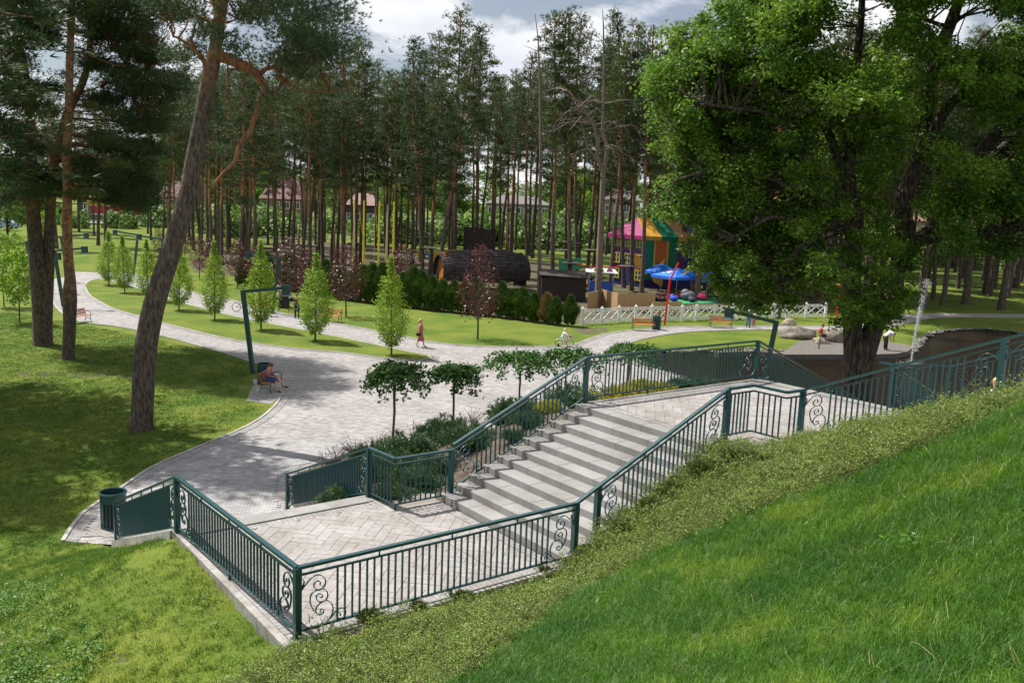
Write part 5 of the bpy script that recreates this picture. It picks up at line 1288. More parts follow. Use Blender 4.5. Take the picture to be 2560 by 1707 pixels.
# thuja hedge
def thuja(seed, H, r, matn):
    g = np.random.default_rng(seed); n = 1000; f = g.uniform(0, 1, n) ** .8; rad = r * (np.sin(np.pi * np.clip(f * .80 + .19, 0, 1)) ** 1.1) * (1 + .25 * np.sin(f * 9 + seed)) * g.uniform(.45, 1.08, n); a = g.uniform(0, 6.28, n)
    P = np.c_[np.cos(a) * rad, np.sin(a) * rad, f * H * .92 + .05]; D = unit(np.c_[np.cos(a) * .45, np.sin(a) * .45, np.ones(n) * 1.1]); return tri_mesh('foliage', tufts(P, D, 6, .40, .055, .35), M[matn])
TH_ = [thuja(70 + i, 2.45, .66, 'thuja') for i in range(3)]; THD = thuja(75, 2.1, .6, 'thuja_dry')
hl = resample([(at(X, Y).x, at(X, Y).y) for X, Y in ((560, 655), (700, 672), (800, 690), (960, 709), (1130, 727), (1215, 738), (1330, 752))], 1.0)
for i, (x, y) in enumerate(hl):
    X = 1176 + (x / y) * 2062 * .99
    dry = i in (len(hl) - 3, len(hl) - 8)
    o = empty('thuja_shrub', (x + R(-.15, .15), y + R(-.2, .2), 0), R(0, 6), 'yellowed thuja at the ' + ('right' if i == len(hl) - 3 else 'left') + ' of the two dry shrubs ending the hedge' if dry else 'dark green thuja in the hedge between lawn and rope park', 'shrub', 'thuja hedge along the upper lawn')
    k = R(.88, 1.15) * (.9 if i > len(hl) - 9 else 1.05); o.scale = (k, k, k * R(.92, 1.1)); put('foliage', THD if dry else TH_[i % 3], o)
# leafy bushes far behind
def bush(seed, r, matn='bush'):
    g = np.random.default_rng(seed); n = 1300; d = unit(g.normal(size=(n, 3))); d[:, 2] = np.abs(d[:, 2]); P = d * r * g.uniform(.6, 1.05, (n, 1)) * np.array([1, 1, .9]) * (1 + .25 * np.sin(d[:, :1] * 5 + seed)); return tri_mesh('foliage', leaves(P, .34, .3, .7, .4, d), M[matn], 4)
BU = [bush(80, 2.2), bush(81, 2.0), bush(82, 2.4)]
rb = random.Random(8)
for i in range(96):
    X = rb.uniform(-20, 2400) if i < 64 else rb.choice((rb.uniform(590, 700), rb.uniform(1100, 1280), rb.uniform(1370, 1480))); y = rb.uniform(160, 188); p = dep(X, 500, y)
    if X > 1550: y = rb.uniform(150, 185); p = dep(X, 530, y)
    lab = 'round light green bush near the street behind the pines'
    o = empty('leafy_bush', (p.x, y, tz(p.x, y) - .2), rb.uniform(0, 6), lab, 'bush', 'bushes near the street'); k = rb.uniform(.9, 2.5); o.scale = (k, k, k * rb.uniform(.8, 1.5)); put('foliage', BU[i % 3], o)
# broad-leaved trees far behind, closing the view between the trunks
def broad(seed, matn):
    g = np.random.default_rng(seed); rnd = random.Random(seed); mb = MB(); mb.tube([(0, 0, -.2), (.1, 0, 4), (0, .1, 8)], [.25, .2, .1], 7, False); P = []; N = []
    for i in range(26):
        c = np.array([rnd.uniform(-3, 3), rnd.uniform(-3, 3), rnd.uniform(3.2, 10.5)]); r = rnd.uniform(.9, 1.7); d = unit(g.normal(size=(150, 3))); P.append(c + d * r * g.uniform(.6, 1, (150, 1))); N.append(d)
        mb.tube([(0, 0, max(1.5, c[2] - 2.5)), tuple(c)], [.07, .02], 4, False)
    return mb.mesh('trunk', M['bark_dark'], True), tri_mesh('crown', leaves(np.concatenate(P), .36, .3, .7, .4, np.concatenate(N)), M[matn], 4), 11.5
BT = [broad(91, 'bush'), broad(92, 'bush'), broad(93, 'oak_leaf')]
for i in range(110):
    X = rb.uniform(-60, 2500); y = rb.uniform(214, 300); p = dep(X, 500, y)
    place_tpl(BT, i, 'broadleaf_tree', (p.x, y, tz(p.x, y) - .2), rb.uniform(12, 19), 'green broad-leaved tree among the houses beyond the street', 'tree', 'leafy trees beyond the street', 1.1)
for i, (X, y, H, lb) in enumerate([(15, 125, 9, 'leafy tree by the parked cars at the far left'), (70, 140, 9, 'leafy tree behind the double-trunked pine near the cars')]):
    p = dep(X, 500, y); place_tpl(BT, i, 'broadleaf_tree', (p.x, y, 0), H, lb, 'tree', None)
# ------------------------------------------------------------------ grass, ground cover and bank planting
def scatter(name, P, rot, scl, src, label=None):
    """one object that instances a small mesh on scattered points (geometry nodes)"""
    me = bpy.data.meshes.new(name); n = len(P)
    me.vertices.add(n); me.vertices.foreach_set('co', np.asarray(P, np.float32).ravel())
    a = me.attributes.new('rot', 'FLOAT_VECTOR', 'POINT'); a.data.foreach_set('vector', np.asarray(rot, np.float32).ravel())
    a = me.attributes.new('scl', 'FLOAT', 'POINT'); a.data.foreach_set('value', np.asarray(scl, np.float32))
    o = bpy.data.objects.new(name, me); link(o)
    ng = bpy.data.node_groups.new(name, 'GeometryNodeTree')
    ng.interface.new_socket('Geometry', in_out='INPUT', socket_type='NodeSocketGeometry'); ng.interface.new_socket('Geometry', in_out='OUTPUT', socket_type='NodeSocketGeometry')
    N, Lk = ng.nodes, ng.links
    gi = N.new('NodeGroupInput'); go = N.new('NodeGroupOutput'); ip = N.new('GeometryNodeInstanceOnPoints'); oi = N.new('GeometryNodeObjectInfo')
    oi.inputs['Object'].default_value = src; oi.transform_space = 'ORIGINAL'
    r = N.new('GeometryNodeInputNamedAttribute'); r.data_type = 'FLOAT_VECTOR'; r.inputs['Name'].default_value = 'rot'
    s = N.new('GeometryNodeInputNamedAttribute'); s.data_type = 'FLOAT'; s.inputs['Name'].default_value = 'scl'
    er = N.new('FunctionNodeEulerToRotation'); Lk.new(r.outputs[0], er.inputs[0])
    Lk.new(gi.outputs[0], ip.inputs['Points']); Lk.new(oi.outputs['Geometry'], ip.inputs['Instance']); Lk.new(er.outputs[0], ip.inputs['Rotation']); Lk.new(s.outputs[0], ip.inputs['Scale'])
    Lk.new(ip.outputs[0], go.inputs[0])
    md = o.modifiers.new('scatter', 'NODES'); md.node_group = ng
    return tag(o, label, kind='stuff')
def source(name, me): return bpy.data.objects.new(name, me)
def grass_mat(name, c1, c2, c3):
    m = mat(name, c1, .45, c2, .9, 4, island=.45, trans=.45, spec=.5, coord='Generated')
    nt = m.node_tree; N, Lk = nt.nodes, nt.links
    # patches come from the world position of each tuft
    geo = N.new('ShaderNodeNewGeometry'); no = [n for n in N if n.type == 'TEX_NOISE'][0]
    for l in list(no.inputs['Vector'].links): Lk.remove(l)
    Lk.new(geo.outputs['Position'], no.inputs['Vector'])
    rp = [n for n in N if n.type == 'VALTORGB'][0]; e = rp.color_ramp.elements.new(.58); e.color = (*c3, 1)
    return m
M['grass_hill'] = grass_mat('grass_hill', (.052, .155, .010), (.175, .29, .022), (.10, .225, .014))
M['grass_lawn'] = grass_mat('grass_lawn', (.052, .140, .010), (.20, .25, .032), (.11, .20, .018))
def tuft(seed, n, ln, wd, spread, m_, lean=.5):
    g = np.random.default_rng(seed); vs = []; fs = []
    for i in range(n):
        a = g.uniform(0, 6.28); r = spread * g.uniform(0, 1) ** .5; bx, by = math.cos(a) * r, math.sin(a) * r; d = g.uniform(0, 6.28); L = ln * g.uniform(.55, 1.15); le = lean * g.uniform(.2, 1.3); w = wd * g.uniform(.7, 1.2)
        sx, sy = -math.sin(d) * w / 2, math.cos(d) * w / 2; k = len(vs); pts = [(0, 0), (.25 * le, .45), (.7 * le, .8), (1.15 * le, .97 - .12 * le)]
        for j, (h, z) in enumerate(pts[:-1]): 
            q = 1 - j * .22; vs += [(bx + math.cos(d) * h * L - sx * q, by + math.sin(d) * h * L - sy * q, z * L), (bx + math.cos(d) * h * L + sx * q, by + math.sin(d) * h * L + sy * q, z * L)]
        h, z = pts[-1]; vs.append((bx + math.cos(d) * h * L, by + math.sin(d) * h * L, z * L))
        fs += [(k, k + 1, k + 3, k + 2), (k + 2, k + 3, k + 5, k + 4), (k + 4, k + 5, k + 6)]
    me = bpy.data.meshes.new('tuft'); me.from_pydata(vs, [], fs); me.materials.append(m_); me.update(); return me
def on_structure(x, y):
    u, v = uv_of(x, y)
    s = (u > -8.75) & (u < -3.2) & (v > -4.12) & (v < 1.0) | (u >= -3.3) & (u < .4) & (v > -4.05) & (v < .12) | (u > .1) & (u < 6.7) & (v > -5.0) & (v < .15) | (u > 1.38) & (u < 7.9) & (v <= -4.6) | (u > 6.5) & (u < 17.2) & (v > -4.1) & (v < .2)
    s |= (u > -8.78) & (u < -4.3 + .17 * (v - .9)) & (v > .9) & (v < 7.9)
    return s
band_line = [(820, 1700), (960, 1620), (1100, 1545), (1230, 1450), (1300, 1385), (1420, 1330), (1500, 1280), (1600, 1238), (1750, 1180), (1900, 1128), (2050, 1065), (2200, 1000), (2352, 938), (2500, 870)]
BL = [atg(*p) for p in band_line]
low = [atg(-60, 1700), atg(480, 1640), atg(560, 1560), atg(640, 1500), atg(690, 1462)]
BAND = [(p.x, p.y) for p in BL] + [w2(1.30, -9.5), w2(1.30, -5.2), w2(.2, -5.1), w2(.2, -4.1), w2(-3, -4.1), w2(-8.6, -4.12)] + [(low[k].x, low[k].y) for k in (4, 3, 2, 1)] + [(-2.6, 6.8), (-.6, 7.0)]
HILLG = [(p.x, p.y) for p in BL] + [(9, 10), (9.5, 3), (4, -1), (-.5, 3.0), (-.6, 7.0)]
def sample(poly, dens, extra=None):
    A = np.array(poly); x0, y0 = A.min(0); x1, y1 = A.max(0); n = int((x1 - x0) * (y1 - y0) * dens)
    x = rng.uniform(x0, x1, n); y = rng.uniform(y0, y1, n); k = in_poly(x, y, poly) & ~on_structure(x, y)
    if extra is not None: k &= extra(x, y)
    return x[k], y[k]
def vis(x, y, z, mg=.12):
    """drop points well outside the picture"""
    d = np.stack([x, y, z - CAMZ], 1); f = d @ np.array(FWD); a = d @ np.array(RIGHT) / f; b = d @ np.array(UPV) / f
    return (f > .5) & (np.abs(a) < .5702 + mg) & (np.abs(b) < .3802 + mg)
def spread(name, poly, dens, src, s0, s1, extra=None, tilt=.25, dz=-.01, label=None):
    x, y = sample(poly, dens, extra); z = terr(x, y, False) + dz; k = vis(x, y, z); x, y, z = x[k], y[k], z[k]; n = len(x)
    rot = np.stack([rng.uniform(-tilt, tilt, n), rng.uniform(-tilt, tilt, n), rng.uniform(0, 6.28, n)], 1)
    return scatter(name, np.stack([x, y, z], 1), rot, rng.uniform(s0, s1, n), src, label)
M['straw'] = mat('dry_straw', (.34, .27, .12), .7, (.45, .37, .2), 5)
clump = lambda x, y: (np.sin(x * 3.1 + 2 * np.sin(y * 1.7)) * np.sin(y * 2.9 + 1.5 * np.sin(x * 1.3)) + rng.uniform(-.9, .9, x.shape)) > -.55
t1 = source('grass_tuft', tuft(1, 16, .17, .0068, .06, M['grass_hill'], .85)); t2 = source('grass_tuft', tuft(2, 14, .13, .0062, .06, M['grass_hill'], .6)); t3 = source('grass_tuft', tuft(5, 8, .29, .0062, .06, M['grass_hill'], .9))
spread('grass', HILLG, 300, t1, .6, 1.1, None, .3, label='long bright green grass on the near slope at the lower right')
spread('grass', HILLG, 330, t2, .6, 1.1, None, .35, label='long bright green grass on the near slope at the lower right')
spread('grass', HILLG, 75, t3, .5, 1.05, clump, .4, label='long bright green grass on the near slope at the lower right')
spread('grass', HILLG, 9, source('grass_tuft', tuft(9, 3, .20, .005, .05, M['straw'], 1.1)), .5, 1.1, None, .9, label='dry straw-coloured blades lying in the near slope grass')
# left lawn
LAWN = [(-26, 8), (-3.2, 8.2)] + [(low[k].x, low[k].y) for k in (1, 2, 3, 4)] + [w2(-8.75, -4.1), w2(-8.8, 1), w2(-8.3, 7.6), (-11.5, 21.5), (-11.5, 25.5), (-11.0, 29.5), (-10.1, 33), (-9.9, 36.2), (-11.9, 37), (-13, 45), (-16, 48), (-26, 55), (-34, 60), (-40, 40)]
l1 = source('grass_tuft', tuft(3, 18, .062, .006, .09, M['grass_lawn'], .6)); l2 = source('grass_tuft', tuft(4, 26, .06, .010, .22, M['grass_lawn'], .6))
nearm = lambda x, y: (y < 22) & ~((np.hypot(x + 6.1, (y - 14.6)) < .35))
spread('grass', LAWN, 170, l1, .6, 1.25, nearm, .3, label='short patchy lawn grass left of the landing')
spread('grass', LAWN, 34, l2, .7, 1.3, lambda x, y: y >= 21, .2, label='short patchy lawn grass under the big pines')
# clover and weed clumps in the lower left corner
def weed(seed, n, r, s, m_):
    g = np.random.default_rng(seed); P = np.c_[g.normal(size=(n, 2)) * r, g.uniform(.02, .14, n)]; return tri_mesh('weed', leaves(P, s, 1.2, .8, .3), m_, 4)
M['weed'] = mat('weed_leaves', (.06, .17, .014), .5, (.12, .25, .024), 3, island=.25, trans=.35)
wd = source('weed', weed(7, 46, .11, .036, M['weed']))
WP = [(p.x, p.y) for p in (atg(-40, 1330), atg(120, 1340), atg(180, 1420), atg(250, 1480), atg(200, 1600), atg(-60, 1640))]
spread('weeds', WP, 15, wd, .6, 1.4, None, .2, label='leafy clover-like weeds in the lower left corner of the lawn')
WP2 = [(p.x, p.y) for p in (atg(380, 1370), atg(560, 1390), atg(560, 1480), atg(330, 1500))]
spread('weeds', WP2, 3.5, wd, .5, 1.1, None, .2, label='scattered weeds in the lawn below the landing corner')
# cotoneaster ground cover
def coto(seed):
    g = np.random.default_rng(seed); rnd = random.Random(seed); mb = MB(); P = []
    for i in range(12):
        a = rnd.uniform(0, 6.28); L = rnd.uniform(.16, .42); up = rnd.uniform(.10, .30); pts = [Vector((math.cos(a) * L * t, math.sin(a) * L * t, up * math.sin(t * 2.0) + .02)) for t in (0, .35, .7, 1)]
        mb.tube(pts, [.004, .003, .002, .001], 3, False)
        for j in range(3):
            q = pts[rnd.randint(1, 3)]; e = q + Vector((rnd.uniform(-.09, .09), rnd.uniform(-.09, .09), rnd.uniform(.02, .12))); pts2 = [q, e]; mb.tube(pts2, [.002, .001], 3, False)
            t = g.uniform(0, 1.05, 7)[:, None]; P.append(np.array(q) * (1 - t) + np.array(e) * t + g.normal(size=(7, 3)) * .008)
        t = g.uniform(.05, 1, 16); A = np.array(pts); idx = np.minimum((t * 3).astype(int), 2); P.append(A[idx] + (A[idx + 1] - A[idx]) * (t * 3 - idx)[:, None] + g.normal(size=(16, 3)) * .012)
    me = mb.mesh('x', M['twig']); V = leaves(np.concatenate(P), .024, .8, .62, .4)
    bm = bmesh.new(); bm.from_mesh(me); lm = tri_mesh('y', V, M['cotoneaster'], 4); n0 = len(bm.faces); bm.from_mesh(lm); out = bpy.data.meshes.new('shrublet')
    bm.faces.ensure_lookup_table()
    for f in bm.faces[n0:]: f.material_index = 1
    bm.to_mesh(out); bm.free(); out.materials.append(M['twig']); out.materials.append(M['cotoneaster']); return out
lump = lambda x, y: (np.sin(x * 4.3 + 2.2 * np.sin(y * 2.1)) * np.sin(y * 4.7 + 1.7 * np.sin(x * 1.9)) + rng.uniform(-.5, .5, x.shape)) > -.62
bare = lambda x, y: lump(x, y) & ~in_poly(x, y, [w2(-8.4, -4.15), w2(-3.6, -4.15), w2(-4.6, -4.62), w2(-8.0, -4.75)])
for sd in (1, 2):
    spread('ground_cover', BAND, 46, source('shrublet', coto(sd)), .36, .86, bare, .55, -.01, label='pale green small-leaved ground cover shrubs on the slope between railing and grass')
spread('ground_cover', BAND, 5, source('shrublet', coto(3)), .75, 1.2, bare, .5, -.01, label='taller stray shoots of the ground cover shrubs on the slope')
spread('grass', BAND, 22, t3, .4, .8, lambda x, y: rng.uniform(0, 1, x.shape) > .55, .4, label='stray grass blades standing in the ground cover')
# feathery evergreen shrubs
def sprays(seed, n, r, h, m_, ln=.10, wd=.02, pr=7, flat=.5, dens=1.0, out=.8):
    g = np.random.default_rng(seed); P = []; D = []
    for i in range(n):
        a = g.uniform(0, 6.28); rr_ = r * g.uniform(.3, 1.0); e = np.array([math.cos(a) * rr_, math.sin(a) * rr_, h * (1 - (rr_ / r) ** 2 * flat) * g.uniform(.5, 1.1)]); k = int(16 * dens); t = g.uniform(.25, 1.05, k)[:, None] ** .8
        P.append(e * t + g.normal(size=(k, 3)) * .035 * (r + .4)); D.append(np.tile(unit(e + np.array([0, 0, .25])), (k, 1)))
    return tri_mesh('foliage', tufts(np.concatenate(P), np.concatenate(D), pr, ln, wd, .7), M[m_] if isinstance(m_, str) else m_)
JU = {'juniper': [sprays(100 + i, 150, .8, .6, 'juniper') for i in range(3)], 'gold': [sprays(110 + i, 110, .5, .35, 'juniper_gold') for i in range(2)], 'yew': [sprays(120 + i, 130, .5, .42, 'yew', .09, .018) for i in range(3)]}
def shrub(kind, i, x, y, k, label, group, dz=0.0, nm='juniper_shrub', kz=1.0):
    o = empty(nm, (x, y, tz(x, y) + dz), R(0, 6), label, 'shrub', group); k *= (.72 if kind == 'yew' else 1); o.scale = (k, k, k * kz); put('foliage', JU[kind][i % len(JU[kind])], o); return o
for i, (u, v, k, lb) in enumerate([(-4.2, .75, .8, 'bright green juniper pressed against the notch of the lower landing railing'), (-3.5, 1.2, 1.1, 'large green juniper behind the landing railing corner'), (-4.3, 2.6, 1.1, 'juniper with long sprays poking through the descending railing'), (-2.8, 3.4, 1.5, 'big blue-green juniper mound around the leftmost elm trunk'),
        (-1.5, 2.0, 1.2, 'low juniper on the bank left of the lowest steps'), (-1.6, 4.6, 1.5, 'juniper mound between the two leftmost elms'), (-.6, .9, .7, 'small juniper beside the lower stair railing'), (.4, 2.6, 1.2, 'juniper spreading behind the middle of the stair railing'), (0, 5.2, 1.4, 'juniper behind the second elm'),
        (1.0, .9, .8, 'juniper under the top post of the stair railing'), (2.2, 2.5, 1.3, 'juniper on the upper bank near the third elm'), (2.2, 5.0, 1.4, 'juniper mound around the third elm trunk'), (-2.2, 7.0, 1.3, 'juniper at the plaza end of the bank'), (-.5, 8.6, 1.2, 'juniper near the plaza edge of the bank'), (4.6, .9, .7, 'green juniper outside the upper landing railing'), (5.6, 1.0, .8, 'green juniper near the far corner post of the upper landing'),
        (6.2, 2.4, 1.2, 'juniper below the far corner of the upper landing'), (-1.2, .7, .5, 'tiny juniper tuft by the steps'), (-2.6, 1.6, .9, 'juniper on the mulch next to the first steps'), (1.2, 4.0, .9, 'upright juniper between second and third elm')]):
    p = W(u, v); shrub('juniper', i, p.x, p.y, k * .8, lb, 'junipers of the planted bank')
for i, (u, v, k, lb) in enumerate([(.9, 1.9, .8, 'golden shrub just right of the stair top post'), (1.8, 1.5, .9, 'golden shrub left of centre behind the landing edge'), (2.6, 1.3, 1.0, 'bright yellow low shrub in the middle of the landing edge row'), (3.3, 1.2, 1.1, 'largest yellow shrub behind the landing edge'), (3.9, 1.1, .9, 'rightmost yellow shrub by the railing foot')]):
    p = W(u, v); shrub('gold', i, p.x, p.y, k, lb, 'golden shrubs behind the upper landing', nm='golden_shrub')
for i, (X, Y, k, lb) in enumerate([(1625, 1105, 1.15, 'dark feathery evergreen below the front corner of the upper landing'), (1690, 1075, 1.0, 'dark feathery evergreen under the paved corner beside the bend post'), (1560, 1140, .95, 'feathery evergreen halfway along the near stair railing'), (1500, 1185, .9, 'feathery evergreen below the middle of the near stair railing'), (1440, 1230, .7, 'small feathery evergreen near the foot of the near stair railing'), (1750, 1065, .6, 'small evergreen tuft right of the paved corner'),
        (1250, 1325, .5, 'little evergreen below the front railing, right part'), (1065, 1385, .55, 'little evergreen shrub in the bare soil below the front railing'), (850, 1430, .6, 'evergreen shrub near the landing corner post'), (960, 1400, .4, 'smallest evergreen in the bare soil strip')]):
    p = atg(X, Y); shrub('yew', i, p.x, p.y, k, lb, 'feathery evergreens along the near railing', nm='evergreen_shrub')
# brown barberries with arching twigs
def barberry(seed):
    rnd = random.Random(seed); mb = MB(); P = []
    for i in range(14):
        a = rnd.uniform(0, 6.28); L = rnd.uniform(.35, .85); up = rnd.uniform(.5, 1.0); pts = [Vector((math.cos(a) * L * t ** 1.3, math.sin(a) * L * t ** 1.3, up * (t - .25 * t * t) * 1.2)) for t in (0, .25, .5, .75, 1)]
        mb.tube(pts, [.008, .007, .006, .005, .003], 4, False)
        for t in range(34):
            f = rnd.uniform(.15, 1) * 4; k = min(3, int(f)); P.append(tuple(pts[k].lerp(pts[k + 1], f - k) + Vector((rnd.gauss(0, .012), rnd.gauss(0, .012), rnd.gauss(0, .012)))))
    return mb, leaves(np.array(P), .034, .2, .6, .3)
BB = []
for s in range(3): mb, V = barberry(130 + s); BB.append((mb.mesh('twigs', M['barberry'], False), tri_mesh('leaves', V, M['barberry'], 4)))
k_ = 0
for i in range(26):
    t = i / 25; p = at(668 + (1095 - 668) * t, 1095 - 120 * t ** .8, .15); x = p.x + R(-.3, .2); y = p.y + R(-.5, .5)
    if i < 5: q = W(-3.6 + .1 * i, 3.2 + i * 1.0); x, y = q.x + R(-.2, .4), q.y
    o = empty('barberry_shrub', (x, y, tz(x, y)), R(0, 6), 'brown twiggy barberry in the row along the plaza side of the bank', 'shrub', 'barberries edging the planted bank'); k = R(.6, .9); o.scale = (k, k, k); put('twigs', BB[i % 3][0], o); put('leaves', BB[i % 3][1], o)
# bright tall weeds standing in the slope
for X, Y, lb in ((1385, 1395, 'bright yellow-green weed rosette standing at the edge of the grass slope'), (1875, 1250, 'small yellow-green weed in the near grass'), (2090, 1270, 'yellow-green weed leaf clump at right of the grass slope')):
    p = atg(X, Y); g = np.random.default_rng(int(X)); P = np.c_[g.normal(size=(26, 2)) * .13, g.uniform(.08, .2, 26)]
    o = link(bpy.data.objects.new('weed', tri_mesh('weed', leaves(P, .085, 1.0, .42, .3), M['juniper_gold'] if False else M['weed'], 4))); o.location = p; tag(o, lb, 'weed', 'single weeds on the slope')
# ------------------------------------------------------------------ street furniture
def lamp(base, ang, label, H=3.95, arm=2.1, lean=.5, box=False):
    o = empty('street_lamp', base, ang, label, 'street lamp', 'bent teal street lamps along the paths'); mb = MB()
    top = Vector((-lean, 0, H)); mb.bar((0, 0, -.1), top, .19, .19, Vector((0, 1, 0))); mb.build('pole', M['teal'], o)
    mb = MB(); e = Vector((-lean + arm, 0, H + .30)); n = 6
    for i in range(1): mb.bar(top + Vector((-.09, 0, 0)), e, .15, .14)
    mb.build('arm', M['teal'], o)
    mb = MB(); mb.box((e.x + .05, 0, e.z - .08), (.34, .30, .42)); mb.add([(e.x - .18, -.2, e.z - .36), (e.x + .30, -.2, e.z - .36), (e.x + .30, .2, e.z - .36), (e.x - .18, .2, e.z - .36), (e.x - .08, -.15, e.z - .28), (e.x + .20, -.15, e.z - .28), (e.x + .20, .15, e.z - .28), (e.x - .08, .15, e.z - .28)],
        [(3, 2, 1, 0), (4, 5, 6, 7), (0, 1, 5, 4), (1, 2, 6, 5), (2, 3, 7, 6), (3, 0, 4, 7)]); h = mb.build('lamp_head', M['teal'], o)
    mb = MB(); mb.box((e.x + .06, 0, e.z - .375), (.34, .30, .025)); mb.build('diffuser', M['white'], h)
    if box: mb = MB(); mb.box((top.x + .28, 0, H - .35), (.28, .25, .5)); mb.build('control_box', M['teal'], o)
    return o
def under(X, Y, z=3.95, dx=0): p = at(X, Y, z); return Vector((p.x + dx, p.y, 0))
lamp(at(582, 857), -.1, 'nearest teal lamp post, leaning beside the occupied bench, arm over the path')
lamp(at(146, 705), .0, 'teal lamp post behind the slim pine trunk at left, control box under its arm', box=True)
lamp(under(141, 545, 3.95, .5), .1, 'teal lamp post beyond the three left trunks, arm pointing right')
lamp(under(62, 556, 3.95, .5), .1, 'teal lamp post partly hidden by the double-trunked pine')
lamp(under(316, 540, 3.95, -.5), math.pi + .1, 'far teal lamp post above the third hornbeam, arm pointing left')
lamp(under(374, 551, 3.95, -.5), math.pi, 'teal lamp post just left of the leaning pine trunk, arm pointing left')
lamp(under(641, 596, 3.95, -.5), math.pi + .12, 'teal lamp post between the purple trees, arm pointing left')
lamp(under(1783, 739, 3.95, -.5), math.pi - .55, 'teal lamp post behind the far corner of the upper landing, by the pond')

def litter_bin(base, label, H=.95, r=.32):
    o = empty('litter_bin', base, 0, label, 'bin', 'round teal slatted bins'); mb = MB()
    ring = lambda z, R_, t: mb.tube([(R_ * math.cos(a), R_ * math.sin(a), z) for a in [i * math.pi / 12 for i in range(24)]], t, 6, closed=True)
    ring(H, r, .028); mb.build('rim', M['teal'], o); mb = MB()
    n = 24
    for i in range(n):
        a0, a1 = i * 2 * math.pi / n, (i + 1) * 2 * math.pi / n
        mb.add([(r * math.cos(a), r * math.sin(a), z) for z in (H - .24, H) for a in (a0, a1)], [(0, 1, 3, 2)])
    mb.build('band', M['teal'], o)
    sl = MB(); sl.box((0, 0, (H - .24) / 2 + .03), (.012, .035, H - .26)); sm_ = sl.mesh('slat', M['teal'])
    for i in range(22): a = i * 2 * math.pi / 22; put('slat', sm_, o, (r * .96 * math.cos(a), r * .96 * math.sin(a), 0), a)
    mb = MB(); mb.cyl((0, 0, .06), r * .82, H - .2, 16); mb.build('liner', M['black'], o)
    mb = MB(); mb.cyl((0, 0, .02), r, .05, 20); mb.build('base', M['teal'], o); return o
litter_bin((-10.15, 22.25, .02), 'round teal bin beside the foot of the descending railing, at lower left')
pb_ = MB(); pb_.prism([(-10.75, 21.55), (-9.5, 21.4), (-9.4, 23.0), (-10.65, 23.1)], -.05, .018); tag(pb_.build('paved_pad', M['kerb']), kind='structure')
litter_bin(at(607, 882), 'teal bin behind the head of the seated reader')
litter_bin(at(1507, 757), 'teal bin at the right end of the empty bench by the white fence')
litter_bin(at(2056, 731), 'distant teal bin by the path right of the oak trunk')

def bench(base, rz, label, L=1.55):
    """faces +x locally"""
    o = empty('park_bench', base, rz, label, 'bench', 'cast iron park benches with orange slats')
    for sy in (-L / 2, L / 2):
        mb = MB(); f = lambda pts, r=.02: mb.tube([(a, sy, b) for a, b in pts], r, 6)
        f([(.30, 0), (.22, .2), (.26, .40), (.22, .43)]); f([(-.28, 0), (-.18, .2), (-.16, .42), (-.24, .66), (-.32, .88)]); f([(-.2, .40), (.26, .41)])
        f([(-.24, .64), (-.05, .66), (.18, .66), (.27, .60), (.24, .42)], .018); f([(-.2, .18), (0, .28), (.22, .18)], .015)
        mb.build('end_frame', M['teal'], o)
    sm_ = MB(); sm_.box((0, 0, 0), (.065, L + .06, .03)); me = sm_.mesh('slat', M['slat_orange'])
    for i in range(6): put('slat', me, o, (-.14 + i * .08, 0, .435))
    for i in range(4):
        s_ = put('slat', me, o, (-.20 - i * .035, 0, .52 + i * .095)); s_.rotation_euler = (0, math.radians(-72), 0)
    return o
bench(at(611, 903, .02) + Vector((0, .75, 0)), -.05, 'bench with a seated reader beside the nearest lamp post')
mb = MB(); mb.prism([tuple(at(*q))[:2] for q in ((590, 907), (655, 906), (640, 868), (580, 872))], -.05, .02); tag(mb.build('paved_pad', M['kerb']), kind='structure')
bench(at(180, 741, .02), -.35, 'bench peeking out behind the slim pine trunk at left')
bench(at(1477, 759, .02), -math.pi / 2 + .1, 'empty bench before the white lattice fence')
bench(at(758, 738, .02), -math.pi / 2 - .3, 'bench behind the hornbeam near the lamp head, beside the standing girl')
bench(at(606, 716, .02), -math.pi / 2 - .3, 'bench glimpsed through the hornbeam in the arm of the nearest lamp')
bench(at(1655, 752, .02), -math.pi / 2, 'bench under the hanging oak twigs, by the path')

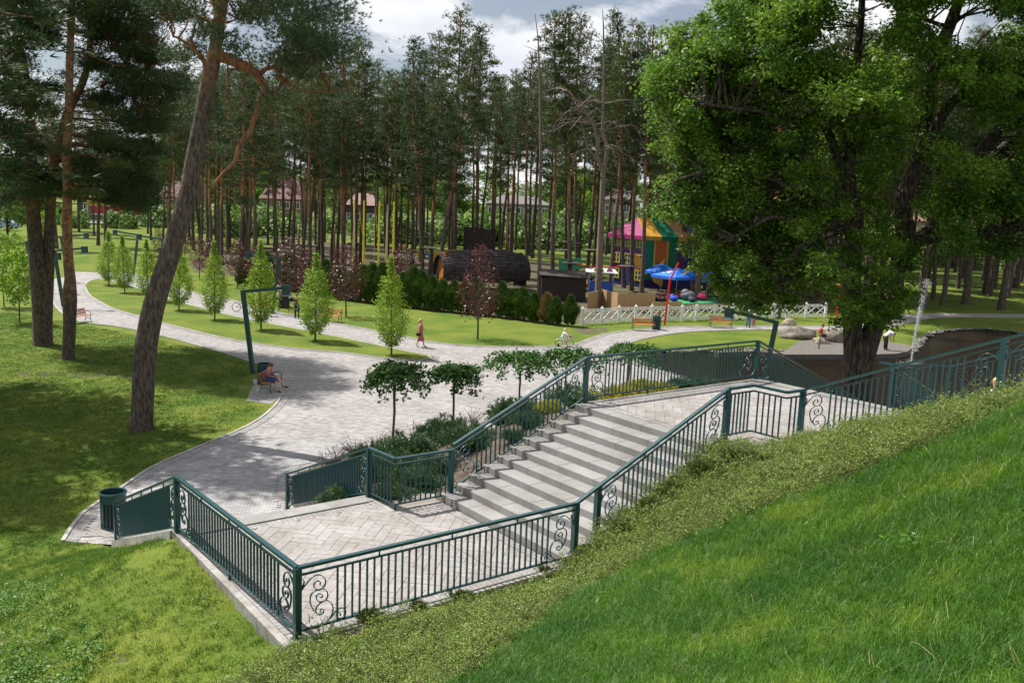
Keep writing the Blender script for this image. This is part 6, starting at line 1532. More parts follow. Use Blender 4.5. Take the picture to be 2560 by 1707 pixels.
# ------------------------------------------------------------------ fences
def lattice_fence(pts, label, H=1.2, cat='fence', zf=None, simple=False, grp=None):
    o0 = Vector((pts[0][0], pts[0][1], 0)); o = empty('lattice_fence', o0, 0, label, cat, grp)
    pm = MB()
    if simple: pm.box((0, 0, H * .55), (.16, .16, H * 1.1))
    else: pm.box((0, 0, H / 2), (.19, .19, H)); pm.box((0, 0, H + .015), (.25, .25, .05)); pm.lathe((0, 0, H + .03), [(.06, 0), (.03, .05), (.06, .09), (.02, .14)], 8)
    pme_ = pm.mesh('post', M['white'])
    Z = [tz(p[0], p[1]) for p in pts]
    for p, z in zip(pts, Z): put('post', pme_, o, (p[0] - o0.x, p[1] - o0.y, z - .03))
    for (a, za), (b, zb) in zip(zip(pts[:-1], Z[:-1]), zip(pts[1:], Z[1:])):
        A = Vector((a[0], a[1], za)) - o0; B = Vector((b[0], b[1], zb)) - o0; d = (B - A).normalized() * .07; A += d; B -= d
        U = lambda t, h: A.lerp(B, t) + Vector((0, 0, h * H))
        rows = (.12, .24, .80, .92) if not simple else (.15, .92)
        for h in rows: m_ = MB(); m_.bar(U(0, h), U(1, h), .04, .07); m_.build('rail', M['white'], o)
        segs = [(0, .5), (.5, 1)] if not simple else [(0, 1)]
        for s, e in segs:
            lo, hi = (.26, .78) if not simple else (.17, .9)
            m_ = MB(); m_.bar(U(s + .02, lo), U(e - .02, hi), .03, .07); m_.build('diagonal', M['white'], o)
            m_ = MB(); m_.bar(U(s + .02, hi), U(e - .02, lo), .024, .07); m_.build('diagonal', M['white'], o)
        if not simple:
            m_ = MB()
            for i in range(8):
                t = (i + .5) / 8
                if i % 2 == 0:
                    for h0, h1 in ((.12, .24), (.80, .92)): m_.bar(U(t - .03, (h0 + h1) / 2), U(t + .03, (h0 + h1) / 2), .03, .12 * H * .9)
            m_.build('spacers', M['white'], o)
    return o
fp = [(at(X, Y).x, at(X, Y).y) for X, Y in ((1337, 746), (1381.5, 744), (1420.6, 741), (1459, 739.5), (1496, 738), (1532, 737.3), (1565.6, 738), (1598.5, 736.5), (1640, 736), (1682, 735), (1728, 733), (1775, 731), (1806, 730), (1850, 730), (1895, 729))]
lattice_fence(fp, 'white lattice fence with finial posts in front of the reed screen')
ff = resample([(at(X, Y).x, at(X, Y).y) for X, Y in ((571, 563), (647, 563), (705, 557), (808, 556), (900, 559), (1000, 564), (1150, 568), (1250, 572), (1350, 577), (1430, 584))], 2.6)
lattice_fence(ff, 'low white lattice fence far behind the rope park, across the lawn', 1.15, simple=True)
f3 = [(at(X, Y).x, at(X, Y).y) for X, Y in ((1790, 655), (1812, 654), (1834, 654))]
lattice_fence(f3, 'short white lattice fence piece seen between the oak leaves', 1.2, simple=True)
def plane_fence(name, pts, H, m_, label, cat, bw=.9, th=.05, piece='panel', grp=None, z0=0.0):
    o0 = Vector((pts[0][0], pts[0][1], 0)); o = empty(name, o0, 0, label, cat, grp); rs = []
    for (a, b) in zip(pts[:-1], pts[1:]):
        a = Vector((a[0], a[1], 0)); b = Vector((b[0], b[1], 0)); L = (b - a).length; n = max(1, round(L / bw)); ang = math.atan2(b.y - a.y, b.x - a.x)
        for i in range(n):
            c = a.lerp(b, (i + .5) / n); hh = H * (1 + R(-.02, .02)); mm = MB(); mm.box((c.x - o0.x, c.y - o0.y, tz(c.x, c.y) + z0 + hh / 2), (L / n - .012, th, hh), ang); mm.build(piece, m_, o)
    return o
plane_fence('reed_fence', [(at(X, Y).x, at(X, Y).y) for X, Y in ((1349, 716), (1381, 706), (1418, 716), (1503, 716))], 1.55, M['reed'], 'tan reed screen fence behind the white lattice fence', 'fence', 1.3, .06, 'reed_panel')
plane_fence('reed_fence', [(at(X, Y).x, at(X, Y).y) for X, Y in ((1496, 724), (1564, 723))], 1.1, M['reed'], 'lower reed screen right of the taller one, beside the red pole', 'fence', 1.3, .06, 'reed_panel')
# red poles
def bent_pole(X, Y, label, H=4.7):
    b = at(X, Y); o = MB(); o.tube([(0, 0, -.1), (.12, 0, H * .45), (.2, 0, H * .72), (.75, 0, H)], [.085, .08, .075, .06], 10)
    q = o.build('red_pole', M['red_paint']); q.location = b; return tag(q, label, 'pole', 'red bent poles by the path')
bent_pole(1526, 746, 'bright red bent pole in front of the white lattice fence'); bent_pole(1918, 745, 'red pole half hidden under the oak left of its trunk')

# ------------------------------------------------------------------ the playground
def cabin():
    a = dep(1050, 645, 90.5); L = 8.6; c = at(1030, 668); c.y = 89
    x0 = dep(1012, 600, 90).x; x1 = dep(1208, 600, 86).x; o = empty('barrel_cabin', ((x0 + x1) / 2, 88, 0), math.radians(24), 'dark shingled barrel-shaped cabin with an orange boarded front', 'cabin')
    n = 22; HL = (x1 - x0) / 2 + .3; Rz = 2.15
    ring = lambda t: 1.0 - .26 * abs(t) ** 2.2
    rows = 16
    for k in range(n):   # shingle courses around the barrel
        mb = MB()
        a0 = -.42 + (math.pi + .84) * k / n; a1 = -.42 + (math.pi + .84) * (k + 1) / n
        for i in range(rows):
            t0 = -1 + 2 * i / rows; t1 = -1 + 2 * (i + 1) / rows - .004; r0 = Rz * ring(t0); r1 = Rz * ring(t1); z = 1.75
            lift = .035 + .02 * ((i * 7 + k * 3) % 3)
            P = lambda t, r, a_, e: (t * HL, -math.cos(a_) * (r + e), z + math.sin(a_) * (r + e))
            mb.add([P(t0, r0, a0, lift), P(t1, r1, a0, lift), P(t1, r1, a1, lift * .3), P(t0, r0, a1, lift * .3), P(t0, r0, a0, -.05), P(t1, r1, a0, -.05), P(t1, r1, a1, -.05), P(t0, r0, a1, -.05)],
                   [(0, 1, 2, 3), (7, 6, 5, 4), (0, 4, 5, 1), (1, 5, 6, 2), (2, 6, 7, 3), (3, 7, 4, 0)])
        mb.build('shingle_course', M['shingle'], o)
    for s in (-1, 1):
        mb = MB(); r = Rz * ring(1) * .98
        for i in range(9):
            y0 = -r + 2 * r * i / 9; y1 = y0 + 2 * r / 9 - .02; ym = (y0 + y1) / 2; h = math.sqrt(max(.1, r * r - ym * ym)); mb2 = MB(); mb2.box((s * (HL - .45), ym, 1.75 + h / 2 - max(0, .875 - h / 4) * 1), (.05, y1 - y0, h + 1.7)); mb2.build('front_board', M['orange_wood'] if s < 0 else M['dark_wood'], o)
    mb = MB(); mb.box((-HL + .55, .2, 1.0), (.07, 1.1, 2.0)); d = mb.build('door', M['dark_wood'], o)
    mb = MB(); mb.box((-HL + .3, -Rz * .62, 1.2), (.3, .12, 2.5)); mb.build('post', M['orange_wood'], o)
cabin()
# raised dark plank screen
o = empty('climbing_screen', (dep(1101, 560, 97).x, 97, 0), .05, 'dark brown plank screen raised above the barrel cabin between trunks', 'screen')
for i, w_ in enumerate((-1.16, 0, 1.16)):
    for j in range(4):
        mb = MB(); mb.box((w_ + (j - 1.5) * .285, 0, 4.25 - .03 * i), (.275, .06, 3.0 - .1 * i)); mb.build('board', M['dark_wood'], o)
for x in (-1.5, 1.5): mb = MB(); mb.cyl((x, .15, 0), .09, 5.4, 8); mb.build('post', M['dark_wood'], o)
for i in range(7): mb = MB(); mb.box((-1.4 + i * .46, -.045, 3.0), (.13, .03, .08)); mb.build('hold', M['log_wood'], o)
# dark shed
p = at(1292, 692); o = empty('wooden_shed', (p.x, p.y + 1.2, 0), .06, 'dark brown plank shed with a sloping roof behind the two dry thujas', 'shed')
for i in range(16):
    mb = MB(); mb.box((-1.85 + i * .247, -1.1, 1.05 + .012 * (8 - abs(i - 8))), (.236, .04, 2.1)); mb.build('plank', M['dark_wood'], o)
for s in (-1, 1):
    for i in range(8): mb = MB(); mb.box((s * 1.98, -1.0 + i * .28, 1.05), (.04, .27, 2.1)); mb.build('plank', M['dark_wood'], o)
mb = MB(); mb.box((0, 1.2, 1.05), (3.9, .04, 2.1)); mb.build('back_wall', M['dark_wood'], o)
mb = MB(); vs = [(-2.2, -1.35, 2.25), (2.15, -1.35, 2.1), (2.15, 1.5, 2.45), (-2.2, 1.5, 2.6)]; mb.add(vs + [(a, b, c + .08) for a, b, c in vs], [(3, 2, 1, 0), (4, 5, 6, 7), (0, 1, 5, 4), (1, 2, 6, 5), (2, 3, 7, 6), (3, 0, 4, 7)]); mb.build('roof', M['shingle'], o)
# striped tent playhouse
TC = dict(mag=solid((.42, .035, .19), .6, trans=.2), yel=solid((.75, .42, .06), .6, trans=.25), grn=solid((.01, .21, .11), .6, trans=.2), org=solid((.62, .16, .03), .6, trans=.2), pch=solid((.72, .42, .20), .6, trans=.25), blu=solid((.06, .17, .50), .6, trans=.2), nav=solid((.012, .015, .10), .6), win=solid((.7, .5, .05), .5), tealc=solid((.02, .14, .16), .6), pur=solid((.10, .02, .13), .6))
ty_ = 97.0
e0 = dep(1396, 542, ty_ + 4.2); e1 = dep(1482, 543, ty_ - .6); e2 = dep(1650, 545, ty_ + 3)
o0 = Vector((e1.x, e1.y, 0)); o = empty('play_tent', o0, 0, 'two-storey playhouse under a pink, yellow, green and blue striped tent roof', 'tent')
ze = 5.55; zr = 7.45
A = Vector((e0.x, e0.y, ze)); B = Vector((e1.x, e1.y, ze)); dx_ = Vector((e2.x - e1.x, e2.y - e1.y, 0)); Lr = 10.5; dx_ = dx_.normalized() * Lr
Cc = B + dx_; Dd = A + dx_; mid = (A + B) / 2; apex = mid + dx_ * .12; apex.z = zr; apex2 = mid + dx_ * .88; apex2.z = zr
def face(pts, m_, nm, th=.05):
    mb = MB(); pts = [Vector(q) - o0 for q in pts]; n = (pts[1] - pts[0]).cross(pts[2] - pts[0]).normalized() * th; k = len(pts)
    mb.add([tuple(q) for q in pts] + [tuple(q - n) for q in pts], [tuple(range(k)), tuple(range(2 * k - 1, k - 1, -1))] + [(i, i + k, (i + 1) % k + k, (i + 1) % k) for i in range(k)]); return mb.build(nm, m_, o)
face([A, B, apex], TC['mag'], 'roof_panel'); face([Cc, Dd, apex2], TC['mag'], 'roof_panel')
st = [TC['yel'], TC['grn'], TC['pch'], TC['blu'], TC['mag']]
for i in range(5):
    face([B + dx_ * (i / 5), B + dx_ * ((i + 1) / 5), apex.lerp(apex2, (i + 1) / 5), apex.lerp(apex2, i / 5)], st[i], 'roof_panel')
    face([A + dx_ * ((i + 1) / 5), A + dx_ * (i / 5), apex.lerp(apex2, i / 5), apex.lerp(apex2, (i + 1) / 5)], st[i], 'roof_panel')
    q0, q1 = B + dx_ * (i / 5) + Vector((0, 0, -.02)), B + dx_ * ((i + 1) / 5 - .004) + Vector((0, 0, -.02)); face([q0 + Vector((0, 0, -.42)), q1 + Vector((0, 0, -.42)), q1, q0], [TC['yel'], TC['grn'], TC['yel'], TC['blu'], TC['mag']][i], 'valance', .03)
face([A + Vector((0, 0, -.42)), B + Vector((0, 0, -.42)), B + Vector((0, 0, -.02)), A + Vector((0, 0, -.02))], TC['mag'], 'valance', .03)
inn = lambda q, f=.93: mid + dx_ * .5 + (q - (mid + dx_ * .5)) * f
Ai, Bi, Ci, Di = (inn(q) for q in (A, B, Cc, Dd))
def wallquad(P, Q, t0, t1, z0, z1, m_, nm, off=0.0, curt=False):
    a = P.lerp(Q, t0); b = P.lerp(Q, t1); n = Vector((Q.y - P.y, P.x - Q.x, 0)).normalized() * off
    face([Vector((a.x, a.y, z0)) + n, Vector((b.x, b.y, z0)) + n, Vector((b.x, b.y, z1)) + n, Vector((a.x, a.y, z1)) + n], m_, nm, .06)
for z0, z1, m_ in ((0, 1.9, TC['nav']), (1.9, 2.1, TC['mag']), (2.1, 3.9, TC['nav']), (3.9, 4.05, TC['mag']), (4.05, ze, TC['tealc'])):
    wallquad(Ai, Bi, 0, 1, z0, z1, m_, 'wall')
wallquad(Ai, Bi, .04, .12, 0, ze - .1, TC['blu'], 'corner_post', .08)
for t in (.10, .42, .74):
    for z0 in (.75, 2.45, 4.3):
        if (t, z0) in ((.42, .75),): continue
        a, b = t, t + .19
        wallquad(Ai, Bi, a, b, z0, z0 + 1.05, TC['tealc'], 'window_pane', .05)
        for u0, u1, s0, s1 in ((a, a + .018, z0, z0 + 1.05), (b - .018, b, z0, z0 + 1.05), ((a + b) / 2 - .008, (a + b) / 2 + .008, z0, z0 + 1.05), (a, b, z0 - .05, z0 + .03), (a, b, z0 + 1.0, z0 + 1.08), (a, b, z0 + .5, z0 + .55)):
            wallquad(Ai, Bi, u0, u1, s0, s1, TC['win'], 'window_frame', .11)
cur = [(0, .10, TC['grn']), (.10, .12, TC['yel']), (.12, .26, TC['org']), (.26, .285, TC['yel']), (.285, .40, TC['grn']), (.40, .52, TC['pur']), (.52, .66, TC['nav']), (.66, .8, TC['pur']), (.8, 1, TC['nav'])]
for t0, t1, m_ in cur: wallquad(Bi, Ci, t0, t1, .9, ze - .05, m_, 'curtain', .02 + .03 * (int(t0 * 100) % 3))
wallquad(Bi, Ci, 0, 1, 0, .9, TC['nav'], 'wall'); wallquad(Di, Ai, 0, 1, 0, ze, TC['nav'], 'wall')
face([Bi + Vector((-1.9, -.3, -1.3)), Bi + Vector((-.9, -.4, -3.6)), Bi + Vector((.3, -.4, -4.1)), Bi + Vector((-.5, -.3, -2.4))], TC['yel'], 'drape', .04)
face([Bi + Vector((1.0, -.5, -3.4)), Bi + Vector((.9, -.6, -4.8)), Bi + Vector((1.9, -.6, -5.3)), Bi + Vector((2.0, -.5, -2.2))], TC['yel'], 'drape', .04)
# umbrellas
M['umb'] = solid((.025, .20, .78), .55, trans=.25)
def umbrella(base, w, H, label, logo=True, rz=.5):
    o = empty('market_umbrella', base, rz, label, 'umbrella', 'blue square market umbrellas'); mb = MB(); mb.cyl((0, 0, 0), .035, H, 8); mb.build('pole', M['metal'], o)
    h = w / 2; zt = H; zb = H - .62; mb = MB(); P = [(-h, -h, zb), (h, -h, zb), (h, h, zb), (-h, h, zb)]; q = .30 * w; Q = [(-q * .5, -q * .5, zt), (q * .5, -q * .5, zt), (q * .5, q * .5, zt), (-q * .5, q * .5, zt)]
    vs = P + Q; mb.add(vs + [(a, b, c - .02) for a, b, c in vs], [(0, 1, 5, 4), (1, 2, 6, 5), (2, 3, 7, 6), (3, 0, 4, 7), (4, 5, 6, 7), (12, 13, 9, 8), (13, 14, 10, 9), (14, 15, 11, 10), (15, 12, 8, 11)])
    c = mb.build('canopy', M['umb'], o)
    mb = MB()
    for i in range(4): a, b = Vector(P[i]), Vector(P[(i + 1) % 4]); mb.bar(a + Vector((0, 0, -.13)), b + Vector((0, 0, -.13)), .02, .26)
    mb.build('valance', M['umb'], o); mb = MB(); mb.lathe((0, 0, zt), [(.38, 0), (.34, .05), (.06, .14)], 10); mb.build('cap', M['umb'], o)
    if logo:
        wt = solid((.8, .8, .8), .5); rd_ = solid((.6, .03, .03), .5)
        for k in range(4):
            Rm = Matrix.Rotation(k * math.pi / 2, 4, 'Z'); sl = math.atan2(zt - zb, h - q * .5); 
            base_m = Rm @ Matrix.Translation((0, -(h + q * .5) / 2 + .05, (zb + zt) / 2 + .03)) @ Matrix.Rotation(sl, 4, 'X')
            def disc(name, m_, r, arc=(0, 2 * math.pi), dz=0.0, flat=1.0):
                n = 20; mb = MB(); vs = [tuple(base_m @ Vector((0, 0, dz)))] ; vs = []
                for i in range(n): a = arc[0] + (arc[1] - arc[0]) * i / (n - 1 if arc[1] - arc[0] < 6 else n); vs.append(base_m @ Vector((r * math.cos(a), r * math.sin(a) * flat + .1, dz)))
                vs += [v - (base_m.to_3x3() @ Vector((0, 0, .006))) for v in vs]; mb.add([tuple(v) for v in vs], [tuple(range(n)), tuple(range(2 * n - 1, n - 1, -1))] + [(i, i + n, (i + 1) % n + n, (i + 1) % n) for i in range(n)]); mb.build(name, m_, c)
            disc('emblem_ground', wt, .25, dz=.03); disc('emblem', rd_, .21, (.35, math.pi + .1), .045); disc('emblem', rd_, .20, (-2.2, -1.2), .045)
            tc_ = bpy.data.curves.new('lettering', 'FONT'); tc_.body = 'pepsi'; tc_.size = .26; tc_.align_x = 'CENTER'; tc_.extrude = .004; tc_.materials.append(wt)
            _to = bpy.data.objects.new('lettering', tc_); _lm = bpy.data.meshes.new_from_object(_to); bpy.data.objects.remove(_to)
            t_ = link(bpy.data.objects.new('lettering', _lm), c); t_.matrix_local = base_m @ Matrix.Translation((-.45, -.33, .045))
    return o
umbrella(at(1552, 683), 3.6, 2.75, 'blue market umbrella right of the red pole, above the bean bags', rz=.55)
umbrella(at(1622, 684), 3.2, 2.6, 'second blue umbrella, hidden mostly by oak leaves', rz=.3)
umbrella(at(1516, 668), 2.6, 2.7, 'blue umbrella whose edge shows left of the foremost one', False)
mt = MB(); q = [(at(X, Y).x, at(X, Y).y) for X, Y in ((1535, 700), (1650, 696), (1645, 682), (1545, 686))]; mt.prism(q, 0.0, .05); tag(mt.build('play_mat', solid((.03, .22, .08), .8)), 'flat green artificial grass mat under the umbrellas', 'mat')
def beanbag(X, Y, r, col, label):
    mb = MB(); mb.ell((0, 0, r * .62), (r, r * .85, r * .62), 12, 8); mb.ell((-r * .35, .05, r * .95), (r * .6, r * .6, r * .5), 10, 6); o = mb.build('bean_bag', solid(col, .6), None, True); o.location = at(X, Y, .05); tag(o, label, 'bean bag', 'bean bags on the green mat')
for a in ((1548, 692, .45, (.02, .06, .55), 'bright blue bean bag at the foot of the umbrella pole'), (1580, 690, .75, (.10, .10, .13), 'large grey bean bag in the middle of the mat'), (1590, 694, .42, (.03, .03, .06), 'small navy bean bag in front of the grey one'), (1612, 690, .5, (.45, .02, .10), 'crimson bean bag at the right of the mat'), (1560, 686, .4, (.45, .015, .02), 'red bean bag behind the blue one'), (1493, 697, .42, (.7, .5, .02), 'yellow bean bag behind the reed screen')): beanbag(*a)
# kiosk
p = at(1378, 672); o = empty('snack_kiosk', (p.x, p.y, 0), 0, 'small kiosk stall with white awning and blue sides left of the tent', 'kiosk')
mb = MB(); mb.box((0, 0, .55), (2.3, 1.2, 1.1)); mb.build('counter', solid((.02, .08, .45)), o)
for x in (-1.2, 1.2):
    for y in (-.7, .7): mb = MB(); mb.cyl((x, y, 0), .04, 2.1, 8); mb.build('post', M['metal'], o)
mb = MB(); vs = [(-1.6, -1.0, 2.05), (1.6, -1.0, 2.0), (1.4, 1.0, 2.3), (-1.5, 1.0, 2.3)]; mb.add(vs + [(a, b, c + .06) for a, b, c in vs], [(3, 2, 1, 0), (4, 5, 6, 7), (0, 1, 5, 4), (1, 2, 6, 5), (2, 3, 7, 6), (3, 0, 4, 7)]); mb.build('awning', solid((.62, .72, .74), .5), o)
for x, c in ((-.55, (.7, .35, .02)), (-.2, (.6, .03, .03)), (.7, (.55, .2, .3))): mb = MB(); mb.add([(x - .3, -.9, 2.15), (x + .45, -.9, 2.15), (x + .05, -.9, 2.85), (x - .3, -.85, 2.15), (x + .45, -.85, 2.15), (x + .05, -.85, 2.85)], [(0, 1, 2), (5, 4, 3), (0, 3, 4, 1), (1, 4, 5, 2), (2, 5, 3, 0)]); mb.build('pennant', solid(c), o)
p = at(1345, 668); o = empty('play_table', p, 0, 'small red table with an orange top left of the kiosk', 'table')
mb = MB(); mb.box((0, 0, .68), (1.0, .7, .06)); mb.build('tabletop', solid((.7, .25, .03)), o); mb = MB(); mb.box((0, 0, .5), (.9, .6, .3)); mb.build('apron', solid((.5, .03, .03)), o)
for x in (-.4, .4):
    for y in (-.25, .25): mb = MB(); mb.cyl((x, y, 0), .03, .5, 6); mb.build('leg', M['metal'], o)
# trampoline with bungee poles
p = at(857, 660); o = empty('bungee_trampoline', p, 0, 'round trampoline with a blue rim, yellow skirt and tall yellow bungee poles', 'trampoline')
mb = MB()
mb.tube([(1.55 * math.cos(a), 1.55 * math.sin(a), .95) for a in [i * math.pi / 12 for i in range(24)]], .12, 6, closed=True); mb.build('rim', solid((.02, .16, .62)), o)
mb = MB(); mb.lathe((0, 0, 0), [(1.42, .1), (1.45, .82)], 24); mb.build('skirt', solid((.65, .48, .02)), o); mb = MB(); mb.cyl((0, 0, .88), 1.45, .02, 24); mb.build('mat', M['black'], o)
for x, y, lx in ((-1.75, -.5, -.25), (.75, -1.9, .1), (-1.3, 1.9, 0), (1.7, 1.3, 0)):
    mb = MB(); mb.tube([(x, y, 0), (x + lx * .3, y, 8.2)], [.11, .08], 8); mb.build('pole', solid((.72, .58, .03)), o)
for x in (-1.95, 1.15):
    mb = MB(); mb.add([(x, -1.2, .5), (x + .35, -1.2, .5), (x + .28, -.9, 7.9), (x + .2, -.9, 7.9), (x, -1.16, .5), (x + .35, -1.16, .5), (x + .28, -.86, 7.9), (x + .2, -.86, 7.9)], [(0, 1, 2, 3), (7, 6, 5, 4), (0, 4, 5, 1), (1, 5, 6, 2), (3, 2, 6, 7), (0, 3, 7, 4)]); mb.build('side_strap', solid((.6, .45, .2)), o)
for x in (-.55, .1): mb = MB(); mb.tube([(x * 2.4, -1, 7.6), (x, -.3, 2.2)], .02, 4); mb.build('elastic_rope', solid((.6, .5, .1)), o)
# tyres on a rope
tc_l = [((.02, .06, .4), 'blue'), ((.6, .4, .02), 'yellow'), ((.02, .16, .06), 'green'), ((.02, .08, .35), 'dark blue'), ((.5, .04, .03), 'red'), ((.6, .35, .03), 'orange-yellow'), ((.01, .12, .06), 'bottle green'), ((.02, .05, .3), 'navy')]
for i, (X, (c, nm)) in enumerate(zip((945.6, 954.4, 971, 980, 992, 1003.6, 1020, 1032), tc_l)):
    p = dep(X, 589, 98); mb = MB(); mb.tube([(.27 * math.cos(a), 0, .27 * math.sin(a)) for a in [k * math.pi / 7 for k in range(14)]], .10, 6, closed=True); q = mb.build('painted_tyre', solid(c), None, True); q.location = p; q.rotation_euler = (0, 0, R(-.4, .4)); tag(q, nm + ' painted tyre hanging in the row left of the barrel cabin', 'tyre', 'painted tyres hung in a row')
p0, p1 = dep(935, 583, 98), dep(1045, 583, 98); mb = MB(); mb.tube([p0 + Vector((0, 0, .35)), p1 + Vector((0, 0, .35))], .06, 6); 
for q in (p0, p1): mb.tube([(q.x, q.y, 0), (q.x, q.y, q.z + .5)], .09, 6)
tag(mb.build('tyre_frame', M['log_wood']), 'log frame from which the painted tyres hang', 'frame')
# rope park platforms and ropes
pf = [(816, 559, 622, 'around the pine beside the yellow poles'), (983, 569, 657, 'around the crooked-trunked pine'), (1045, 592, 640, 'over the front edge of the barrel cabin'), (1152, 574, 600, 'right of the dark plank screen'), (1195, 590, 640, 'at the right end of the cabin roof'), (1290, 574, 640, 'high above the dark shed'), (1356, 574, 650, 'beside the peeled log right of the shed'), (1310, 604, 681, 'on the leaning orange trunk over the shed'), (1441, 611, 668, 'in front of the playhouse windows'), (1510, 604, 660, 'in front of the orange tent curtain'), (617, 570, 600, 'over the bare ground left of the purple trees'), (676, 575, 600, 'between the reddish trunks left of centre')]
pc = []
plm = MB(); 
for k in range(12): a = k * math.pi / 6; 
for i, (X, Y, Yb, lb) in enumerate(pf):
    y = at(X, Yb).y; c = dep(X, Y, y); pc.append(c); o = empty('rope_park_platform', c, R(0, 3), 'round grey plank platform ' + lb, 'platform', 'round plank platforms on the pine trunks')
    for k in range(7):
        yy = -.75 + k * .25; h = math.sqrt(max(.05, .95 ** 2 - yy * yy)); mb = MB(); mb.box((0, yy, 0), (2 * h, .235, .07)); mb.build('plank', M['grey_plank'], o)
    mb = MB(); mb.bar((-.8, -.3, -.09), (.8, -.3, -.09), .08, .12); mb.bar((-.8, .3, -.09), (.8, .3, -.09), .08, .12); mb.build('bearer', M['grey_plank'], o)
def rope(a, b, lb, m_=None, r=.018, sag=.35):
    mb = MB(); mb.tube([a.lerp(b, t) + Vector((0, 0, -sag * 4 * t * (1 - t))) for t in [i / 8 for i in range(9)]], r, 4, False); tag(mb.build('rope', m_ or M['black']), lb, 'rope', 'ropes of the rope park')
up_ = Vector((0, 0, 1.1))
for a, b in ((0, 1), (1, 3), (3, 5), (5, 6), (7, 8), (8, 9), (10, 11), (11, 0), (2, 4)):
    rope(pc[a] + up_, pc[b] + up_, 'thin dark hand rope strung between two rope-park platforms'); rope(pc[a], pc[b], 'thin dark foot rope strung between two rope-park platforms', sag=.5)
rope(pc[7], pc[8], 'bright red rope crossing from the shed platform to the playhouse', M['red_paint'], .05, .25)
for X, Y0, Y1, yb, lb in ((521, 489, 563, 575, 'thick peeled log post beside the reddish leaning pine'), (476, 512, 560, 575, 'peeled log post at left end of the rope park'), (486, 512, 562, 578, 'shorter peeled log close to its neighbour at the left end'), (767, 513, 577, 600, 'peeled log post before the bare slope left of the yellow poles'), (686, 514, 560, 575, 'peeled log post behind the bent pine'), (1162, 487, 590, 600, 'tall peeled log right of the plank screen'), (1370, 500, 640, 655, 'peeled log with red bands left of the kiosk')):
    b = at(X, yb); H = dep(X, Y0, b.y).z; mb = MB(); mb.cyl((0, 0, -.1), .19, H, 12, .16); q = mb.build('log_post', M['log_wood'], None, True); q.location = b; tag(q, lb, 'post', 'peeled log posts of the rope park')
p = at(710, 606); o = empty('timber_gate', p, 0, 'grey timber frame of the rope park entrance beside the reddest purple tree', 'gate')
for x in (-.9, .9): mb = MB(); mb.cyl((x, 0, 0), .12, 2.3, 8); mb.build('post', M['grey_plank'], o)
for z in (1.0, 1.5, 2.1): mb = MB(); mb.box((-.3, 0, z), (2.4, .06, .12)); mb.build('rail', M['grey_plank'], o)
p = at(617, 622); o = empty('picket_gate', p, .1, 'small brown picket fence below the arm of the lamp between the purple trees', 'fence')
for i in range(9): mb = MB(); mb.box((-.9 + i * .225, 0, .55), (.09, .03, 1.0)); mb.build('picket', solid((.10, .035, .02)), o)
for z in (.25, .85): mb = MB(); mb.box((0, .03, z), (2.0, .03, .08)); mb.build('rail', solid((.10, .035, .02)), o)
y_ = 92; q0 = [dep(X, Y, y_) for X, Y in ((1283, 595), (1336, 592), (1337, 618), (1284, 621))]
mb = MB(); mb.add([tuple(v) for v in q0] + [(v.x, v.y + .03, v.z) for v in q0], [(0, 1, 2, 3), (7, 6, 5, 4), (0, 4, 5, 1), (1, 5, 6, 2), (2, 6, 7, 3), (3, 7, 4, 0)]); tag(mb.build('safety_net', solid((.10, .42, .24), .8, trans=.5)), 'pale green safety net stretched between trunks above the shed', 'net')
for X, Y, lb in ((1256, 506, 'left floodlight on the orange trunk above the shed'), (1289, 503, 'right floodlight on the orange trunk above the shed')):
    p = dep(X, Y, 86); mb = MB(); mb.box((0, 0, 0), (.55, .25, .10)); mb.bar((0, 0, 0), (.5 * (1 if X < 1270 else -1), 0, -.25), .05, .05); q = mb.build('floodlight', M['metal']); q.location = p; tag(q, lb, 'floodlight', 'floodlights of the rope park')

# ------------------------------------------------------------------ boulders, fountain
def boulder(X, Y, rx, ry, rz_, m_, label, seed):
    g = random.Random(seed); bm = bmesh.new(); bmesh.ops.create_icosphere(bm, subdivisions=3, radius=1)
    from mathutils import noise
    for v in bm.verts:
        n_ = noise.noise(v.co * 1.3 + Vector((seed, 0, 0))) * .35 + noise.noise(v.co * 3.1 + Vector((0, seed, 0))) * .12; v.co = v.co * (1 + n_); v.co = Vector((v.co.x * rx, v.co.y * ry, v.co.z * rz_ + rz_ * .45))
    me = bpy.data.meshes.new('boulder'); bm.to_mesh(me); bm.free(); me.materials.append(m_); me.polygons.foreach_set('use_smooth', [True] * len(me.polygons)); o = link(bpy.data.objects.new('boulder', me)); o.location = at(X, Y); tag(o, label, 'boulder', 'boulders by the pond')
boulder(1828, 776, 1.35, .9, .55, M['boulder'], 'long grey boulder left of the seated person by the pond', 1)
boulder(1812, 748, .5, .4, .45, M['boulder_pale'], 'small pale boulder behind the long grey one', 2)
boulder(1882, 789, .42, .4, .32, M['boulder_pale'], 'pale low rock used as a seat beside the pond', 3)
boulder(1915, 785, .75, .6, .62, M['boulder'], 'large round grey boulder directly left of the oak trunk', 4)
p = at(1880, 802); mb = MB(); mb.tube([(0, 0, -.05), (.04, 0, .9)], [.05, .035], 7); q = mb.build('wooden_stake', M['grey_plank']); q.location = p; tag(q, 'short wooden stake standing on the stone apron at the pond', 'stake')
b = at(2092, 838, ZW); g = np.random.default_rng(4); Hf = dep(2108, 640, b.y).z - ZW; n = 2600
t = g.uniform(0, 1, n); sp_ = .035 + .10 * t ** 2 + .05 * (g.uniform(0, 1, n) < .15); P = np.c_[.42 * t ** 1.6 + g.normal(size=n) * sp_, g.normal(size=n) * sp_, t * Hf]
k = 700; a_ = g.uniform(0, 6.28, k); r_ = np.abs(g.normal(size=k)) * .55; P2_ = np.c_[np.cos(a_) * r_, np.sin(a_) * r_, np.abs(g.normal(size=k)) * .12]
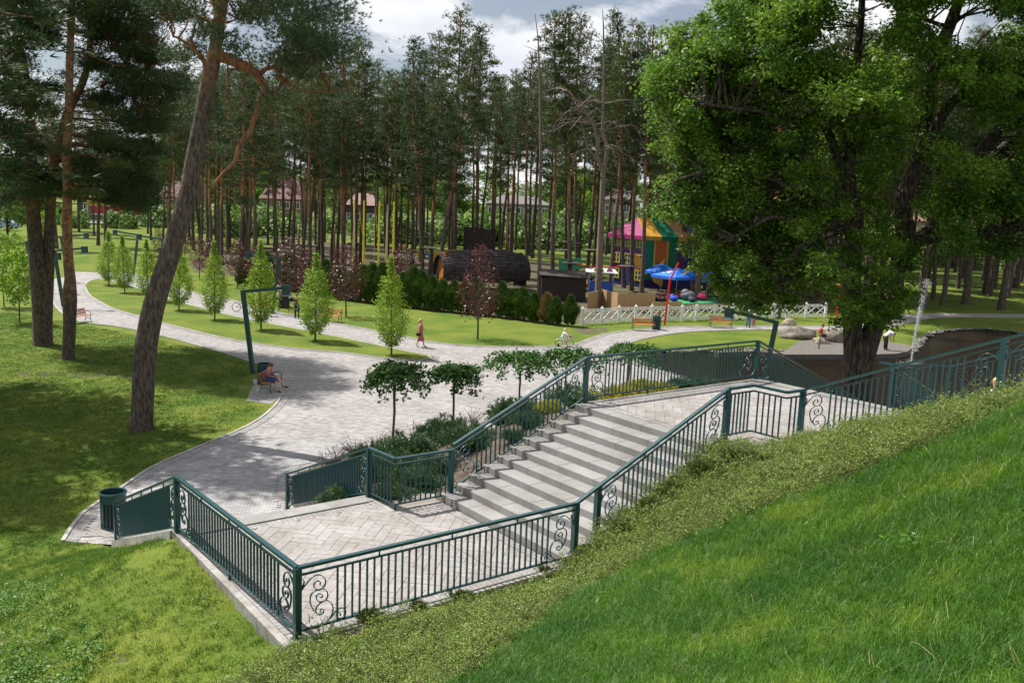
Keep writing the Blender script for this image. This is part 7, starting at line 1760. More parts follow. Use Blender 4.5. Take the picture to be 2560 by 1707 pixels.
M['spray'] = mat('water_spray', (.75, .78, .8), .3, trans=.3)
V = leaves(np.concatenate([P, P2_]), .042, 0, .5, .5); o = empty('fountain', b, 0, 'thin white water jet rising from the pond right of the oak', 'fountain')
link(bpy.data.objects.new('jet', tri_mesh('jet', V, M['spray'], 4)), o); mb = MB(); mb.tube([(0, 0, -.2), (0, 0, .05), (.03, 0, Hf * .35), (.16, 0, Hf * .7)], [.05, .04, .022, .006], 8); mb.build('core', M['spray'], o, True)

# ------------------------------------------------------------------ street, houses, cars beyond the park
def building(name, X0, X1, Yt, y, depth, wall, roofc, label, ridge=3.0, storeys=2, cols=4, roofm='gable', winc=(.05, .06, .08)):
    a = dep(X0, Yt, y); b = dep(X1, Yt, y); cx = (a.x + b.x) / 2; w = b.x - a.x; H = a.z; z0 = tz(cx, y); H = max(3, H - z0); o = empty(name, (cx, y + depth / 2, z0), R(-.08, .08), label, 'house'); h2 = depth / 2
    mb = MB(); mb.box((0, 0, H / 2), (w, depth, H)); wl_ = mb.build('wall', solid(wall, .8), o)
    if roofm == 'gable':
        mb = MB(); e = .5; vs = [(-w / 2 - e, -h2 - e, H), (w / 2 + e, -h2 - e, H), (w / 2 + e, h2 + e, H), (-w / 2 - e, h2 + e, H), (-w / 2 * .55, 0, H + ridge), (w / 2 * .55, 0, H + ridge)]
        mb.add(vs, [(3, 2, 1, 0), (0, 1, 5, 4), (2, 3, 4, 5), (1, 2, 5), (3, 0, 4)]); rf = mb.build('roof', solid(roofc, .7), o); mb = MB(); mb.box((w * .2, 0, H + ridge * .9), (.6, .6, 1.6)); mb.build('chimney', solid((.3, .12, .08)), rf)
    wm = MB(); wm.box((0, 0, 0), (1.1, .06, 1.3)); wme = wm.mesh('pane', solid(winc, .15)); fm = MB()
    for sx in (-.62, .62): fm.box((sx, 0, 0), (.12, .1, 1.5))
    for sz in (-.72, .72): fm.box((0, 0, sz), (1.3, .1, .12))
    fm.box((0, -.02, 0), (.06, .08, 1.3)); fme = fm.mesh('window', M['white'])
    for s in range(storeys):
        for c in range(cols):
            x = -w / 2 + w * (c + .5) / cols; z = H * (s + .55) / storeys; f = put('window', fme, o, (x, -h2 - .04, z)); put('pane', wme, f, (0, .01, 0))
    return o
building('house', 15, 62, 446, 205, 9, (.42, .33, .26), (.45, .20, .14), 'house with a pinkish tiled roof at the far left behind the pines')
building('house', 366, 440, 452, 208, 10, (.20, .13, .09), (.13, .055, .05), 'tall brown house with a red-trimmed roof behind the leaning pine', 6)
building('house', 598, 690, 455, 206, 10, (.22, .14, .10), (.12, .05, .045), 'brown house with a dark red roof behind the reddish trunks', 5)
building('house', 795, 862, 470, 200, 9, (.045, .035, .03), (.20, .12, .10), 'dark walled house with pale pink roof left of the yellow poles', 2.6, 1)
building('house', 1118, 1262, 466, 215, 12, (.22, .21, .19), (.13, .12, .115), 'long pale two-storey building behind the centre trunks', 2, 2, 7)
building('house', 1385, 1470, 458, 214, 10, (.22, .21, .2), (.13, .12, .115), 'white house glimpsed between trunks above the tent', 2.5)
building('house', 2075, 2200, 506, 185, 10, (.34, .25, .20), (.26, .15, .12), 'pinkish house behind the shaded lawn right of the oak trunk', 2.5, 1)
building('house', 2240, 2370, 508, 185, 10, (.34, .25, .20), (.24, .13, .10), 'second pinkish house at the right edge behind the shaded lawn', 2.5, 1)
building('house', 176, 300, 452, 214, 8, (.06, .06, .065), (.1, .09, .09), 'low dark grey plank building behind the yellow fence', 1.2, 1, 3)
def wall_run(X0, X1, y, H, label, n):
    a = dep(X0, 500, y).x; b = dep(X1, 500, y).x; z = tz((a + b) / 2, y) - .1; o = empty('street_wall', (a, y, z), 0, label, 'wall'); L = (b - a) / n; gr = solid((.12, .12, .115), .9); rdm = solid((.36, .015, .02), .5)
    mb = MB(); mb.box(((b - a) / 2, 0, H * .2), (b - a, .4, H * .4)); mb.build('plinth', gr, o); mb = MB(); mb.box(((b - a) / 2, -.02, H * .4 + .05), (b - a, .5, .12)); mb.build('coping', M['white'], o)
    for i in range(n + 1): mb = MB(); mb.box((i * L, 0, H / 2), (.7, .6, H)); mb.build('pillar', gr, o)
    for i in range(n): mb = MB(); mb.box((i * L + L / 2, 0, H * .72), (L - .72, .12, H * .52)); mb.build('panel', rdm, o)
wall_run(208, 405, 199, 3.3, 'street wall with dark red panels between grey pillars, at left', 4)
wall_run(518, 592, 198, 3.2, 'shorter red-panelled wall right of the leaning pine', 3)
plane_fence('board_fence', [(dep(X, 500, 199).x, 199) for X in (955, 1105)], 2.7, solid((.07, .02, .018)), 'dark red-brown board fence behind the centre trunks', 'fence', 2.5, .1, 'board')
plane_fence('board_fence', [(dep(X, 500, 204).x, 204) for X in (200, 290)], 4.2, solid((.55, .42, .08)), 'yellow fence above the red-panelled wall', 'fence', 3.5, .1, 'board')
p = dep(243, 441, 203); o = empty('garden_parasol', (p.x, 203, tz(p.x, 203)), 0, 'cream garden parasol above the red-panelled wall', 'parasol'); mb = MB(); mb.cyl((0, 0, 0), .06, p.z, 8); mb.build('pole', M['metal'], o); mb = MB(); mb.lathe((0, 0, p.z - tz(p.x, 203)), [(3.0, 0), (2.9, .1), (.1, 1.0)], 8); mb.build('canopy', solid((.7, .66, .55)), o)
def car(X, y, rz, col, label, k=1.0):
    p = dep(X, 500, y); o = empty('parked_car', (p.x, y, tz(p.x, y) + .26), rz, label, 'car', 'cars parked along the street'); o.scale = (k, k, k); m_ = solid(col, .25)
    prof = [(-2.15, .35), (-2.2, .75), (-1.9, .92), (-1.1, .98), (-.6, 1.42), (.75, 1.45), (1.5, 1.0), (2.05, .88), (2.15, .5), (2.1, .3)]
    def loft(pr, w0, w1, nm, mm):
        n = len(pr); mb = MB(); vs = [(x, -(w0 if z < 1.0 else w1), z) for x, z in pr] + [(x, (w0 if z < 1.0 else w1), z) for x, z in pr]; mb.add(vs, [tuple(range(n - 1, -1, -1)), tuple(range(n, 2 * n))] + [(i, (i + 1) % n, (i + 1) % n + n, i + n) for i in range(n)]); return mb.build(nm, mm, o)
    loft(prof, .86, .70, 'body', m_); loft([(-1.0, 1.0), (-.58, 1.37), (.70, 1.40), (1.3, 1.03)], .88, .74, 'windows', M['black'])
    for sx in (-1.35, 1.3):
        for sy in (-.8, .8):
            mb = MB(); mb.tube([(sx, sy - .1, .33), (sx, sy + .1, .33)], .33, 14); w_ = mb.build('wheel', M['rubber'], o); mb = MB(); mb.tube([(sx, sy - .11, .33), (sx, sy + .11, .33)], .18, 10); mb.build('rim', M['metal'], w_)
    for sy in (-.6, .6): mb = MB(); mb.box((2.12, sy, .68), (.06, .3, .14)); mb.build('headlight', M['white'], o)
car(12, 150, 0, (.25, .38, .5), 'pale blue car at the far left edge behind the saplings'); car(98, 168, .2, (.6, .62, .64), 'silver-white car between the left pine trunks')
car(640, 188, 0, (.25, .26, .28), 'dark grey car behind the reddish trunks'); car(675, 188, .1, (.30, .31, .34), 'second grey car, just right of the dark grey one'); car(600, 191, 0, (.01, .01, .012), 'black car by the short red-panelled wall', 1.1)
for X in (62, 300, 470, 740, 1300): 
    p = dep(X, 470, 190); mb = MB(); mb.cyl((0, 0, 0), .14, 9, 8, .1); q = mb.build('utility_pole', M['concrete']); q.location = (p.x, 190, tz(p.x, 190)); tag(q, 'thin grey utility pole beside the far street', 'pole', 'utility poles on the street')
# ------------------------------------------------------------------ people
def hand_mesh(mb, w, d, s):
    """palm with four curled fingers and a thumb, from the wrist w along d"""
    d = Vector(d).normalized(); sd = d.cross(Vector((0, 0, 1)))
    if sd.length < .2: sd = Vector((1, 0, 0))
    sd.normalize(); up = sd.cross(d)
    mb.tube([w, w + d * .045 * s, w + d * .085 * s], [.024 * s, .036 * s, .034 * s], 7)
    for i, L in enumerate((.065, .078, .072, .055)):
        b = w + d * .08 * s + sd * (i - 1.5) * .019 * s; mb.tube([b, b + d * L * .5 * s, b + d * L * .85 * s - up * L * .4 * s], [.009 * s, .0085 * s, .007 * s], 5)
    b = w + d * .03 * s - sd * .032 * s; mb.tube([b, b + d * .03 * s - sd * .02 * s, b + d * .06 * s - sd * .018 * s], [.012 * s, .010 * s, .008 * s], 5)
def person(base, rz, H, label, J=None, top=(.5, .5, .5), legs=None, shoes=(.05, .05, .05), hair=(.10, .06, .03), hairlen=.0, dress=None, sleeves='short', shorts=False, group=None, hat=None, cat='person'):
    """local frame: x forward, y left, z up; joints in units of standing height"""
    D = dict(pel=(0, 0, .52), che=(0, 0, .74), nek=(.005, 0, .85), hd=(.012, 0, .925), sL=(0, .11, .81), eL=(-.02, .135, .63), hL=(.03, .13, .475), sR=(0, -.11, .81), eR=(-.02, -.135, .63), hR=(.03, -.13, .475),
             pL=(0, .055, .51), kL=(.02, .06, .28), aL=(-.01, .062, .045), pR=(0, -.055, .51), kR=(.02, -.06, .28), aR=(-.01, -.062, .045))
    if J: D.update(J)
    D = {k: Vector(v) * H for k, v in D.items()}
    tL = D.get('tL', D['aL'] + Vector((.085, .012, -.022)) * H); tR = D.get('tR', D['aR'] + Vector((.085, -.012, -.022)) * H)
    o = empty('person', base, rz, label, cat, group)
    names = ['pel', 'che', 'nek', 'hd', 'sL', 'eL', 'hL', 'sR', 'eR', 'hR', 'pL', 'kL', 'aL', 'pR', 'kR', 'aR']
    vs = [D[n] for n in names] + [tL, tR, D['hd'] + (D['hd'] - D['nek']).normalized() * .05 * H, (D['pel'] + D['che']) / 2]
    E_ = [(0, 19), (19, 1), (1, 2), (2, 3), (3, 18), (1, 4), (4, 5), (5, 6), (1, 7), (7, 8), (8, 9), (0, 10), (10, 11), (11, 12), (0, 13), (13, 14), (14, 15), (12, 16), (15, 17)]
    rad = [.075, .085, .034, .058, .040, .027, .018, .040, .027, .018, .058, .036, .024, .058, .036, .024, .018, .018, .042, .066]
    me = bpy.data.meshes.new('body'); me.from_pydata([tuple(v) for v in vs], E_, []); me.update(); me.materials.append(M['skin'])
    b = link(bpy.data.objects.new('body', me), o)
    md = b.modifiers.new('skin', 'SKIN')
    for i, r in enumerate(rad): me.skin_vertices[0].data[i].radius = (r * H, r * H * (.78 if i in (1, 19, 0) else 1)); me.skin_vertices[0].data[i].use_root = (i == 0)
    sb = b.modifiers.new('sub', 'SUBSURF'); sb.levels = 1; sb.render_levels = 1
    me2 = None
    hb_ = MB()
    for s in 'LR': hand_mesh(hb_, D['h' + s], D['h' + s] - D['e' + s], H / 1.7 * 1.0)
    hb_.build('hands', M['skin'], o, True)
    # face: nose, ears, eyes
    f = Vector((1, 0, 0)); hd = D['hd'] + (D['hd'] - D['nek']).normalized() * .012 * H; ax = (D['hd'] - D['nek']).normalized(); fw = (f - ax * f.dot(ax)).normalized(); lf = ax.cross(fw)
    fm = MB(); fm.ell(hd + fw * .058 * H, (.010 * H, .008 * H, .014 * H), 6, 4)
    for s in (-1, 1): fm.ell(hd + lf * s * .05 * H, (.010 * H, .007 * H, .016 * H), 6, 4)
    fm.build('nose_and_ears', M['skin'], o, True)
    em = MB()
    for s in (-1, 1): em.ell(hd + fw * .053 * H + lf * s * .020 * H + ax * .012 * H, (.005 * H,) * 3, 6, 4)
    em.build('eyes', M['black'], o, True)
    hm = solid(hair, .5); h_ = MB(); h_.ell(hd - fw * .012 * H + ax * .020 * H, (.062 * H, .060 * H, .062 * H), 12, 8)
    if hairlen: h_.tube([hd - fw * .03 * H + ax * .02 * H, hd - fw * .06 * H - ax * .06 * H, hd - fw * .062 * H - ax * (.06 + hairlen) * H], [.05 * H, .045 * H, .02 * H], 8)
    h_.build('hair', hm, o, True)
    if hat: h2 = MB(); h2.ell(hd + ax * .035 * H, (.07 * H, .068 * H, .05 * H), 12, 8); h2.build('helmet', solid(hat, .3), o, True)
    tm = solid(top, .8) if isinstance(top, tuple) else top; mb = MB()
    if not dress:
        mb.tube([D['pel'] - (D['che'] - D['pel']) * .12, D['pel'], (D['pel'] + D['che']) / 2, D['che'], D['nek'] - (D['nek'] - D['che']) * .3], [.088 * H, .088 * H, .080 * H, .098 * H, .050 * H], 12)
    else:
        mb.tube([(D['pel'] + D['che']) / 2, D['che'], D['nek'] - (D['nek'] - D['che']) * .3], [.080 * H, .094 * H, .046 * H], 12)
    for s in 'LR':
        end = {'short': D['s' + s].lerp(D['e' + s], .75), 'long': D['e' + s].lerp(D['h' + s], .92), 'none': None}[sleeves]
        pts = [D['che'].lerp(D['s' + s], .6), D['s' + s]]; rr_ = [.05 * H, .048 * H]
        if end is not None:
            if sleeves == 'long': pts += [D['e' + s], end]; rr_ += [.036 * H, .026 * H]
            else: pts += [end]; rr_ += [.036 * H]
        mb.tube(pts, rr_, 9)
    mb.build('top', tm, o, True)
    if dress:
        dm, dl_, dw = dress; k = (D['kL'] + D['kR']) / 2; mb = MB(); w0 = (D['pel'] + D['che']) / 2; end = D['pel'].lerp(k, dl_); mb.tube([w0, D['pel'], D['pel'].lerp(end, .5), end], [.078 * H, .095 * H, .1 * H, dw * H], 14); mb.build('dress', dm, o, True)
    if legs:
        lm = solid(legs, .8); mb = MB()
        for s in 'LR':
            e = D['k' + s].lerp(D['a' + s], .9) if not shorts else D['p' + s].lerp(D['k' + s], .9)
            pts = [D['pel'].lerp(D['p' + s], .6), D['p' + s]] + ([D['k' + s]] if not shorts else []) + [e]; mb.tube(pts, [.070 * H, .068 * H] + ([.046 * H] if not shorts else []) + [.034 * H if not shorts else .056 * H], 10)
        mb.build('shorts' if shorts else 'trousers', lm, o, True)
    sm_ = solid(shoes, .5)
    for s, t_ in (('L', tL), ('R', tR)):
        mb = MB(); a = D['a' + s]; c = (a + t_) / 2 - Vector((0, 0, .008 * H)); q = Vector((1, 0, 0)).rotation_difference((t_ - a).normalized()).to_matrix(); mb.ell(c, (.078 * H, .030 * H, .028 * H), 10, 6, q); mb.build('shoe', sm_, o, True)
    return o
sit = dict(pel=(0, 0, .30), che=(-.01, 0, .51), nek=(.02, 0, .62), hd=(.05, 0, .69), sL=(0, .11, .58), sR=(0, -.11, .58), eL=(.05, .13, .42), hL=(.17, .07, .38), eR=(.05, -.13, .42), hR=(.17, -.07, .38), pL=(0, .06, .29), pR=(0, -.06, .29), kL=(.25, .07, .30), kR=(.25, -.07, .29), aL=(.27, .07, .05), aR=(.27, -.07, .05))
# reader on the bench
j = dict(sit); j.update(pel=(-.03, 0, .30), che=(-.02, 0, .52), nek=(.02, 0, .63), hd=(.065, 0, .69), aL=(.42, .03, .16), kL=(.24, .03, .37), pL=(-.03, .05, .30), pR=(-.03, -.05, .30), kR=(.22, -.06, .30), aR=(.27, -.07, .045), eL=(.06, .13, .43), eR=(.06, -.13, .43), hL=(.19, .04, .42), hR=(.19, -.05, .42))
chk = mat('checked_shirt', (.20, .03, .04), .8, (.40, .22, .22), 30)
_bp = at(611, 903, .02); rp_ = person((_bp.x, _bp.y + .42, .02), -.1, 1.66, 'red-haired person in denim reading on the bench, legs crossed', j, top=chk, shoes=(.04, .012, .015), hair=(.17, .035, .015), dress=(solid((.03, .06, .17), .8), .95, .10), sleeves='long')
mb = MB(); mb.box((.36, .0, .79), (.12, .17, .015), 0); mb.build('book', M['white'], rp_)
mb = MB(); mb.bar(Vector((-.09, .09, 1.0)), Vector((.06, .09, .86)), .04, .02); mb.bar(Vector((-.09, -.09, 1.0)), Vector((.06, -.09, .86)), .04, .02); mb.build('straps', solid((.03, .06, .17), .8), rp_)
# woman walking
wk = dict(kL=(.07, .05, .29), aL=(.13, .05, .05), kR=(-.03, -.05, .28), aR=(-.13, -.05, .07), eL=(.0, .13, .64), hL=(.10, .09, .62), eR=(-.03, -.13, .64), hR=(-.01, -.13, .5))
stripes = bpy.data.materials.new('striped_dress'); stripes.use_nodes = True; nt = stripes.node_tree; pb = nt.nodes['Principled BSDF']; tcx = nt.nodes.new('ShaderNodeTexCoord'); wv = nt.nodes.new('ShaderNodeTexWave'); wv.bands_direction = 'Z'; wv.inputs['Scale'].default_value = 2.6; wv.inputs['Distortion'].default_value = .5
rp2 = nt.nodes.new('ShaderNodeValToRGB'); rp2.color_ramp.interpolation = 'CONSTANT'; cr = rp2.color_ramp; cr.elements[0].color = (.40, .035, .05, 1); cr.elements[1].position = .45; cr.elements[1].color = (.55, .25, .24, 1)
for p_, c in ((.65, (.06, .03, .09)), (.75, (.65, .55, .5)), (.88, (.42, .05, .06))): e = cr.elements.new(p_); e.color = (*c, 1)
nt.links.new(tcx.outputs['Object'], wv.inputs[0]); nt.links.new(wv.outputs[0], rp2.inputs[0]); nt.links.new(rp2.outputs[0], pb.inputs['Base Color']); pb.inputs['Roughness'].default_value = .8
wp = person(at(965, 797, .015), -.1, 1.68, 'fair-haired woman walking right along the path in a red striped dress', wk, top=stripes, shoes=(.6, .6, .58), hair=(.50, .30, .14), hairlen=.10, dress=(stripes, 1.25, .13), sleeves='none')
mb = MB(); mb.box((-.06, -.26, .78), (.26, .10, .18)); mb.build('handbag', M['black'], wp); mb = MB(); mb.tube([(-.15, -.25, .86), (-.08, -.22, 1.1), (.02, -.25, .86)], .008, 5); mb.build('bag_strap', M['black'], wp)
# girl on her bicycle
gb = at(1296, 796, .015)
bk = empty('bicycle', gb, .03, 'small white child bicycle with a pink front basket and training wheels', 'bicycle'); pk = solid((.65, .10, .28), .4)
for x, nm in ((-.34, 'rear'), (.34, 'front')):
    mb = MB(); mb.tube([(x + .215 * math.cos(a), 0, .225 + .215 * math.sin(a)) for a in [k * math.pi / 12 for k in range(24)]], .018, 6, closed=True); w_ = mb.build('wheel', M['rubber'], bk)
    mb = MB()
    for k in range(8): a = k * math.pi / 4; mb.tube([(x, 0, .225), (x + .2 * math.cos(a), 0, .225 + .2 * math.sin(a))], .004, 3)
    mb.build('spokes', M['metal'], w_)
    mb = MB(); mb.tube([(x + .25 * math.cos(a), 0, .225 + .25 * math.sin(a)) for a in [math.pi * (.15 + .11 * k) for k in range(7)]], .02, 5); mb.build('mudguard', M['white'], bk)
mb = MB()
for p in ([(-.34, 0, .225), (-.02, 0, .24), (.24, 0, .52)], [(-.02, 0, .24), (-.12, 0, .56)], [(-.34, 0, .225), (-.11, 0, .5)], [(.34, 0, .225), (.26, 0, .5), (.20, 0, .74)]): mb.tube(p, .018, 6)
mb.build('frame', M['white'], bk); mb = MB(); mb.tube([(.12, .2, .76), (.2, .08, .74), (.2, -.08, .74), (.12, -.2, .76)], .014, 6); mb.build('handlebar', M['white'], bk)
mb = MB(); mb.ell((-.14, 0, .58), (.12, .07, .035), 10, 6); mb.build('saddle', M['white'], bk); mb = MB(); mb.lathe((.36, 0, .56), [(.07, 0), (.11, .17)], 12); mb.build('basket', pk, bk)
for s in (-1, 1): mb = MB(); mb.tube([(-.36, .14 * s, .075), (-.36, .16 * s, .075)], .07, 10); mb.tube([(-.34, 0, .23), (-.36, .15 * s, .08)], .01, 4); mb.build('training_wheel', M['rubber'], bk)
H_ = 1.12; s_ = lambda x, y, z: (x / H_, y / H_, z / H_)
gj = dict(pel=s_(-.13, 0, .62), che=s_(-.05, 0, .82), nek=s_(0, 0, .95), hd=s_(.03, 0, 1.04), sL=s_(-.03, .10, .91), sR=s_(-.03, -.10, .91), eL=s_(.05, .15, .80), eR=s_(.05, -.15, .80), hL=s_(.13, .18, .77), hR=s_(.13, -.18, .77), pL=s_(-.12, .06, .60), pR=s_(-.12, -.06, .60), kL=s_(.08, .08, .50), kR=s_(.04, -.08, .40), aL=s_(.03, .08, .26), aR=s_(-.03, -.08, .14))
person(gb, .03, H_, 'blond girl in a white dress riding the small white bicycle', gj, top=(.72, .72, .8), shoes=(.6, .6, .6), hair=(.62, .45, .22), hairlen=.06, dress=(solid((.70, .70, .80), .8), .8, .13), sleeves='long')
# people by the pond
bj = dict(pel=(-.05, 0, .52), che=(.13, 0, .66), nek=(.21, 0, .66), hd=(.27, 0, .63), sL=(.15, .10, .66), sR=(.15, -.10, .66), eL=(.20, .11, .50), eR=(.20, -.11, .50), hL=(.24, .09, .38), hR=(.24, -.09, .38), pL=(-.05, .055, .51), pR=(-.05, -.055, .51), kL=(.0, .06, .27), kR=(-.03, -.06, .28))
person(at(2034, 804, .03), .25, 1.78, 'person in white shirt and dark trousers bending over beside the pond', bj, top=(.75, .75, .76), legs=(.012, .014, .025), hair=(.12, .10, .09))
j = dict(sit); person(at(1893, 788, .03) + Vector((-.25, .1, .02)), -.25, 1.65, 'person in a red top sitting on a rock at the pond', j, top=(.42, .02, .03), legs=(.02, .02, .03), shorts=True, shoes=(.6, .6, .6), hair=(.09, .045, .02))
# girl on the upper flight of stairs
q = W(3.8, -7.4); gz = ZU + RISE * 8
tgt = dep(2289, 878, 17.9)
person((tgt.x, tgt.y, tgt.z - 1.12), 2.4, 1.2, 'curly blond child in a pale blue top on the upper flight at right', None, top=(.50, .68, .68), legs=(.1, .12, .2), hair=(.50, .28, .10), hairlen=.03)
# people by the second path
person(at(682, 731, .015), -1.4, 1.75, 'man in a dark shirt standing left of the hornbeam near the lamp head', None, top=(.06, .045, .05), legs=(.015, .02, .045), hair=(.09, .05, .03))
person(at(731, 735, .015), -2.2, 1.3, 'fair-haired girl standing beside the bench behind the hornbeam', None, top=(.10, .22, .26), hair=(.50, .33, .16), hairlen=.05, dress=(solid((.6, .6, .55), .8), .9, .12))
person(at(644, 694, .0), -.6, 1.7, 'woman in white behind the nearest lamp arm, beside the strollers', None, top=(.7, .7, .72), hair=(.10, .04, .03), legs=(.50, .25, .2), shorts=False)
person(at(1276, 690, 0), .2, 1.68, 'person in white and pale jeans walking past the dark shed', dict(kL=(.07, .05, .29), aL=(.11, .05, .05), kR=(-.03, -.05, .28), aR=(-.11, -.05, .06)), top=(.62, .6, .58), legs=(.2, .28, .36), hair=(.05, .03, .02), sleeves='long')
person(at(1019, 667, 0), -1.5, 1.78, 'person in a yellow shirt and blue shorts at the barrel cabin front', None, top=(.66, .56, .03), legs=(.015, .04, .28), shorts=True, hair=(.04, .025, .015))
person(at(1356, 668, 0), -1.8, 1.72, 'red-haired person in a dark green dress beside the kiosk', None, top=(.012, .05, .05), hair=(.35, .06, .03), dress=(solid((.012, .05, .05), .8), 1.2, .11))
person(at(1718, 752, .015), -1.6, 1.68, 'adult in a white top and jeans under the oak twigs, beside a child', None, top=(.6, .62, .66), legs=(.10, .18, .30), hair=(.06, .03, .02))
person(at(1730, 751, .015), -1.6, .95, 'small child in pink standing beside the adult in jeans', None, top=(.6, .2, .3), legs=(.45, .12, .16), hair=(.4, .25, .12), hat=(.7, .3, .42))
cp_ = at(1018, 547, 0); person((cp_.x, cp_.y, tz(cp_.x, cp_.y)), 1, 1.75, 'left one of the distant couple on the far lawn', None, top=(.02, .03, .07), legs=(.03, .04, .08), group='distant couple')
person((cp_.x + .75, cp_.y, tz(cp_.x, cp_.y)), 1.4, 1.68, 'right one of the distant couple on the far lawn', None, top=(.05, .10, .16), legs=(.2, .22, .26), group='distant couple')
bp_ = at(857, 660)
person((bp_.x - .95, bp_.y - .3, .93), -1.5, 1.15, 'child in a pink top at the left rim of the trampoline', None, top=(.6, .05, .12), legs=(.1, .05, .1), hair=(.05, .03, .02))
person((bp_.x + .25, bp_.y, 1.25), -1.4, 1.2, 'child with a white helmet jumping on the trampoline', dict(kL=(.06, .07, .32), aL=(-.06, .09, .12), kR=(.05, -.08, .32), aR=(-.06, -.09, .13), eL=(.05, .2, .72), hL=(.02, .24, .88), eR=(.05, -.2, .72), hR=(.02, -.24, .88)), top=(.4, .4, .45), legs=(.06, .05, .12), hat=(.75, .75, .75))
person((bp_.x - 1.7, bp_.y + 2.2, .6), -1.5, 1.2, 'child in a yellow top behind the trampoline', None, top=(.6, .5, .05), legs=(.05, .05, .06))
for X, Y, c, lb in ((1508, 697, (.12, .2, .3), 'seated person in grey-blue left of the red pole, under the umbrellas'), (1515, 700, (.30, .015, .03), 'seated person in dark red close to the red pole'), (1524, 699, (.03, .05, .09), 'seated fair-haired person in navy just left of the red pole')):
    b = at(X, Y, .0); st_ = MB(); st_.box((0, 0, .24), (.42, .42, .48)); q_ = st_.build('stool', M['dark_wood']); q_.location = b; tag(q_, 'dark wooden stool under ' + lb.split(',')[0].replace('seated ', 'the '), 'stool', 'stools by the umbrellas'); person((b.x, b.y, .02), -1.3 + R(-.4, .4), 1.68, lb, dict(sit), top=c, legs=(.03, .035, .06), hair=(.3, .2, .12) if 'fair' in lb else (.05, .03, .02), group='people seated under the umbrellas')
# strollers, easel board and parked bicycle by the path
def stroller(X, Y, rz, label):
    o = empty('stroller', at(X, Y, 0), rz, label, 'stroller', 'strollers by the path'); mb = MB(); mb.ell((0, 0, .62), (.38, .22, .2), 12, 8); mb.build('carrycot', M['black'], o, True)
    mb = MB(); mb.ell((-.12, 0, .78), (.28, .24, .24), 12, 8); mb.build('hood', M['white'], o, True); mb = MB()
    for s in (-1, 1): mb.tube([(-.6, .2 * s, 1.0), (0, .2 * s, .5), (.4, .2 * s, .15)], .015, 5); mb.tube([(-.4, .2 * s, .15), (0, .2 * s, .5)], .015, 5)
    mb.tube([(-.6, -.2, 1.0), (-.6, .2, 1.0)], .018, 5); mb.build('chassis', M['metal'], o)
    for x in (-.4, .4):
        for s in (-1, 1): mb = MB(); mb.tube([(x, .22 * s - .02, .14), (x, .22 * s + .02, .14)], .14, 12); mb.build('wheel', M['rubber'], o)
stroller(665, 706, .3, 'white-hooded stroller right of the black folding board'); stroller(634, 702, 2.0, 'stroller behind the nearest lamp arm, beside the woman in white')
o = empty('easel_board', at(651, 717, 0), -1.5, 'black A-frame board standing on the grass beside the second path', 'board')
mb = MB(); mb.add([(-.1, -.35, .25), (-.1, .35, .25), (-.25, .3, 1.15), (-.25, -.3, 1.15), (-.13, -.35, .25), (-.13, .35, .25), (-.28, .3, 1.15), (-.28, -.3, 1.15)], [(3, 2, 1, 0), (4, 5, 6, 7), (0, 1, 5, 4), (1, 2, 6, 5), (2, 3, 7, 6), (3, 0, 4, 7)]); mb.build('panel', M['black'], o)
mb = MB()
for s in (-1, 1): mb.tube([(-.05, .38 * s, 0), (-.28, .3 * s, 1.2)], .02, 5); mb.tube([(-.6, .38 * s, 0), (-.28, .3 * s, 1.2)], .02, 5)
mb.build('legs', M['dark_wood'], o)
b2 = empty('bicycle', at(560, 716, .015), .15, 'adult bicycle with red rims parked left of the nearest lamp post arm', 'bicycle')
for x in (-.52, .52): mb = MB(); mb.tube([(x + .31 * math.cos(a), 0, .33 + .31 * math.sin(a)) for a in [k * math.pi / 12 for k in range(24)]], .022, 6, closed=True); mb.build('wheel', M['rubber'], b2)
mb = MB()
for p in ([(-.52, 0, .33), (0, 0, .30), (.38, 0, .8)], [(0, 0, .3), (-.15, 0, .85)], [(-.12, 0, .75), (.36, 0, .8)], [(-.52, 0, .33), (-.13, 0, .72)], [(.52, 0, .33), (.36, 0, .95)]): mb.tube(p, .02, 6)
mb.tube([(.32, .28, .98), (.38, 0, .95), (.32, -.28, .98)], .015, 6); mb.build('frame', solid((.45, .03, .03), .4), b2); mb = MB(); mb.ell((-.17, 0, .9), (.13, .07, .04), 8, 5); mb.build('saddle', M['black'], b2)
# ------------------------------------------------------------------ repeats get a label of their own from what they stand behind or beside
LANDM = [(-80, 'the left edge'), (45, 'the leftmost sapling'), (100, 'the double pine trunk'), (155, 'the slim pine trunk'), (215, 'the start of the grass island'), (250, 'the first hornbeam'), (287, 'the second hornbeam'), (341, 'the third hornbeam'), (411, 'the fourth hornbeam'), (493, 'the fifth hornbeam'),
         (545, 'the near lamp corner'), (600, 'the sixth hornbeam'), (665, 'the near lamp head'), (724, 'the seventh hornbeam'), (795, 'the purple tree by the trampoline'), (857, 'the trampoline'), (905, 'the nearest hornbeam'), (965, 'the walking woman'), (1010, 'the front of the barrel cabin'), (1060, 'the middle of the barrel cabin'),
         (1097, 'the lone purple tree'), (1160, 'the right half of the cabin'), (1215, 'the right end of the cabin'), (1270, 'the dark shed'), (1330, 'the right side of the shed'), (1378, 'the kiosk'), (1430, 'the left end of the tent'), (1480, 'the corner of the tent'), (1526, 'the red pole'), (1570, 'the blue umbrella'), (1640, 'the right end of the tent'), (1720, 'the child in pink'), (1785, 'the pond lamp'), (1850, 'the long boulder'),
         (1912, 'the round boulder'), (1970, 'the oak trunk'), (2034, 'the bending person'), (2100, 'the fountain jet'), (2170, 'the shore right of the fountain'), (2250, 'the far bend of the pond'), (2352, 'the right edge'), (2600, 'the ground right of the view')]
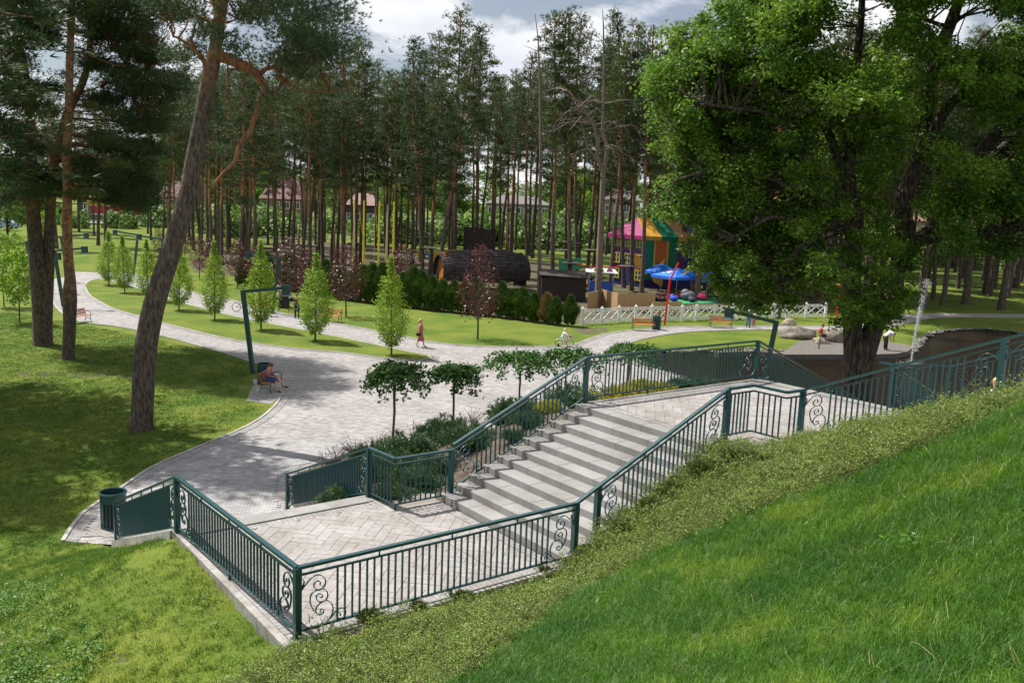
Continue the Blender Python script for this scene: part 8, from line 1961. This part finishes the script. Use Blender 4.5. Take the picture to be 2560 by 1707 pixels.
ORDN = ['first', 'second', 'third', 'fourth', 'fifth', 'sixth', 'seventh', 'eighth', 'ninth', 'tenth', 'eleventh', 'twelfth', 'thirteenth', 'fourteenth', 'fifteenth', 'sixteenth', 'seventeenth', 'eighteenth', 'nineteenth', 'twentieth'] + ['%dth' % k if k % 10 not in (1, 2, 3) else '%d%s' % (k, {1: 'st', 2: 'nd', 3: 'rd'}[k % 10]) for k in range(21, 90)]
def screen(p):
    d = Vector(p) - Vector((0, 0, CAMZ)); f = d.dot(FWD)
    if f < .1: return -999, 0
    return (1280 + FPX * d.dot(RIGHT) / f) / KD, (853.5 - FPX * d.dot(UPV) / f) / KD
short = {lab_l: 'slender pine', lab_c: 'tall pine', lab_r: 'shaded pine', 'round light green bush near the street behind the pines': 'light green street bush', 'green broad-leaved tree among the houses beyond the street': 'far leafy tree',
         'dark green thuja in the hedge between lawn and rope park': 'dark green thuja of the hedge', 'brown twiggy barberry in the row along the plaza side of the bank': 'brown barberry of the bank row',
         'pine on the lawn just outside the left edge of the view': 'pine just outside the left edge of the view', 'thin grey utility pole beside the far street': 'thin grey utility pole of the far street',
         'thin dark hand rope strung between two rope-park platforms': 'thin dark hand rope of the rope park', 'thin dark foot rope strung between two rope-park platforms': 'thin dark sagging foot rope of the rope park'}
sets = {}
for o in list(scene.objects):
    if o.parent is None and o.get('label') in short: sets.setdefault(o['label'], []).append(o)
for lab, obs in sets.items():
    grp = obs[0].get('group') or lab
    if len(grp) > 70: grp = grp[:70]
    if 'thuja' in lab or 'barberry' in lab or 'rope' in lab or 'outside' in lab or 'utility' in lab:
        def cx(o):
            if o.type == 'MESH' and o.location.length < 1e-6 and len(o.data.vertices): 
                v = o.data.vertices; return screen(v[len(v) // 2].co)[0]
            return screen(o.location)[0]
        for i, o in enumerate(sorted(obs, key=cx)): o['label'] = '%s, %s from the left' % (short[lab], ORDN[i])
        continue
    bins = {}
    for o in obs:
        X = screen(o.location)[0]; k = min(range(len(LANDM)), key=lambda j: abs(LANDM[j][0] - X)); bins.setdefault(k, []).append(o)
    for k, l in bins.items():
        l.sort(key=lambda o: o.location.y)
        for i, o in enumerate(l):
            o['label'] = '%s behind %s%s' % (short[lab], LANDM[k][1], '' if len(l) == 1 else ', %s from the front' % ORDN[i]); o['group'] = grp
